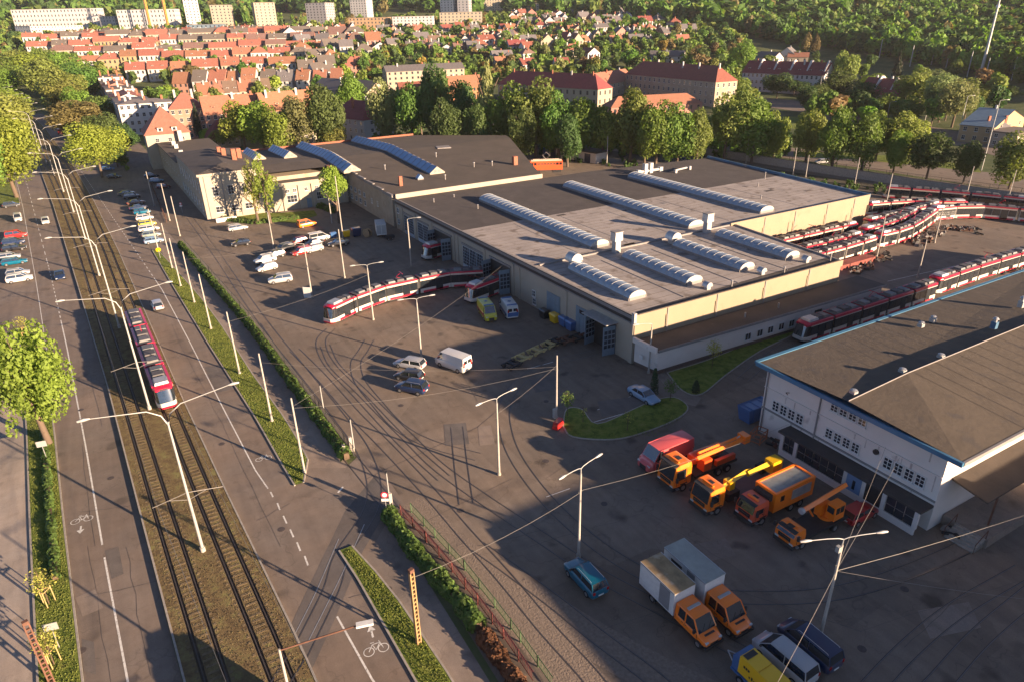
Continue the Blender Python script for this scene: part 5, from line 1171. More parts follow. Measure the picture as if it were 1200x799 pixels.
for s_ in (-.5, .5): MB().tube([(-4, s_, 4.0), (4, s_, 4.0)], .06, 5).build('roof_rail', m_tfade, t)
b = MB(); b.tube([(0, -.5, 4), (1.1, -.4, 5.2), (0, -.3, 6.2), (-1.1, -.4, 5.2), (0, -.5, 4)], .05, 5).tube([(0, .5, 4), (1.1, .4, 5.2), (0, .3, 6.2), (-1.1, .4, 5.2), (0, .5, 4)], .05, 5).tube([(0, -.8, 6.2), (0, .8, 6.2)], .06, 5); b.build('current_collector', m_coping, t)
# low white shed with blue doors
p0 = at(643, 183, 0); p1 = at(690, 191, 0); dd = p1-p0
t = thing('low_shed', 'low white shed with dark blue doors under the trees behind the locomotive', 'shed', p0, atan2(dd.y, dd.x)); Ls = dd.length+3
MB().box(0, Ls, 0, 6, 0, 3.4).build('wall', m_wallwhite, t); MB().box(-.4, Ls+.8, -.6, 6.3, 3.4, 3.7).build('roof', m_roofdark, t)
for x in (1.0, Ls-5.0): MB().box(x, x+2.6, -.06, 0, 0, 2.9).build('garage_door', paint('navy', PC['navy']), t)
MB().box(Ls*.42, Ls*.42+1, -.05, 0, 0, 2.2).build('door', m_doorblue, t); window(t, Ls*.62, -.02, 1.2, 1.1, 1.0)
MB().box(-3, -.4, .2, 3, 0, 2.6).build('store', paint('blue', PC['blue']), t)

# ------------------------------------------------------------ poles, lamps, masts, wires
def arm_lamp(t, x, y, z, dx, dy, up=.5, m=None, tip=.45):
    L_ = hypot(dx, dy); P = [(x, y, z), (x+dx*.15, y+dy*.15, z+up*.55), (x+dx*.5, y+dy*.5, z+up*.9), (x+dx, y+dy, z+up)]
    MB().tube(P, .04, 6).build('arm', m or m_lampgrey, t); ux, uy = dx/L_, dy/L_
    MB().tube([(x+dx-ux*.1, y+dy-uy*.1, z+up), (x+dx+ux*.35, y+dy+uy*.35, z+up+.02), (x+dx+ux*tip*1.7, y+dy+uy*tip*1.7, z+up)], [.07, .14, .08], 6).build('lamp_head', m_lampgrey, t)
def conc_pole(px, h, label, arms=(), name='concrete_pole', cat='pole', group=None, r=.14, loc=None, extra=None):
    p = loc or at(*px); t = thing(name, label, cat, (p[0], p[1], 0), 0, group)
    MB().cyl((0, 0), r, 0, h, 10, r1=r*.62).build('pole', m_conc, t); MB().cyl((0, 0), r*1.5, 0, .35, 8).build('base', m_kerb, t)
    if arms: MB().cyl((0, 0), .05, h, h+.55, 6).build('arm_bracket', m_lampgrey, t)
    for dx, dy in arms: arm_lamp(t, 0, 0, h+.5, dx, dy, .25)
    MB().tube([(-.25, 0, h-1.9), (.25, 0, h-1.9)], .04, 4).build('cable_clamp', m_dark, t)
    return t
gy = 'yard lamp posts with two short arms'
def twin(px, h, a, label, l=1.9, one=False): 
    return conc_pole(px, h, label, ((l*cos(a), l*sin(a)),) if one else ((l*cos(a), l*sin(a)), (-l*cos(a), -l*sin(a))), 'yard_lamp_post', 'lamp post', gy)
twin((585, 556), 8.9, radians(10), 'concrete twin lamp post standing in the sunlit middle of the yard'); twin((678, 652), 9.2, radians(12), 'concrete twin lamp post just behind the teal suv')
twin((494, 420), 8.7, radians(-10), 'twin lamp post beside the silver estate car'); twin((437.5, 375), 8.9, radians(-10), 'twin lamp post in front of the long curved tram')
t = twin((961, 746), 9.3, radians(-22), 'concrete lamp post with two crooked arms beside the navy minivan', 2.6)
MB().box(-.6, -.3, -.2, .1, 8.9, 9.4).build('sign_plate', m_lampgrey, t)
twin((482, 312), 9.0, radians(-20), 'single-arm lamp post behind the curved tram near the hall facade', 1.9, True)
twin((760, 437), 6.8, radians(165), 'thin lamp post at the corner of the side annex', 2.0, True)
t = conc_pole((652, 490), 8.6, 'plain concrete pole with grey meter box at the tip of the grass island'); MB().box(-.5, -.15, -.35, .1, .3, 1.5).build('meter_box', m_lampgrey, t)
conc_pole((366, 350), 9.5, 'concrete pole with a leaning white board at its foot', ((-1.8, .4),)); conc_pole((404, 326), 9.6, 'tall concrete pole between the curved tram and the parked cars')
conc_pole((321, 292), 7.6, 'lamp pole rising among the parked cars', ((-1.4, .4),)); conc_pole((402, 279), 14, 'tall wooden pole by the coloured bins below the lone tree'); conc_pole((389, 262), 12, 'tall pole with two cross braces next to the lone tree')
conc_pole((1075, 326), 7.2, 'concrete pole in the shaded yard beyond the parked tram'); conc_pole((1027, 303), 8.8, 'concrete pole among the dark wheelset heap beside the red platform')
conc_pole((1095, 285), 7.5, 'concrete pole between scrap heaps in front of the stabled trams'); conc_pole((1131, 235), 8.6, 'pole among the farthest stabled trams with a diagonal stay'); conc_pole((1180, 238), 8.2, 'pole at the right among the farthest stabled trams')
conc_pole((1036, 250), 9.5, 'pole just beyond the pale hall corner'); conc_pole((1001, 219), 8.0, 'pole behind the blue-edged hall roof, below the street trees'); conc_pole((929, 205), 8, 'pale pole behind the rear edge of the hall roof, right of the grey post'); conc_pole((944, 208), 6.5, 'short post behind the hall roof edge')
conc_pole((874, 192), 8, 'tall pole at the far corner of the hall roof')
gs = 'concrete poles along the depot footway'
SP = [(357, 554), (319, 494), (281, 438), (247.5, 386), (228, 355), (212, 336), (202, 315), (186, 295), (211, 277), (199, 259), (181, 242)]
for i, px in enumerate(SP): conc_pole(px, 9.4, nth(i+1)+' concrete pole from the near end of the row between hedge and street', (), 'concrete_pole', 'pole', gs)
# lattice poles
def lattice(px, h, label, w=.32, m=None):
    p = at(*px); t = thing('lattice_post', label, 'post', p, .3); b = MB(); m = m or M('rusty_yellow_paint', (.29, .18, .08), .8, .3, 2)
    for sx in (-1, 1): b.box(sx*w*.5-.05, sx*w*.5+.05, -.12, .12, 0, h, 0, tx=.0)
    b.build('rail', m, t)
    for k in range(int(h/.42)): MB().box(-w*.5, w*.5, -.09, .09, .2+k*.42, .32+k*.42).build('rung', m, t)
    MB().box(-w*.6, w*.6, -.15, .15, h, h+.3).build('cap', m_rust, t); return t
lattice((491, 754), 7.4, 'rusty yellow lattice post on the verge below the driveway'); lattice((62, 802), 6.2, 'rusty lattice post cut by the bottom left edge', m=m_rust)
# street masts
SX = [(56.8, -1.45), (88.1, -3.8), (119.4, -6.1), (150.7, -8.5), (182, -10.9), (213.3, -13.6), (244.6, -16.6), (276, -19.9), (307, -23.4), (338, -27), (370, -31), (402, -35.5), (434, -40), (466, -44.5), (498, -49)]
for i, (v, x) in enumerate(SX):
    sc_ = 1.0
    t = thing('street_lamp_mast', nth(i+1)+' tall white street mast from the camera along the tram median', 'street lamp', (x, v, .24), 0, 'white lamp masts along the tram median')
    MB().cyl((0, 0), .15, 0, 14.0, 12, r1=.085).build('mast', m_lampgrey, t); MB().cyl((0, 0), .24, 0, .5, 10).build('foot', m_conc, t)
    for s_ in (-1, 1):
        P = [(0, 0, 13.7), (s_*.35, 0, 14.7), (s_*1.3, .0, 15.4), (s_*5.3, .0, 16.0)]; MB().tube(P, [.07, .06, .05, .035], 6).build('arm', m_lampgrey, t)
        MB().tube([(s_*5.2, 0, 16.0), (s_*5.6, 0, 16.03), (s_*6.1, 0, 16.0)], [.06, .15, .09], 6).build('lamp_head', m_lampgrey, t)
        MB().tube([(0, 0, 6.7), (s_*2.9, 0, 6.2)], .035, 5).tube([(0, 0, 5.9), (s_*1.5, 0, 6.4)], .03, 5).build('wire_bracket', m_wire, t)
MBW = MB()
def wire(a, c, sag=.4, r=.02, n=6):
    a, c = Vector(a), Vector(c); MBW.tube([a.lerp(c, k/n)-Vector((0, 0, sag*4*(k/n)*(1-k/n))) for k in range(n+1)], r, 4, 0, False)
for (v0, x0_), (v1, x1_) in zip(SX, SX[1:9]):
    for s_ in (-1, 1): wire((x0_+s_*2.5, v0, 6.1), (x1_+s_*2.5, v1, 6.1), .12, .013, 4)
v0 = 8; wire((4.2, 25, 6.1), (SX[0][1]+2.5, SX[0][0], 6.1), .1, .013, 3); wire((-.5, 25, 6.1), (SX[0][1]-2.5, SX[0][0], 6.1), .1, .013, 3)
t = tag(MBW.build('contact_wires', m_wire), 'thin tram contact wires strung along the median masts', 'overhead wire')
MBW = MB()
def A3(px, z): p = at(*px); return (p.x, p.y, z)
top = lambda px, z: A3(px, z)
for a, c, s_ in [(top((652, 490), 6.9), top((357, 554), 8.2), .9), (top((652, 490), 7.1), top((319, 494), 8.2), .8), (top((357, 554), 8.4), (fx(99), 99, 6.2), .8), (top((652, 490), 7.3), top((585, 556), 7.6), .2),
               (top((961, 746), 6.8), (75, 14, 8.5), .8), (top((961, 746), 6.8), (57.8, 30, 6.2), .3), (top((961, 746), 6.8), (57.8, 28.5, 5.9), .3), (top((678, 652), 7.4), (57.6, 40.6, 3.2), .6), (top((678, 652), 7.2), top((490, 754), 6.8), .6),
               (top((961, 746), 6.6), (24, 16, 6.2), .4), (top((437, 375), 7.8), top((281, 438), 8), .5), (top((404, 326), 8), top((228, 355), 8), .5), (top((961, 746), 6.8), (55, 8, 6.4), .4)]:
    wire(a, c, s_, .013)
tag(MBW.build('span_wires', m_wire, kind='stuff'), 'pale span wires strung between the poles across the depot yard', 'overhead wire')

# ------------------------------------------------------------ fences, hedge, signs, small yard things
m_leafH = M('hedge_leaf', (.075, .13, .022), .8, .35, 1.2, trans=.2); m_twig = M('twig', (.10, .065, .04), .9, .2, 3)
def quads(centers, nrm, size, mat, name, parent=None, seed=1):
    n = len(centers); rs = np.random.RandomState(seed); t1 = np.cross(nrm, rs.normal(size=(n, 3))); t1 /= np.linalg.norm(t1, axis=1)[:, None]+1e-9; t2 = np.cross(nrm, t1); t2 /= np.linalg.norm(t2, axis=1)[:, None]+1e-9
    s_ = (size*(.6+.8*rs.rand(n)))[:, None]; a = rs.rand(n, 4)*.5+.75
    V_ = np.stack([centers+t1*s_*a[:, :1], centers+t2*s_*a[:, 1:2]*.7, centers-t1*s_*a[:, 2:3], centers-t2*s_*a[:, 3:4]*.7], 1).reshape(-1, 3)
    me = bpy.data.meshes.new(name); me.vertices.add(4*n); me.vertices.foreach_set('co', V_.astype(np.float32).ravel()); me.loops.add(4*n); me.polygons.add(n)
    me.loops.foreach_set('vertex_index', np.arange(4*n, dtype=np.int32)); me.polygons.foreach_set('loop_start', np.arange(0, 4*n, 4, dtype=np.int32)); me.polygons.foreach_set('loop_total', np.full(n, 4, dtype=np.int32))
    me.materials.append(mat); me.update(calc_edges=True); return me
def hedge(path, w, h, n, label, mat=None, z0=0):
    P = [Vector((p[0], p[1])) for p in path]; cum = [0]
    for a, c in zip(P, P[1:]): cum.append(cum[-1]+(c-a).length)
    rs = np.random.RandomState(n); C_ = np.zeros((n, 3)); N_ = np.zeros((n, 3))
    for i in range(n):
        s_ = rs.rand()*cum[-1]; k = next(j for j in range(1, len(cum)) if cum[j] >= s_); a, c = P[k-1], P[k]; q = a.lerp(c, (s_-cum[k-1])/(cum[k]-cum[k-1])); d = (c-a).normalized()
        th = rs.rand()*pi; rr = .82+.3*rs.rand()+.14*sin(s_*1.3)+.1*sin(s_*3.1); o = cos(th)*w/2*rr; z = sin(th)*h*rr*(.35+.65*rs.rand()**.4)
        C_[i] = (q.x-d.y*o, q.y+d.x*o, z0+z); N_[i] = (-d.y*cos(th), d.x*cos(th), sin(th)+.3)
    N_ += rs.normal(size=(n, 3))*.45
    t = thing('hedge', label, 'hedge'); ob('leaves', quads(C_, N_, .17, mat or m_leafH, 'leaves', seed=n), t)
    ribbon(P, w*.5, z0+h*.66, None, 0, 0, 0).build('branches', m_twig, t)
hedge([(interp(HL, v)+.6, v) for v in (64.4, 75, 90, 107, 125, 145, 165)], 1.2, 1.25, 15000, 'long clipped green hedge between footway and yard above the driveway')
hedge(ppx((455, 603), (480, 640), (510, 675), (545, 715), (562, 738)), 1.35, 1.25, 6000, 'clipped green hedge below the driveway beside the maroon fence')
hedge(ppx((566, 745), (590, 778), (615, 815)), 1.2, .9, 2600, 'reddish brown stretch of hedge at the bottom edge', M('brown_leaf', (.12, .05, .02), .9, .3, 1.2))
hedge(ppx((52, 510), (56, 560), (60, 610), (66, 680)), .8, .7, 2600, 'low scruffy hedge on the left verge below the big tree')
hedge(ppx((262, 258), (300, 262), (350, 256)), 2.2, .9, 3500, 'low shrubs bordering the car park before the corner block'); hedge(ppx((375, 243), (395, 250)), 2.0, 1.2, 1500, 'dark shrubs at the foot of the lone tree')
def fence(path, h, label, m, step=2.4, name='fence', rails=(.2, .95)):
    P = [Vector((p[0], p[1])) for p in path]; t = thing(name, label, 'fence'); cum = 0; b = MB(); nx = 0
    for a, c in zip(P, P[1:]):
        L_ = (c-a).length; s_ = 0
        while s_ < L_: q = a.lerp(c, s_/L_); MB().box(-.05, .05, -.05, .05, 0, h).build('post', m, t, loc=(q.x, q.y, 0)); s_ += step
        for r_ in rails: 
            MB().tube([(a.x, a.y, h*r_), (c.x, c.y, h*r_)], .035, 4).build('rail', m, t)
        n = int(L_/.22)
        for k in range(n): q = a.lerp(c, k/n); b.box(q.x-.012, q.x+.012, q.y-.012, q.y+.012, h*.1, h*.97)
    b.build('infill_bars', m, t, kind='stuff'); return t
m_maroon = M('maroon_paint', (.10, .022, .02), .7, .2, 2)
fence([(interp(HL, v)+1.45, v) for v in (64.6, 80, 100, 120, 145, 165)], 1.5, 'dark bar fence running behind the long hedge', m_dark, 3.0)
fence(ppx((470, 603), (500, 635), (530, 670), (560, 708), (590, 748), (625, 800)), 1.3, 'maroon bar fence behind the lower hedge', m_maroon, 2.4)
fence(ppx((482, 600), (510, 630), (545, 668), (580, 712), (610, 752), (648, 806)), 1.2, 'thin green railing between maroon fence and tracks', M('green_paint', (.05, .09, .04), .7, .2, 2), 2.6)
fence(ppx((172, 205), (187, 240), (196, 262)), 1.4, 'short orange-brown fence by the yard entrance', m_rust, 2.0)
gp = MB()
for px, h, lb in [((412, 528), 1.9, 'white gate post with concrete block at the end of the long hedge'), ((459, 598), 2.2, 'pale gate post at the head of the lower hedge'), ((404, 533), 1.4, 'short concrete gate stub beside the hedge end')]:
    p = at(*px); t = thing('gate_post', lb, 'post', p); MB().box(-.16, .16, -.16, .16, 0, h).build('post', m_conc, t); MB().box(-.3, .3, -.25, .25, 0, .5).build('block', m_kerb, t)
for px, h, lb in [((379, 478), 3.3, 'thin pale post by the fence, farther from the gate'), ((415, 525), 3.9, 'leaning pale signal post at the driveway gate'), ((458, 598), 4.6, 'tall white post behind the no-entry sign')]:
    p = at(*px); t = thing('signal_post', lb, 'post', p); MB().cyl((0, 0), .09, 0, h, 6, r1=.06).build('pole', m_lampgrey, t); MB().cyl((0, 0), .11, h, h+.15, 6).build('cap', m_dark, t)
def ring_sign(px, h, label, loc=None, fac=-pi/2):
    p = at(*px); t = thing('no_entry_sign', label, 'road sign', p, fac); MB().cyl((0, 0), .035, 0, h, 6).build('pole', m_galv, t)
    f_ = [(.36*cos(a), -.06, h-.1+.36*sin(a)) for a in np.linspace(0, 2*pi, 19)[:-1]]; g_ = [(.25*cos(a), -.068, h-.1+.25*sin(a)) for a in np.linspace(0, 2*pi, 19)[:-1]]
    b = MB(); b.poly(f_); b.build('sign_rim', m_tred, t); b = MB(); b.poly(g_); b.build('sign_face', m_white, t); MB().box(-.36, .36, -.07, -.03, h-.85, h-.55).build('sub_plate', m_white, t)
ring_sign((454, 606), 2.9, 'round red-rimmed white sign with a plate beneath at the driveway', fac=radians(-30)); ring_sign((214, 250), 2.6, 'round red-rimmed sign at the far yard gate by the corner block', fac=radians(-30))
t = thing('yellow_disc_sign', 'round yellow sign on a short post at the tip of the far verge', 'road sign', at(188, 303)); MB().cyl((0, 0), .04, 0, 1.8, 6).build('pole', m_galv, t)
b = MB(); b.poly([(.5*cos(a), -.08-.5*sin(a)*.35, 1.9+.5*sin(a)) for a in np.linspace(0, 2*pi, 13)[:-1]]); b.build('sign_face', paint('yellow', PC['yellow']), t)
t = thing('leaning_board', 'white notice board leaning at the foot of the pole by the curved tram', 'board', at(361, 350), radians(-40)); b = MB(); b.box(-.7, .7, -.05, .05, .1, 2.1); b.build('panel', m_white, t); MB().tube([(-.5, .05, 1.6), (-.5, .8, 0)], .04, 4).tube([(.5, .05, 1.6), (.5, .8, 0)], .04, 4).build('strut', m_dark, t)
def small_sign(px, label):
    t = thing('information_sign', label, 'sign', at(*px), radians(-10)); MB().cyl((0, 0), .04, 0, 2.6, 6).build('pole', m_galv, t); MB().box(-.5, .5, -.06, -.02, 2.0, 2.7).build('panel', m_lampgrey, t)
small_sign((70, 759), 'small pale rectangular sign between the two staked saplings'); small_sign((56, 540), 'white sign plate on a thin post below the big left tree')
# bottom street light
p = at(335, 810); t = thing('street_lamp', 'rusty-armed street lamp with white rectangular head reaching over the crossing', 'street lamp', (p.x, p.y-4, 0))
q = at(420, 732, 9.0); MB().cyl((0, 0), .12, 0, 8.4, 8, r1=.08).build('pole', m_conc, t); MB().tube([(0, 0, 8.3), (q.x-p.x, q.y-p.y+4, 9.0)], .06, 6).build('arm', m_rust, t)
dx, dy = q.x-p.x, q.y-p.y+4; a_ = atan2(dy, dx); MB().box(-.15, .95, -.2, .2, -.08, .08, 0, rz=0).build('lamp_head', m_white, t, loc=(dx, dy, 9.0), rz=a_)
# bins, trailer, cable drum
def bin_(px, pn, label, s=1.0, rz=0.0, rel=None):
    p = at(*px); t = thing('wheeled_bin', label, 'waste container', p, rz, 'waste containers'); P = paint(pn, PC[pn])
    MB().box(.6*s, -.6*s, -.5*s, .5*s, .15, 1.15*s).faces([], []) if 0 else None
    b = MB(); b.faces([(-.55*s, -.4*s, .15), (.55*s, -.4*s, .15), (.55*s, .4*s, .15), (-.55*s, .4*s, .15), (-.7*s, -.5*s, 1.15*s), (.7*s, -.5*s, 1.15*s), (.7*s, .5*s, 1.15*s), (-.7*s, .5*s, 1.15*s)], [(0, 3, 2, 1), (0, 1, 5, 4), (1, 2, 6, 5), (2, 3, 7, 6), (3, 0, 4, 7)]); b.build('bin_body', P, t)
    MB().box(-.72*s, .72*s, -.52*s, .52*s, 1.15*s, 1.33*s, tx=.1, ty=.2).build('lid', P, t)
    for sx in (-.4, .4): MB().tube([(sx*s, -.35*s, .1), (sx*s, -.25*s, .1)], .1, 8).build('caster', m_tire, t)
bin_((391, 279), 'blue', 'blue wheeled bin at the left end of the bins by the tall pole', 1.0); bin_((406, 278), 'yellow', 'yellow wheeled container by the tall pole', 1.2); bin_((418, 277), 'navy', 'large dark blue container between yellow one and cable drum', 1.5)
bin_((638, 373), 'black', 'black wheeled container against the hall facade', 1.2, pi/2); bin_((650, 378), 'yellow', 'olive yellow container against the hall facade', 1.2, pi/2); bin_((661, 382), 'blue', 'blue container nearer the yellow one on the facade', 1.25, pi/2); bin_((669, 387), 'blue', 'blue container at the right end of the facade row', 1.25, pi/2)
t = thing('cable_drum', 'wooden cable drum standing between container and white trailer', 'cable drum', at(431, 278), radians(30)); m_wood = M('pale_wood', (.30, .20, .11), .85, .2, 3)
for x in (-.45, .45): MB().tube([(x-.04, 0, 1.0), (x+.04, 0, 1.0)], 1.0, 18).build('flange', m_wood, t)
MB().tube([(-.42, 0, 1.0), (.42, 0, 1.0)], .6, 14).build('core', m_dark, t)
p = at(447, 276); t = thing('box_trailer', 'white box trailer parked against the old hall facade', 'trailer', p, radians(75)); MB().box(-2.3, 2.3, -1.1, 1.1, .7, 3.1).build('body', m_white, t); MB().box(-2.32, 2.32, -1.12, 1.12, 3.1, 3.16).build('roof', m_galv, t); wheels(t, (-.9, .4), 1.0, .36)
MB().tube([(-2.3, 0, .7), (-3.6, 0, .6)], .06, 5).build('drawbar', m_dark, t)
for s_ in (-1, 1): MB().box(-2.33, -2.3, s_*.55-.5, s_*.55+.5, .9, 2.95).build('rear_door', m_lampgrey, t)
t = thing('hand_cart', 'dark green handcart heaped behind the white box trailer', 'cart', at(457, 281)); MB().box(-1, 1, -.5, .5, .4, 1.0).build('tray', m_dark, t); wheels(t, (-.5, .5), .6, .25)
# wheelsets and bogies
def wheelset(loc, rz, m, label, cat='wheelset', grp=None):
    t = thing('tram_bogie', label, 'bogie', (loc[0], loc[1], .03), rz, grp)
    for x in (-.9, .9):
        w_ = MB().ycyl(x, .34, .07, -.72, .72, 6).build('axle', m, t)
        for y in (-.66, .66): MB().ycyl(x, .34, .34, y-.06, y+.06, 14).build('wheel', m, t)
    for y in (-.85, .85): MB().box(-1.3, 1.3, y-.09, y+.09, .4, .62).build('side_frame', m, t)
    MB().box(-.25, .25, -.85, .85, .36, .68).build('bolster', m, t)
m_yb = M('dusty_yellow_steel', (.42, .33, .15), .8, .2, 2)
a0, a1 = at(612, 422), at(645, 406); rz0 = atan2(a1.y-a0.y, a1.x-a0.x)
for i in range(3): q = a0.lerp(a1, i/2.0); wheelset(q, rz0, m_yb, ['sandy yellow bogie nearest the lone concrete pole', 'sandy yellow bogie in the middle of three', 'sandy yellow bogie farthest along toward the hall doors'][i])
c0, c1 = at(650, 404), at(690, 396)
for i in range(4): wheelset(c0.lerp(c1, i/3), rz0*.6, m_rust if i % 2 else m_dark, nth(i+1)+' dark bogie from the left in the line leading to the hall doors')
wheelset(at(600, 430), rz0, m_dark, 'dark bogie alone at the left end before the yellow ones')
def scrap(px0, px1, n, label, spread=1.6):
    a, c = at(*px0), at(*px1); t = thing('scrap_heap', label, 'scrap heap', (a.x, a.y, 0)); rs = random.Random(n)
    for i in range(n):
        q = a.lerp(c, rs.random()); x, y = q.x-a.x+rs.uniform(-spread, spread), q.y-a.y+rs.uniform(-spread, spread); k = rs.random(); m = rs.choice([m_dark, m_rust, m_coping, m_dark])
        if k < .45: MB().tube([(0, 0, .35), (.14, .05, .35)], .36, 10).build('wheel_disc', m, t, loc=(x, y, 0), rz=rs.uniform(0, 6))
        elif k < .75: MB().box(-.8, .8, -.1, .1, .05, .3).build('iron_beam', m, t, loc=(x, y, rs.uniform(0, .4)), rz=rs.uniform(0, 6))
        else: MB().box(-.45, .45, -.35, .35, 0, .5, tx=.1, ty=.08).build('iron_casting', m, t, loc=(x, y, 0), rz=rs.uniform(0, 6))
scrap((998, 322), (1040, 300), 46, 'heap of dark wheels and iron beams beside the red platform', 1.4); scrap((1066, 287), (1100, 272), 60, 'long heap of dark scrap iron in front of the bending tram', 2.2); scrap((1110, 268), (1145, 272), 46, 'scrap heap with dark castings before the curving tram', 2.0)
scrap((1168, 322), (1200, 308), 30, 'reddish scrap pile by the right frame edge beyond the tram', 2.0); scrap((1105, 626), (1150, 622), 14, 'clutter of oddments under the loading dock steps', .8)
tag(MB().box(106, 124, 75.2, 77.4, 0, .95).build('service_platform', M('red_oxide', (.20, .05, .04), .85, .2, .6), None), 'low red-brown service platform beside the stabled trams', 'platform')
t = thing('salt_bin', 'red tub beside the pole at the tip of the grass island', 'tub', at(654, 500), .5); b = MB(); b.box(-.8, .8, -.4, .4, 0, .9, tx=.12, ty=.1).build('body', paint('red', PC['red']), t); MB().box(-.72, .72, -.34, .34, .9, 1.0, tx=.1, ty=.1).build('lid', paint('red', PC['red']), t)
t = thing('skip', 'blue metal skip against the side of the white service building', 'skip', (59.5, 46.9, 0), 0); b = MB(); b.faces([(-1.6, -.8, .1), (1.6, -.8, .1), (1.6, .8, .1), (-1.6, .8, .1), (-2.0, -.95, 2.1), (2.0, -.95, 2.1), (2.0, .95, 2.1), (-2.0, .95, 2.1), (-1.9, -.85, 1.9), (1.9, -.85, 1.9), (1.9, .85, 1.9), (-1.9, .85, 1.9)], [(0, 3, 2, 1), (0, 1, 5, 4), (1, 2, 6, 5), (2, 3, 7, 6), (3, 0, 4, 7), (8, 9, 10, 11), (4, 5, 9, 8), (5, 6, 10, 9), (6, 7, 11, 10), (7, 4, 8, 11)]); b.build('hull', paint('blue', PC['blue']), t)
for x in (-1.2, 0, 1.2): MB().box(x-.06, x+.06, -.98, .98, .3, 2.0).build('brace', paint('blue', PC['blue']), t)
t = thing('iron_stillage', 'rusty orange stillage beside the left corner of the glazed porch', 'stillage', (56.3, 43.3, 0), .3); P_ = M('rust_orange', (.36, .12, .05), .8, .25, 2)
for x in (-.9, .9):
    for y in (-.6, .6): MB().box(x-.06, x+.06, y-.06, y+.06, 0, 1.3).build('post', P_, t)
for z in (.15, .7, 1.25): MB().box(-.95, .95, -.65, -.58, z, z+.08).box(-.95, .95, .58, .65, z, z+.08).box(-.95, -.88, -.6, .6, z, z+.08).box(.88, .95, -.6, .6, z, z+.08).build('bar', P_, t)
scrap((905, 520), (914, 526), 10, 'small heap of rusty parts by the stillage', .6)
# saplings with stakes
m_stake = M('stake_wood', (.42, .28, .12), .85, .15, 3)
def sapling(px, h, label, stakes=True, mat=None, n=260, rr=1.2):
    p = at(*px); t = thing('young_tree', label, 'tree', (p.x, p.y, .1)); P = [(0, 0, 0), (.05, 0, h*.5), (0, .05, h)]; MB().tube(P, [.05, .035, .015], 6).build('trunk', m_twig, t)
    rs = np.random.RandomState(n+int(h*10)); C_ = rs.normal(size=(n, 3)); C_ /= np.linalg.norm(C_, axis=1)[:, None]; C_ *= (rs.rand(n, 1)**.5); C_[:, :2] *= rr; C_[:, 2] = h*.72+C_[:, 2]*h*.32; ob('crown', quads(C_, rs.normal(size=(n, 3)), .09, mat or m_sap, 'crown', seed=n), t)
    b = MB()
    for k in range(12): a = k*.9; b.tube([(0, 0, h*(.45+.04*k)), (cos(a)*rr*.6, sin(a)*rr*.6, h*(.62+.035*k))], [.02, .008], 4)
    b.build('branch', m_twig, t)
    if stakes:
        for k in range(3): a = k*2.09+.4; MB().cyl((cos(a)*.5, sin(a)*.5), .045, 0, 1.7, 6).build('stake', m_stake, t)
        for k in range(3): a, c = k*2.09+.4, (k+1)*2.09+.4; MB().tube([(cos(a)*.5, sin(a)*.5, 1.5), (cos(c)*.5, sin(c)*.5, 1.5)], .04, 4).build('stake_rail', m_stake, t)
m_sap = M('sapling_leaf', (.30, .30, .06), .8, .3, 2, trans=.3)
sapling((58, 708), 3.6, 'staked sapling with sparse yellowish leaves, farther of two on the left verge'); sapling((64, 779), 3.4, 'staked sapling nearest the bottom edge on the left verge')
sapling((834, 432), 4.2, 'slim young tree on the grass in front of the side annex', False, None, 420, 1.1); sapling((665, 488), 3.4, 'small bushy young tree beside the plain pole on the island', False, m_leafH, 420, .9); sapling((735, 505), 2.6, 'bare thin sapling in the middle of the grass island', False, None, 40, .7); sapling((683, 495), 2.2, 'thin whitish sapling near the tip of the grass island', False, None, 40, .6)
sapling((785, 470), 3.0, 'leafy shrub-like sapling where the path meets the island', False, m_leafH, 380, 1.1); sapling((30, 395), 3.4, 'sapling with pale yellow leaves on the left verge above the big tree', True)
for px, h, r_, lb in (((766, 462), 3.6, .55, 'slim dark columnar conifer beside the pale blue saloon'), ((815, 460), 1.6, .5, 'low dark conifer on the grass by the garden path')):
    p = at(*px); t = thing('columnar_conifer', lb, 'shrub', (p.x, p.y, .1)); rs = np.random.RandomState(3); n = 900; z = rs.rand(n); a = rs.rand(n)*2*pi; rad = r_*(1-z**2*.75)*(.7+.4*rs.rand(n)); C_ = np.stack([rad*np.cos(a), rad*np.sin(a), .1+z*h], 1); N_ = np.stack([np.cos(a), np.sin(a), .3+0*a], 1)+rs.normal(size=(n, 3))*.3
    ob('foliage', quads(C_, N_, .1, M('conifer_leaf', (.025, .045, .015), .9, .3, 2), 'foliage'), t); MB().cyl((0, 0), .1, 0, h*.8, 6).build('trunk', m_twig, t)
# street kiosk things on the left forecourt
for i, px in enumerate([(14, 213)]):
    t = thing('low_wall', 'low dark wall under the big trees at the left edge', 'wall', at(*px), 0); MB().box(-6, 3.5, -.2, .2, 0, 1.2).build('wall_body', m_dark, t); MB().box(-6.1, 3.6, -.25, .25, 1.2, 1.3).build('coping', m_kerb, t)
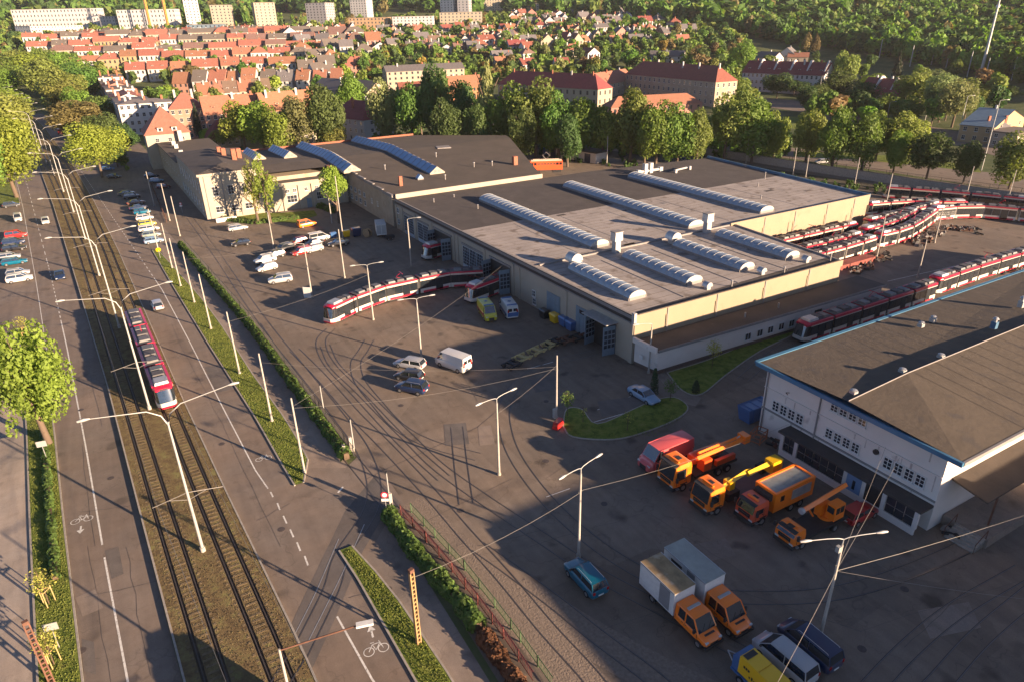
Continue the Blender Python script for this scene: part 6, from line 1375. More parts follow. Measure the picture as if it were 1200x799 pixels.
# ------------------------------------------------------------ vegetation
def leafmat(name, col, rand=.25): return M(name, col, .75, .38, .55, rand=rand, trans=.36)
LM_ = {'green': leafmat('leaf_green', (.12, .195, .030)), 'bright': leafmat('leaf_bright', (.19, .28, .036)), 'olive': leafmat('leaf_olive', (.16, .20, .040)), 'dark': leafmat('leaf_dark', (.065, .11, .026)),
       'willow': leafmat('leaf_willow', (.18, .21, .075)), 'bronze': leafmat('leaf_bronze', (.17, .13, .05)), 'spruce': leafmat('leaf_spruce', (.035, .05, .025)), 'gold': leafmat('leaf_gold', (.28, .20, .04))}
m_bark = M('bark', (.12, .085, .06), .95, .25, 2, bump=.5)
UH = 2.4
def crown_mesh(n, seed, size, shape='round', lobes=16, open_=0):
    rs = np.random.RandomState(seed); L_ = rs.normal(size=(lobes, 3)); L_ /= np.linalg.norm(L_, axis=1)[:, None]; L_ *= (.25+.42*rs.rand(lobes, 1)) if not open_ else (.3+.52*rs.rand(lobes, 1)); L_[:, 2] *= .95
    lr = (.24+.2*rs.rand(lobes)) if not open_ else (.13+.15*rs.rand(lobes)); pr = lr**2; pr /= pr.sum(); k = rs.choice(lobes, n, p=pr)
    d = rs.normal(size=(n, 3)); d[:, 2] += .25; d /= np.linalg.norm(d, axis=1)[:, None]
    if shape == 'willow': d[:, 2] -= .2
    rad = lr[k][:, None]*(.72+.42*rs.rand(n, 1)**.7); C_ = L_[k]+d*rad
    r_ = np.linalg.norm(C_, axis=1); C_ /= np.maximum(1, r_/1.02)[:, None]
    if shape in ('cone', 'poplar'):
        z = (C_[:, 2]+1)/2; f = (1.05-z)**.9*1.15 if shape == 'cone' else .55+.45*np.sin(pi*np.clip(z*.9+.05, 0, 1)); C_[:, 0] *= f; C_[:, 1] *= f
    C_[:, 2] = (C_[:, 2]+1)/2*UH
    N_ = d+rs.normal(size=(n, 3))*.55
    return quads(C_, N_, size, LM_['green'], 'crown', seed=seed)
CR = {('sparse', 1): [crown_mesh(1500, 51, .055, lobes=34, open_=1)], ('round', 'hero'): [crown_mesh(9500, 23, .034, lobes=64, open_=1)], ('round', 0): [crown_mesh(14000, s_, .034, lobes=34) for s_ in (1, 2, 3)], ('round', 1): [crown_mesh(7500, s_, .05, lobes=28) for s_ in (4, 5, 6, 7)], ('round', 2): [crown_mesh(900, s_, .14, lobes=14) for s_ in (8, 9, 10)],
      ('cone', 1): [crown_mesh(2200, s_, .08, 'cone', 26) for s_ in (11, 12)], ('poplar', 1): [crown_mesh(2600, s_, .085, 'poplar', 26) for s_ in (13,)]}
def trunk_mesh(seed, n=7):
    rs = random.Random(seed); b = MB(); b.tube([(0, 0, 0), (.02, .01, .35), (.0, .03, .62), (.03, .0, .9)], [.05, .036, .024, .008], 7)
    for k in range(n):
        a = k*2.4+rs.random(); z = .30+.07*k; L_ = .42*(1-.06*k); b.tube([(0, 0, z), (cos(a)*L_*.5, sin(a)*L_*.5, z+.12), (cos(a)*L_, sin(a)*L_, z+.26)], [.02, .013, .004], 5)
    return b.mesh('trunk', m_bark)
TR = [trunk_mesh(s_) for s_ in (1, 2, 3)]
def tree(loc, h, r, kind='green', shape='round', lod=1, label=None, group=None, cb=.22, name=None):
    key = (shape, lod) if (shape, lod) in CR else (shape if shape in ('cone', 'poplar') else 'round', 1)
    t = thing(name or ('spruce_tree' if shape == 'cone' else 'poplar_tree' if shape == 'poplar' else 'tree'), label, 'tree', loc, R.uniform(0, 6.28), group)
    ob('trunk', R.choice(TR), t, scale=(h*.46, h*.46, h*.86))
    c = ob('crown', R.choice(CR[key]), t, (0, 0, h*cb), R.uniform(0, 6.28), (r, r, h*(1-cb)/UH)); c.material_slots[0].link = 'OBJECT'; c.material_slots[0].material = LM_[kind]
    return t
def treepx(bx, by, ty, hw, kind, shape='round', lod=1, group=None, label=None, cb=.22, look=None):
    p = att(bx, by) if by < 130 else at(bx, by); h = max(3, hgt(p, ty)); r = hw*proj((p.x, p.y, p.z+h*.5))[2]/FOC
    t = tree(p, h, r, kind, shape, lod, label, group, cb)
    if look: t['look'] = look
    return t
LOOK = {'green': 'mid green', 'bright': 'bright green', 'olive': 'olive', 'dark': 'dark green', 'willow': 'pale drooping', 'bronze': 'bronze-leaved', 'spruce': 'dark conifer', 'gold': 'golden'}
def row(L_, fmt, group, lod=1):
    o = []
    for q in L_:
        bx, by, ty, hw, kind = q[:5]; t = treepx(bx, by, ty, hw*1.22 if len(q) < 6 else hw, kind, q[5] if len(q) > 5 else 'round', lod, group, cb=q[6] if len(q) > 6 else .04); t['look'] = LOOK[kind]; o.append(t)
    ordinal_labels(o, fmt); return o
# hero tree on the left verge
p = at(44, 520); h = hgt(p, 368); treepx(58, 520, 362, 56, 'bright', 'round', 'hero', None, 'large fresh green roadside tree overhanging the left carriageway near the frame edge', .0)
treepx(120, 208, 138, 38, 'bright', 'round', 0, None, 'big bright roadside tree in front of the street wing', .12); treepx(20, 232, 118, 44, 'bright', 'round', 0, None, 'huge sunlit tree at the left edge beside the masts', .05); treepx(-25, 250, 130, 50, 'green', 'round', 0, None, 'big tree cut off by the left frame edge', .05)
row([(95, 160, 116, 30, 'bronze'), (118, 150, 112, 26, 'olive'), (78, 128, 78, 24, 'olive'), (100, 118, 72, 22, 'green'), (62, 116, 66, 24, 'olive'), (88, 104, 62, 22, 'green'), (40, 104, 60, 22, 'bright'), (112, 112, 72, 16, 'green'), (16, 108, 66, 24, 'green'), (0, 118, 74, 24, 'bright'), (6, 150, 96, 30, 'bright'), (18, 175, 108, 32, 'olive'), (80, 136, 92, 22, 'olive'), (126, 168, 128, 18, 'dark'), (150, 178, 144, 14, 'dark'), (138, 196, 160, 14, 'dark'), (24, 92, 58, 20, 'olive'), (56, 92, 56, 18, 'green'), (72, 92, 60, 16, 'bright'), (96, 140, 100, 16, 'bright')],
    '{look} tree, {n} from left in the clump around the street masts', 'trees around the street masts')
row([(288, 178, 112, 22, 'bright'), (310, 180, 116, 24, 'bright'), (330, 182, 122, 18, 'bright'), (262, 174, 150, 13, 'olive'), (247, 172, 150, 11, 'bright'), (237, 172, 118, 8, 'spruce', 'cone', .04), (352, 180, 110, 22, 'willow'), (383, 178, 96, 24, 'dark'), (392, 178, 140, 14, 'olive'), (372, 150, 98, 16, 'dark')],
    '{look} tree, {n} from the left in the group behind the blue ridge rooflights', 'trees behind the workshop')
row([(414, 150, 84, 18, 'bright'), (453, 170, 88, 20, 'willow'), (484, 172, 88, 19, 'green'), (513, 172, 70, 20, 'dark'), (545, 175, 92, 22, 'dark'), (573, 180, 66, 15, 'willow', 'poplar', .06), (598, 182, 92, 24, 'green'), (628, 184, 86, 28, 'olive'), (655, 186, 104, 22, 'green'), (682, 188, 112, 26, 'green'), (706, 190, 118, 22, 'green'), (738, 192, 100, 24, 'olive'), (768, 196, 110, 24, 'green'), (793, 196, 118, 22, 'green'), (815, 196, 124, 16, 'olive'), (848, 190, 102, 26, 'olive'), (880, 192, 112, 26, 'green'), (905, 190, 128, 16, 'olive'), (524, 186, 112, 18, 'dark'), (560, 186, 120, 18, 'dark'), (612, 190, 124, 18, 'dark'), (665, 196, 132, 18, 'dark'), (755, 196, 128, 18, 'green'), (494, 160, 100, 14, 'dark'), (640, 178, 100, 20, 'green'), (865, 176, 98, 22, 'olive')],
    '{look} tree, {n} from the left in the long row behind the depot halls', 'row of trees behind the depot halls')
treepx(397, 262, 193, 17, 'bright', 'round', 1, None, 'lone bright green tree by the tall poles in front of the older hall', .35)
treepx(317, 262, 176, 17, 'bright', 'sparse', 1, None, 'slender sparse tree in front of the corner block, farther right', .15); treepx(303, 262, 184, 12, 'olive', 'sparse', 1, None, 'slender sparse tree close to the corner block windows', .15)
row([(943, 196, 126, 18, 'olive'), (973, 203, 122, 19, 'green'), (1008, 205, 130, 20, 'green'), (1026, 188, 128, 20, 'green'), (1052, 190, 128, 22, 'olive'), (1046, 206, 150, 15, 'green'), (1085, 212, 148, 25, 'dark'), (1128, 216, 164, 17, 'dark'), (1182, 222, 152, 26, 'olive')],
    '{look} street tree, {n} from the left along the grass median beyond the wall', 'street trees beyond the retaining wall')
row([(985, 112, 54, 13, 'olive'), (978, 120, 82, 20, 'dark'), (1008, 128, 96, 18, 'dark'), (1070, 130, 78, 22, 'olive'), (1020, 112, 84, 16, 'green'), (1088, 118, 80, 20, 'willow'), (1128, 122, 90, 18, 'olive'), (960, 122, 98, 16, 'dark'), (1062, 146, 112, 18, 'green'), (1010, 142, 112, 18, 'dark'), (1096, 140, 84, 24, 'willow'), (1115, 150, 86, 22, 'willow'), (1040, 140, 108, 18, 'green'), (1150, 122, 96, 14, 'olive'), (910, 116, 82, 16, 'dark'), (880, 104, 68, 14, 'green'), (868, 88, 44, 14, 'bright'), (856, 120, 84, 18, 'green'), (945, 132, 100, 14, 'dark'), (1048, 100, 58, 8, 'spruce', 'cone', .04), (944, 66, 34, 10, 'bronze', 'cone', .04), (954, 66, 38, 8, 'bronze', 'cone', .04), (1180, 120, 98, 12, 'dark'), (930, 112, 92, 14, 'dark'), (985, 138, 112, 16, 'green'), (1130, 140, 104, 16, 'dark')],
    '{look} tree, {n} from the left among the villas below the railway', 'trees among the villas below the railway')

# ------------------------------------------------------------ buildings beyond the depot
def house(loc, rz, L_, D_, h, rh, roof, wall, label=None, group=None, cat='house', name='house', rt_='gable', rows=2, cols=4, near=False, chim=1, dorm=0, over=.4, fire=0, axis='x'):
    """local x along the facade, facade faces -y at y=0"""
    t = thing(name, label, cat, loc, rz, group); mw = WALLM[wall] if isinstance(wall, str) else wall; mr = ROOFM[roof] if isinstance(roof, str) else roof
    if rt_ == 'hip':
        hip_house(t, 0, L_, 0, D_, h, rh, mw, mr, over)
    elif rt_ == 'flat':
        MB().box(0, L_, 0, D_, 0, h).build('wall', mw, t); MB().box(-.2, L_+.2, -.2, D_+.2, h, h+.4).build('roof', mr, t)
    else:
        b = MB(); b.box(0, L_, 0, D_, 0, h)
        if axis == 'x':
            for x in (0, L_): b.poly([(x, 0, h), (x, D_, h), (x, D_/2, h+rh)])
        else:
            for y in (0, D_): b.poly([(0, y, h), (L_, y, h), (L_/2, y, h+rh)])
        b.build('wall', mw, t); b = MB(); o = over; th_ = .18
        if axis == 'x':
            k = rh/(D_/2); A = [(-o, -o, h-k*o), (L_+o, -o, h-k*o), (L_+o, D_/2, h+rh), (-o, D_/2, h+rh), (L_+o, D_+o, h-k*o), (-o, D_+o, h-k*o)]
            for q in ((0, 1, 2, 3), (3, 2, 4, 5)): b.poly([(A[i][0], A[i][1], A[i][2]+th_) for i in q]); b.poly([A[i] for i in q[::-1]])
            b.poly([A[0], A[1], (A[1][0], A[1][1], A[1][2]+th_), (A[0][0], A[0][1], A[0][2]+th_)])
        else:
            k = rh/(L_/2); A = [(-o, -o, h-k*o), (-o, D_+o, h-k*o), (L_/2, D_+o, h+rh), (L_/2, -o, h+rh), (L_+o, D_+o, h-k*o), (L_+o, -o, h-k*o)]
            for q in ((1, 0, 3, 2), (2, 3, 5, 4)): b.poly([(A[i][0], A[i][1], A[i][2]+th_) for i in q]); b.poly([A[i] for i in q[::-1]])
        b.build('roof', mr, t)
    if cols:
        sh = h/rows
        if near:
            for j in range(rows):
                for i in range(cols): window(t, L_*(i+.5)/cols, -.02, sh*j+sh*.34, min(1.3, L_/cols*.5), sh*.5, 2, 2)
            nc = max(2, int(D_/3.5))
            for j in range(rows):
                for i in range(nc): window(t, -.02, D_*(i+.5)/nc, sh*j+sh*.34, 1.2, sh*.5, 2, 2, -pi/2); 
                for i in range(nc): window(t, L_+.02, D_*(i+.5)/nc, sh*j+sh*.34, 1.2, sh*.5, 2, 2, pi/2)
        else:
            b = MB(); nc = max(1, int(D_/3.6))
            for j in range(rows):
                z0, z1 = sh*j+sh*.32, sh*j+sh*.80
                for i in range(cols): x = L_*(i+.5)/cols; w = min(.65, L_/cols*.3); b.poly([(x-w, -.03, z0), (x+w, -.03, z0), (x+w, -.03, z1), (x-w, -.03, z1)]); 
                for i in range(nc):
                    y = D_*(i+.5)/nc; b.poly([(-.03, y+.6, z0), (-.03, y-.6, z0), (-.03, y-.6, z1), (-.03, y+.6, z1)]); b.poly([(L_+.03, y-.6, z0), (L_+.03, y+.6, z0), (L_+.03, y+.6, z1), (L_+.03, y-.6, z1)])
            b.build('windows', m_glass, t, kind='stuff')
    for i in range(chim):
        x = L_*(i+.5)/chim+R.uniform(-.5, .5); y = D_*R.uniform(.35, .6)
        MB().box(x-.45, x+.45, y-.3, y+.3, h+.2, h+rh+1.3).build('chimney', m_rib if R.random() < .6 else m_brick, t)
    for i in range(fire):
        x = L_*(i+.9)/(fire); b = MB(); b.poly([(x-.4, D_*.12, h+rh*.3), (x-.4, D_*.9, h+rh*.2), (x-.4, D_*.9, h+rh*.7), (x-.4, D_*.55, h+rh+1.2), (x-.4, D_*.4, h+rh+1.2)]); b.poly([(x+.4, D_*.12, h+rh*.3), (x+.4, D_*.9, h+rh*.2), (x+.4, D_*.9, h+rh*.7), (x+.4, D_*.55, h+rh+1.2), (x+.4, D_*.4, h+rh+1.2)]); b.poly([(x-.4, D_*.12, h+rh*.3), (x+.4, D_*.12, h+rh*.3), (x+.4, D_*.4, h+rh+1.2), (x-.4, D_*.4, h+rh+1.2)]); b.poly([(x-.4, D_*.4, h+rh+1.2), (x+.4, D_*.4, h+rh+1.2), (x+.4, D_*.55, h+rh+1.2), (x-.4, D_*.55, h+rh+1.2)]); b.build('fire_wall', WALLM['white'], t)
    if rt_ != 'flat':
        for i in range(dorm):
            x = L_*(i+.5)/dorm; y = D_*.16; dormer(t, x, y, h+rh*.22, 1.5, 1.3, D_*.3, 0, mr, mw)
    return t
def hpx(l, r, D_, h, rh, roof, wall, **k):
    a = att(*l); c = att(*r); d = c-a; L_ = hypot(d.x, d.y); return house((a.x, a.y, min(a.z, c.z)), atan2(d.y, d.x), L_, D_, h, rh, roof, wall, **k)
hpx((147, 160), (209, 155), 13, 13.5, 1.5, 'grey', 'white', label='four-storey white block with grey roof behind the red-roofed gatehouse', rt_='hip', rows=4, cols=8, near=True, chim=3, cat='apartment block', name='apartment_block')
for i in range(7):      # long terrace going away along the street
    v = 374+i*31.0; x0 = 4.6-i*.7
    house((x0, v, hill(x0, v)-.5), radians(1.3), 15, 30.9, 13.8-(i % 3)*.6, 2.6, ('grey', 'red', 'flat', 'flat', 'red', 'flat', 'flat')[i], ('white', 'white', 'cream', 'white', 'pink', 'cream', 'white')[i], label=nth(i+1)+' tall pale terrace block going away along the street behind the gatehouse', group='tall terrace blocks along the street', rt_='gable' if i in (1, 4) else 'flat', rows=4, cols=4, near=i < 3, chim=3, cat='apartment block', name='terrace_block', axis='y')
hpx((206, 166), (246, 163), 12, 13.0, 6, 'red', 'pink', label='four-storey pink house with steep red roof and two tall chimneys', rt_='hip', rows=4, cols=5, near=True, chim=2)
hpx((246, 166), (315, 160), 12, 11.0, 6.5, 'red', 'pink', label='long pink terrace with grey dormer strip in its red roof', rows=3, cols=9, near=True, chim=3, dorm=3)
hpx((315, 162), (382, 155), 12, 11.0, 7.0, 'red', 'cream', label='cream terrace with red roof and flat grey dormer, behind the bright trees', rows=3, cols=9, near=True, chim=4, dorm=2)
hpx((250, 176), (283, 172), 10, 4.0, 6.5, 'dark red', 'cream', label='low house with steep dark red roof behind the dark conifer', rt_='hip', rows=1, cols=4, near=True, chim=0)
hpx((340, 172), (372, 168), 9, 8.0, 5, 'red', 'cream', label='pale house mostly hidden by the pale drooping tree', rows=2, cols=4, near=True)
t = hpx((429, 169), (464, 163), 26, 9.0, 6.5, 'dark red', 'white', label='tall white house with steep red mansard roof between the trees', rt_='hip', rows=3, cols=2, near=True, chim=2, dorm=2)
hpx((434, 150), (460, 146), 44, 15.5, 4.5, 'grey', m_wallold, label='tall bare beige gable-ended block behind the tree row', rows=4, cols=0, near=False, chim=3, cat='apartment block', name='apartment_block', axis='y')
hpx((455, 108), (545, 100), 12, 12.5, 3.5, 'grey', 'cream', label='long apartment block with pale triangular end gable', rows=4, cols=14, near=False, chim=3, cat='apartment block', name='apartment_block')
hpx((470, 118), (500, 116), 10, 5, 5, 'dark red', 'cream', label='small dark red roofed house in front of the long gable block', rows=1, cols=4)
hpx((523, 120), (575, 116), 12, 8, 6, 'red', 'orange', label='orange house with red roof and wide white dormer', rows=2, cols=7, dorm=3, chim=2)
# the school
sg = 'red-roofed school wings'
hpx((584, 117), (700, 126), 14, 9, 7.5, 'dark red', 'cream', label='long left wing of the red-roofed school, ending in a sunlit hip', group=sg, rt_='hip', rows=2, cols=16, near=False, chim=5, cat='school building', name='school_wing')
hpx((694, 120), (742, 108), 13, 8.5, 6, 'red', 'cream', label='short middle wing of the red-roofed school with a row of small windows', group=sg, rows=2, cols=9, near=True, chim=3, cat='school building', name='school_wing')
hpx((732, 111), (836, 126), 15, 12.5, 7.5, 'dark red', m_wallold, label='main right wing of the school with long dark red hipped roof', group=sg, rt_='hip', rows=3, cols=18, near=True, chim=6, cat='school building', name='school_wing')
hpx((716, 138), (822, 132), 12, 4.5, 4.5, 'red', 'pink', label='low gymnasium with orange-red roof in front of the school', rt_='hip', rows=1, cols=12, chim=0, cat='school building', name='school_wing')
hpx((868, 106), (962, 113), 13, 11.5, 6.5, 'dark red', 'white', fire=5, label='three-storey white tenement with many dormers and white fire walls', rows=3, cols=18, near=True, chim=5, dorm=8, cat='apartment block', name='apartment_block')
hpx((1003, 122), (1058, 128), 12, 6, 7, 'dark red', 'cream', fire=3, label='villa with dark red roof and white fire walls among the trees', rt_='gable', rows=2, cols=6, near=True, chim=3, dorm=1)
t = hpx((1160, 170), (1196, 158), 11, 6.0, 4.5, 'blue', 'ochre', label='brick house with blue tiled roof and two dormers on the right', rows=2, cols=3, near=True, chim=1, dorm=0, axis='y')
hpx((1188, 176), (1215, 170), 9, 5.0, 1, 'flat', 'cream', label='small flat-roofed pale house at the right frame edge', rt_='flat', rows=2, cols=3, near=True, chim=0)
hpx((1182, 84), (1215, 82), 14, 9.0, 1, 'flat', 'white', label='modern white house with balconies on the wooded slope', rt_='flat', rows=3, cols=4, near=True, chim=0)
hpx((760, 74), (800, 76), 10, 6, 4, 'grey', 'white', label='pale blue-white house with flat grey roof behind the school', rows=2, cols=4); hpx((803, 84), (840, 86), 10, 4, 3, 'blue', 'white', label='low grey-blue metal roof behind the right school wing', rows=1, cols=4)
hpx((884, 78), (905, 82), 10, 8, 4, 'grey', 'white', label='white house with pale blue side left of the tenement', rows=2, cols=3); hpx((910, 74), (930, 76), 9, 7, 5, 'grey', 'white', label='white gabled house just behind the tenement', rows=2, cols=3, axis='y'); hpx((922, 76), (946, 77), 9, 6, 3, 'red', 'cream', label='orange-red flat-pitched roof behind the tenement', rows=1, cols=3)

# rows of terraced houses under red roofs, left of centre
allh = []
def terrace(y, x0, x1, slope, w, D_, h, rh, kinds, lab, seed, rows=2, gap=0, cat='house', jit=1.5):
    rs = random.Random(seed); x = x0; o = []
    while x < x1:
        ww = w*rs.uniform(.8, 1.35); roof, wall = rs.choice(kinds)
        jj = rs.uniform(-jit, jit)*.25; a = att(x, y+slope*(x-x0)+jj); c = att(x+ww*.995, y+slope*(x+ww-x0)+jj)
        if a and c:
            d = c-a; L_ = min(60, hypot(d.x, d.y)); th_ = .0+atan2(at(x+50, y+slope*50).y-at(x, y).y, at(x+50, y+slope*50).x-at(x, y).x)
            t = house((a.x, a.y, a.z), th_, L_, D_*rs.uniform(.85, 1.2), h*rs.uniform(.85, 1.12), rh*rs.uniform(.9, 1.15), roof, wall, None, lab, rt_='hip' if rs.random() < .12 else 'gable', rows=rows, cols=max(2, int(L_/3.2)), chim=1 if rs.random() < .8 else 2, dorm=rs.choice([0, 1, 2]) if y > 50 else 0, cat=cat)
            t['look'] = f'{wall} house, {roof} roof'; o.append(t)
        x += ww+gap*rs.uniform(.5, 1.5)
    ordinal_labels(o, '{look}, {n} from left in the '+lab); allh.extend(o)
rk = [('red', 'cream'), ('red', 'white'), ('red', 'white'), ('red', 'pink'), ('red', 'ochre'), ('brown', 'cream'), ('flat', 'white'), ('flat', 'cream')]
terrace(128, 236, 300, -.06, 16, 11, 8, 6, [('red', 'cream'), ('brown', 'white')], 'terrace behind the pink houses', 1)
terrace(112, 205, 400, -.02, 14, 11, 8.5, 6, [('red', 'pink'), ('flat', 'white'), ('red', 'white'), ('grey', 'white')], 'mixed terrace', 2, gap=4)
terrace(98, 150, 345, -.04, 24, 11, 9.5, 5, [('red', 'cream'), ('dark red', 'cream'), ('red', 'white')], 'fifth red-roof row', 3, gap=5)
terrace(85, 95, 345, -.035, 24, 10, 10, 4.2, rk, 'fourth red-roof row', 4, gap=.4)
terrace(75, 60, 345, -.03, 26, 10, 10, 4, rk, 'third red-roof row', 5, gap=.4)
terrace(66.5, 34, 350, -.03, 24, 10, 10, 4, rk, 'second red-roof row', 6, gap=.2)
terrace(59, 30, 350, -.03, 22, 10, 11, 4, rk+[('red', 'orange')], 'farthest row of red roofs', 7, gap=.2)
terrace(53, 90, 330, -.02, 10, 14, 11, 3, [('flat', 'orange'), ('flat', 'pink'), ('flat', 'ochre'), ('red', 'cream')], 'row of coloured apartment houses behind the red roofs', 8, rows=3)
# white apartment slabs and towers far left
FARROWS = [t for t in allh if any(k in t['group'] for k in ('farthest row', 'second red', 'third red', 'coloured apartment'))]
def slab(l, r, D_, h, wall, label, rows=5, roof='flat', cols=None, cat='apartment block'):
    a = att(*l); c = att(*r); L_ = hypot(c.x-a.x, c.y-a.y); return hpx(l, r, D_, h, 1, roof, wall, label=label, rt_='flat', rows=rows, cols=cols or max(2, int(L_/4)), chim=0, cat=cat, name='apartment_slab')
slab((20, 38.7), (120, 36.3), 16, 25, 'white', 'long white apartment slab under the hills at the far left'); slab((22, 48), (40, 49), 60, 15, 'white', 'white slab end with small square windows at the far left', 5)
slab((46, 47), (84, 48), 20, 9, 'cream', 'cream block with large red roof left of the orange houses', 2, 'red'); slab((120, 38), (138, 38), 16, 17, 'grey', 'grey-white slab between the two long ones'); slab((142, 39), (210, 37.2), 16, 24, 'white', 'second long white apartment slab below the orange cranes')
slab((221, 36), (238, 35), 16, 42, 'white', 'tall white tower block left of the cream towers', 14); slab((252, 42), (275, 41), 18, 30, 'cream', 'stout cream tower block with stepped top', 10); slab((303, 42), (327, 40), 18, 32, 'cream', 'pair of joined cream towers right of centre left', 11)
slab((361, 32), (384, 32), 20, 26, 'grey', 'pale tower block under the pink slab', 9); slab((222, 48), (262, 47), 18, 15, m_doorblue, 'glass-fronted office building with pale frame', 4); slab((312, 15), (384, 13), 20, 12, 'pink', 'long pinkish slab at the top of the frame', 3)
slab((412, 24), (431, 24), 18, 26, 'white', 'white tower with a thin mast beside it', 8); slab((410, 38), (456, 37), 18, 14, 'ochre', 'long ochre block below the white tower', 4); slab((461, 38), (508, 37), 14, 15, 'white', 'white slab with balconies right of the ochre block', 5); slab((516, 34), (565, 33), 14, 16, 'cream', 'cream slab with pale end wall', 5)
slab((517, 26), (532, 26), 15, 32, 'white', 'left of two narrow towers above the cream slab', 11); slab((537, 26), (550, 26), 15, 32, 'grey', 'right of two narrow towers above the cream slab', 11); slab((555, 14), (592, 13), 16, 16, 'cream', 'pale block among the trees at the top right of the towers', 5); slab((262, 50), (300, 49), 15, 13, 'cream', 'low cream block between the stout tower and the joined towers', 4); slab((628, 15), (640, 15), 14, 12, 'cream', 'small pale block alone at the forest edge', 4); slab((95, 20), (115, 20), 14, 10, 'pink', 'small pinkish block against the far hill', 3); slab((140, 20), (165, 19), 14, 9, 'white', 'white low block against the far hill', 3)
for px, ty, lb in (((178, 40), -6, 'taller orange tower crane above the white slabs'), ((199, 40), -2, 'shorter orange tower crane near the white tower block')):
    a = att(*px); h = 62 if px[0] < 190 else 48; t = thing('tower_crane', lb, 'crane', a, .6); mo = paint('craneorange', (.55, .26, .05))
    for sx in (-.7, .7):
        for sy in (-.7, .7): MB().box(sx-.35, sx+.35, sy-.35, sy+.35, 0, h).build('mast_leg', mo, t)
    b = MB()
    for k in range(int(h/2.4)): b.tube([(-.7, -.7, k*2.4), (.7, -.7, k*2.4+2.4)], .2, 4)
    b.build('lattice', mo, t); MB().tube([(-12, 0, h), (38, 0, h)], .6, 4).build('jib', mo, t); MB().tube([(-12, 0, h), (0, 0, h+6), (30, 0, h)], .15, 4).build('tie', mo, t); MB().box(-12, -9, -1, 1, h-2.5, h).build('counterweight', m_kerb, t)
# scattered houses, centre and right
def scatter(x0, x1, y0, y1, dx, dy, kinds, lab, seed, h=6, sz=11, skip=.15):
    rs = random.Random(seed); o = []; y = y1
    while y > y0:
        x = x0+rs.uniform(0, dx); sc_ = (y+24)/90.0
        while x < x1:
            if rs.random() > skip:
                a = att(x+rs.uniform(-2, 2), y+rs.uniform(-1.5, 1.5)); roof, wall = rs.choice(kinds)
                L_ = sz*rs.uniform(.8, 1.5); D_ = sz*rs.uniform(.8, 1.1); ax = rs.choice('xxy'); 
                t = house(a, -YAW+rs.choice([.3, .3, .3, .3-pi/2+pi, .6])+rs.uniform(-.15, .15), L_, D_, h*rs.uniform(.8, 1.3), sz*rs.uniform(.32, .5), roof, wall, None, lab, rt_='hip' if rs.random() < .2 else 'gable', rows=2, cols=max(2, int(L_/3)), chim=rs.choice([1, 1, 2]), dorm=rs.choice([0, 0, 1]), axis=ax)
                t['look'] = f'{wall} house, {roof} roof'; o.append(t)
            x += dx*rs.uniform(.7, 1.3)*max(.5, sc_)
        y -= dy*max(.45, sc_)
    ordinal_labels(o, '{look}, {n} from left in the '+lab); allh.extend(o)
sk = [('red', 'cream'), ('red', 'white'), ('grey', 'white'), ('grey', 'cream'), ('brown', 'cream'), ('dark red', 'white'), ('grey', 'pink')]
scatter(345, 430, 50, 104, 22, 9, [('flat', 'white'), ('grey', 'white'), ('red', 'pink'), ('brown', 'cream')], 'mixed block by the gable block', 21, 8, 14)
scatter(345, 600, 38, 64, 17, 8, sk, 'villas below the cream slabs', 22, 6, 11, .1)
scatter(560, 700, 58, 86, 22, 8, [('grey', 'white'), ('brown', 'white'), ('red', 'cream'), ('dark red', 'white')], 'houses just behind the school', 23, 7, 12, .1)
scatter(590, 800, 20, 56, 20, 7.5, sk, 'villas toward the forest', 24, 6, 11, .2)
scatter(1140, 1200, 150, 170, 40, 20, [('grey', 'cream')], 'houses by the right edge', 25, 4, 9, .8)

# roads, railway and wall beyond the depot
RW = [at(*q) for q in [(700, 166), (780, 176), (860, 187), (960, 203), (1040, 215), (1100, 224), (1199, 238), (1260, 248)]]
t = thing('retaining_wall', 'long grey concrete retaining wall between the tram yard and the tree-lined street', 'wall'); P = spline([(p.x, p.y) for p in RW], 3)
for a, c in zip(P, P[1:]): ribbon([a, c], .5, 2.3, None, 0, 0, 0).build('wall_panel', m_kerb, t)
ribbon(P, .62, 2.42, None, 0, 0, 2.3).build('coping', m_foot, t)
fence([tuple(p+Vector((.0, .0))) for p in P[6:]], 3.6, 'thin wire fence standing on the retaining wall', m_dark, 5, rails=(.98,))
sk_ = MB()
pxpoly('street_behind', [(560, 150), (700, 158), (860, 178), (1000, 196), (1199, 226), (1300, 240), (1300, 222), (1199, 208), (1000, 182), (860, 166), (700, 150), (560, 142)], .03, m_road)
pxpoly('grass_median', [(930, 184), (1000, 187), (1100, 197), (1150, 203), (1145, 196), (1080, 186), (1000, 180), (930, 178)], .06, m_grass)
pxpoly('side_street', [(860, 120), (940, 132), (1000, 150), (1110, 168), (1230, 200), (1230, 178), (1110, 152), (1000, 136), (930, 118), (862, 112)], .04, m_road)
pxpoly('lawn', [(880, 150), (940, 152), (942, 138), (880, 134)], .05, m_grass)
pxpoly('yard_bank', [(600, 165), (860, 192), (1199, 242), (1260, 252), (1260, 262), (1199, 256), (1020, 224), (860, 200), (640, 178)], .03, M('dark_bank', (.045, .04, .025), .95, .3, .4, bump=.8, bscale=2))
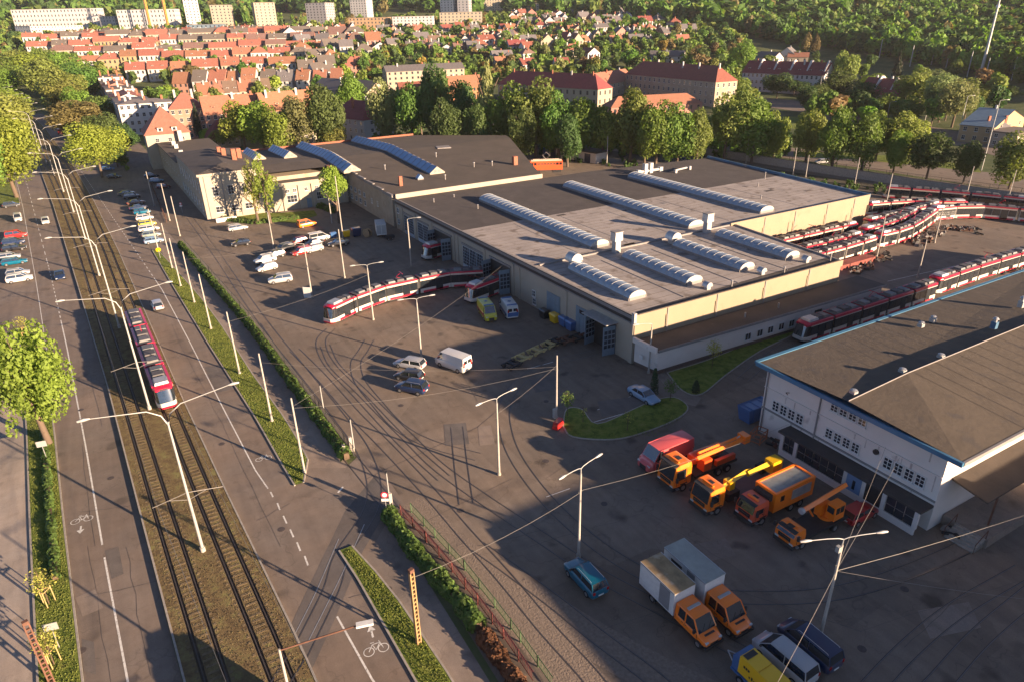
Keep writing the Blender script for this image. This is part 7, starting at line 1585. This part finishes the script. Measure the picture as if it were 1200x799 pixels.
# railway
RL_ = [att(*q) for q in [(880, 46), (905, 52), (985, 62), (1065, 77), (1130, 90), (1199, 104), (1280, 122)]]
P = spline([(p.x, p.y) for p in RL_], 5); b = MB(); ribbon(P, 11, 1.5, b, 0, 0, -2); b.build('railway_bed', m_ballast, kind='structure'); b = MB()
for o_ in (-2.9, -1.5, 1.5, 2.9): ribbon(P, .14, 1.68, b, 0, o_, 1.5)
b.build('railway_rails', m_steel, kind='structure')
mg = 'railway catenary masts'
for i, (bx, by, ty) in enumerate([(1000, 58, 42), (1021, 57, 43), (1030, 69, 47), (1054, 63, 48), (1066, 79, 54), (1091, 77, 54), (1108, 82, 61), (1133, 91, 61), (1153, 97, 69), (1185, 95, 68), (967, 52, 36), (982, 50, 38)]):
    p = att(bx, by); h = hgt(p, ty); t = thing('catenary_mast', nth(i+1)+' catenary mast placed along the railway', 'mast', p, 0, mg); MB().cyl((0, 0), .38, 0, h, 6, r1=.28).build('mast', m_lampgrey, t); MB().tube([(0, 0, h), (.8, .5, h+.5)], .12, 5).build('cantilever', m_lampgrey, t)
ordinal_labels([t for t in THINGS if t.name.startswith('catenary_mast')], 'railway catenary mast, {n} from the left below the wooded slope')
p = att(1148, 92); h = 62; t = thing('tall_radio_mast', 'very tall white tapering mast rising out of the frame by the railway', 'mast', p); MB().cyl((0, 0), 1.0, 0, h, 12, r1=.35).build('shaft', m_lampgrey, t); MB().cyl((0, 0), 1.1, h*.66, h*.66+1.5, 12).build('antenna_ring', m_white, t); MB().box(-2, 2, -2, 2, 0, .8).build('footing', m_kerb, t)
for px, h, lb in [((963, 138), 9, 'street lamp by the side street behind the median trees'), ((1038, 146), 9, 'street lamp with curved arm among the median trees'), ((1083, 146), 9, 'street lamp with curved arm right of the willow'), ((1150, 200), 20, 'tall thin street lamp in front of the blue-roofed house'), ((1122, 162), 15, 'tall pole behind the median trees'), ((958, 122), 14, 'tall leaning pole below the tenement')]:
    p = at(*px); t = thing('street_lamp', lb, 'street lamp', p); MB().cyl((0, 0), .16, 0, h, 6, r1=.08).build('pole', m_lampgrey, t); arm_lamp(t, 0, 0, h, 2.0, -.8, .3)
for px, h, lb, m in [((599, 191), 12, 'rusty brown pole left of the orange locomotive', m_rust), ((658, 190), 9.5, 'concrete pole before the low shed, left one', m_conc), ((675, 190), 10.5, 'concrete pole before the low shed, right one', m_conc), ((711, 195), 9.5, 'concrete pole right of the low shed', m_conc), ((664, 196), 7, 'short lamp pole right of the locomotive', m_conc), ((770, 188), 7.0, 'lamp post behind the brown roof below the trees', m_conc), ((822, 186), 5, 'pale post in shade behind the roof', m_conc)]:
    p = at(*px); t = thing('concrete_pole', lb, 'pole', p); MB().cyl((0, 0), .17, 0, h, 8, r1=.11).build('pole', m, t); MB().box(-.4, .4, -.05, .05, h-.8, h-.7).build('crossarm', m_coping, t)

# ------------------------------------------------------------ trees of the town and the forests
crp = set()
def scat_trees(x0, x1, y0, y1, n, kinds, seed, lab, hh=(9, 15)):
    rs = random.Random(seed); o = []
    for i in range(n):
        x, y = rs.uniform(x0, x1), rs.uniform(y0, y1); p = att(x, y); h = rs.uniform(*hh); k = rs.choice(kinds)
        t = tree(p, h, h*rs.uniform(.34, .5), k, 'cone' if k == 'spruce' else 'round', 2 if k != 'spruce' else 1, None, lab, .12); t['look'] = LOOK[k]; o.append(t)
    ordinal_labels(o, '{look} tree, {n} from left in the '+lab)
kk = ['green', 'green', 'olive', 'bright', 'dark', 'bronze', 'willow']
scat_trees(150, 345, 70, 135, 56, kk, 31, 'gardens between the nearer red terraces'); scat_trees(345, 450, 70, 130, 26, kk, 32, 'courtyards left of the beige block')
scat_trees(345, 600, 46, 100, 60, kk+['gold'], 33, 'gardens of the central villas', (8, 14)); scat_trees(600, 860, 56, 100, 44, kk+['gold', 'dark', 'dark'], 34, 'gardens behind the school', (9, 17)); scat_trees(590, 880, 14, 56, 62, kk+['dark', 'dark', 'green'], 35, 'gardens toward the forest edge', (9, 16))
scat_trees(60, 345, 46, 92, 34, kk, 36, 'spaces between the far red roofs', (8, 12)); scat_trees(860, 1195, 62, 150, 52, kk+['dark', 'dark', 'green', 'olive'], 38, 'gardens below the railway', (8, 15)); scat_trees(0, 60, 46, 62, 8, ['green', 'dark'], 37, 'far left corner below the hills')
tmpl = []
for s_ in range(3):
    for nq, sz in ((170, .26), (70, .40)):
        me = crown_mesh(nq, 40+s_, sz, lobes=8); co = np.zeros(4*nq*3); me.vertices.foreach_get('co', co); tmpl.append(co.reshape(-1, 3)); bpy.data.meshes.remove(me)
def forest(name, pts, mats, seed, far=False):
    rs = np.random.RandomState(seed); groups = [[] for _ in mats]
    for (x, y, z, h, mi) in pts:
        T_ = tmpl[rs.randint(3)*2+(1 if far else 0)]; a = rs.rand()*6.28; r = h*(.34+.2*rs.rand()); q = np.empty_like(T_)
        q[:, 0] = x+r*(T_[:, 0]*cos(a)-T_[:, 1]*sin(a)); q[:, 1] = y+r*(T_[:, 0]*sin(a)+T_[:, 1]*cos(a)); q[:, 2] = z+h*(.02+.98*T_[:, 2]/UH); groups[mi].append(q)
    V_ = np.concatenate([np.concatenate(g_) for g_ in groups if g_]); n = len(V_)//4; mi = np.concatenate([np.full(sum(len(q) for q in g_)//4, i) for i, g_ in enumerate(groups) if g_]).astype(np.int32)
    me = bpy.data.meshes.new(name); me.vertices.add(4*n); me.vertices.foreach_set('co', V_.astype(np.float32).ravel()); me.loops.add(4*n); me.polygons.add(n)
    me.loops.foreach_set('vertex_index', np.arange(4*n, dtype=np.int32)); me.polygons.foreach_set('loop_start', np.arange(0, 4*n, 4, dtype=np.int32)); me.polygons.foreach_set('loop_total', np.full(n, 4, dtype=np.int32))
    for k in mats: me.materials.append(k)
    me.polygons.foreach_set('material_index', mi); me.update(calc_edges=True); return ob(name, me, kind='stuff')
rs = random.Random(77); pts = []
fm = [LM_['dark'], LM_['green'], LM_['olive'], LM_['bronze'], LM_['bright']]
for i in range(16000):
    X, Y = rs.uniform(180, 620), rs.uniform(150, 950); x, y = w2(X, Y, 0)[:2]
    # stay beyond the railway
    k = min(range(len(P)), key=lambda j: (P[j].x-x)**2+(P[j].y-y)**2); d = (P[k]-P[max(0, k-1)] if k else P[1]-P[0]).normalized(); side = d.x*(y-P[k].y)-d.y*(x-P[k].x)
    if side < 7.5 and (Vector((x, y))-P[k]).length < 400: continue
    if X < 196+max(0, Y-400)*.02: continue
    pt = proj((x, y, hill(x, y)+8))
    if pt[0] > 1330 or pt[1] < -60 or pt[0] < 600: continue
    c = rs.random(); pts.append((x, y, hill(x, y)-.5, rs.uniform(12, 20), (0 if c < .42 else 1 if c < .72 else 2 if c < .86 else 3 if c < .9 else 4) if pt[0] < 1040 else (0 if c < .2 else 1 if c < .5 else 2 if c < .7 else 3 if c < .76 else 4)))
    if len(pts) > 4200: break
o = forest('wooded_slope', pts, fm, 3); tag(o, 'dense mixed wood covering the slope above the railway', 'wood', None, 'stuff')
pts = []
for i in range(9000):
    Y = rs.uniform(780, 2500); X = rs.uniform(-.85, .9)*Y; x, y = w2(X, Y, 0)[:2]; z = hill(x, y); q = proj((x, y, z+6))
    if not (-40 < q[0] < 1240) or q[1] > 62: continue
    lim = 24 if q[0] < 300 else 12 if q[0] < 620 else lerp(14, 26, min(1, (q[0]-620)/200)) if q[0] < 830 else 60
    if q[1] > lim: continue
    c = rs.random(); pts.append((x, y, z-1, rs.uniform(14, 24)*(1+Y/4000), 0 if c < .35 else 1 if c < .8 else 2 if c < .93 else 3))
    if len(pts) > 4600: break
o = forest('distant_forest', pts, fm, 4, True); tag(o, 'forested hills closing the view behind the town', 'forest', None, 'stuff')
pts = []
for i in range(2600):
    y_ = rs.uniform(20, 100)if i % 3 else rs.uniform(22, 60); x_ = rs.uniform(0, 870); p = att(x_, y_)
    c = rs.random(); pts.append((p.x, p.y, p.z-.3, rs.uniform(6, 12), 0 if c < .3 else 1 if c < .7 else 2 if c < .9 else 3))
o = forest('town_greenery', pts, fm, 5, True); tag(o, 'small garden trees and shrubs scattered through the distant town', 'greenery', None, 'stuff')
# undergrowth under the tree rows and at the yard edge
pts = []
for i in range(420):
    x_ = rs.uniform(430, 930); y_ = rs.uniform(158, 178)+(x_-430)*.02; p = at(x_, y_); pts.append((p.x, p.y, -.3, rs.uniform(2, 5), rs.choice([0, 0, 1])))
for i in range(260):
    x_ = rs.uniform(-10, 150); y_ = rs.uniform(95, 200); p = at(x_, y_)
    if interp(LL, p.y)-3 < p.x < interp(RR, p.y)+5: continue
    pts.append((p.x, p.y, -.3, rs.uniform(2, 5), rs.choice([0, 1, 2])))
for i in range(160):
    x_ = rs.uniform(640, 1199); y_ = 188+(x_-640)*.105+rs.uniform(-3, 6)-6; p = at(x_, y_); pts.append((p.x, p.y, -.2, rs.uniform(1, 2.2), 0))
o = forest('undergrowth', pts, fm, 6, True); tag(o, 'low bushes and undergrowth beneath the tree rows', 'undergrowth', None, 'stuff')
# grass tufts on the verges near the camera
n = 0; cs = []; rs2 = np.random.RandomState(9)
def tufts(fl, fr, v0, v1, dens):
    for _ in range(int((v1-v0)*dens)):
        v = rs2.uniform(v0, v1); a, c = fl(v), fr(v); x = rs2.uniform(a+.15, c-.1)
        if c > a: cs.append((x, v, .12+.05*rs2.rand()))
tufts(lambda v: interp(LL, v)-2.9, lambda v: interp(LL, v)-.15, 36, 120, 150); tufts(lambda v: interp(RR, v)+.1, lambda v: interp(vr, v)-.1, 63, 150, 150); tufts(lambda v: interp(RR, v)+.2, lambda v: interp([(10, 13.0), (34, 12.6), (44, 11.9), (50.5, 10.6)], v)-.1, 30, 50, 180)
for px_ in (isl,):
    for _ in range(2500):
        x_, y_ = rs2.uniform(664, 800), rs2.uniform(470, 513)
        if y_ > 488+ (abs(x_-735)*-.0) or x_ > 765: p = at(x_, y_); cs.append((p.x, p.y, .16)) if (y_ < 512 and x_+(y_-480)*1.2 < 812 and y_ > 500-(x_-690)*.2) else None
cs = np.array(cs); nrm = rs2.normal(size=cs.shape)*np.array([1, 1, .35]); o = ob('grass_tufts', quads(cs, nrm, .058, M('grass_blade', (.15, .175, .035), .85, .4, .8, trans=.25, world=True), 'grass_tufts', seed=5), kind='stuff'); tag(o, 'tufts of rough grass on the verges and the tram reserve', 'grass', None, 'stuff')

def merge_stuff(things, name, label, cat):
    kids = {}
    for o in COL.objects:
        if o.parent: kids.setdefault(o.parent.name, []).append(o)
    mats = []; vs = []; fs = []; ms = []; n0 = 0; dead = []
    bpy.context.view_layer.update()
    def walk(o):
        nonlocal n0
        dead.append(o)
        if o.type == 'MESH':
            me = o.data; mw = np.array(o.matrix_world); co = np.zeros(len(me.vertices)*3); me.vertices.foreach_get('co', co); co = co.reshape(-1, 3)@mw[:3, :3].T+mw[:3, 3]; vs.append(co)
            idx = []
            for sl_ in o.material_slots:
                if sl_.material not in mats: mats.append(sl_.material)
                idx.append(mats.index(sl_.material))
            for p_ in me.polygons: fs.append([v_+n0 for v_ in p_.vertices]); ms.append(idx[p_.material_index])
            n0 += len(me.vertices)
        for c in kids.get(o.name, []): walk(c)
    for t in things: walk(t)
    me = bpy.data.meshes.new(name); me.from_pydata(np.concatenate(vs).tolist(), [], fs)
    for m in mats: me.materials.append(m)
    me.polygons.foreach_set('material_index', ms); me.update(); o = ob(name, me, kind='stuff')
    ids = set(t.name for t in things); THINGS[:] = [t for t in THINGS if t.name not in ids]
    bpy.data.batch_remove(dead)
    tag(o, label, cat, None, 'stuff'); return o
merge_stuff(FARROWS, 'distant_terraces', 'tight rows of small red-roofed terraces far away at the left', 'terraces')
trs = [t for t in THINGS if t.name.split('.')[0] in ('tree', 'spruce_tree') and t.get('group', '').startswith(('gardens', 'courtyards', 'spaces', 'far left'))]
trs.sort(key=lambda t: proj(t.location)[2]); far_ = trs[200:]
if far_: merge_stuff(far_, 'distant_garden_trees', 'far garden trees among the houses below the forest', 'trees')
cs = []; turf = []
for _ in range(17000):
    v = 34+116*rs2.rand()**1.4; a_, c_ = interp(LR, v)+.25, interp(RL, v)-.25; x = rs2.uniform(a_, c_)
    if any(abs(abs(x-interp(t_, v))-.7175) < .26 for t_ in (T1, T2)): continue
    turf.append((x, v, .29))
turf = np.array(turf); nz = rs2.normal(size=turf.shape)*np.array([1, 1, .4]); o = ob('turf_tufts', quads(turf, nz, .038, M('dry_turf', (.125, .10, .045), .9, .5, .35, trans=.1, world=True), 'turf_tufts', seed=6), kind='stuff'); tag(o, 'dry brownish turf between the tram rails on the median', 'grass', None, 'stuff')
# ------------------------------------------------------------ unseen blocks added just outside the frame, shaped to shade the yard
def off_block(x0, x1, y0, y1, h, lb, m=None):
    t = thing('shading_block', lb, 'building'); MB().box(x0, x1, y0, y1, 0, h).build('wall', m or m_wallwhite, t); MB().box(x0-.4, x1+.4, y0-.4, y1+.4, h, h+.5).build('roof', m_roofdark, t)
    for k in range(int((y1-y0)/4)): window(t, x0-.02, y0+2+k*4, 3, 1.6, 1.6, 2, 2, -pi/2)
off_block(61, 82, -4.6, 3.5, 9.2, 'low white block outside the frame beside the loading dock, added to shade the yard')
off_block(52, 76, -34, -5, 11.6, 'tall white block outside the frame shaped to throw shade over the lower yard')
hz = bpy.data.materials.new('haze_air'); hz.use_nodes = True; n_ = hz.node_tree.nodes; n_.remove(n_['Principled BSDF']); pv = n_.new('ShaderNodeVolumePrincipled')
pv.inputs['Color'].default_value = (.93, .92, .95, 1); pv.inputs['Density'].default_value = 0.00005; pv.inputs['Anisotropy'].default_value = .2
hz.node_tree.links.new(pv.outputs[0], n_['Material Output'].inputs['Volume'])
MB().box(-1850, 4300, -350, 4300, -4, 320).build('haze', hz, kind='stuff')
for t in list(THINGS):
    if 'look' in t.keys(): del t['look']
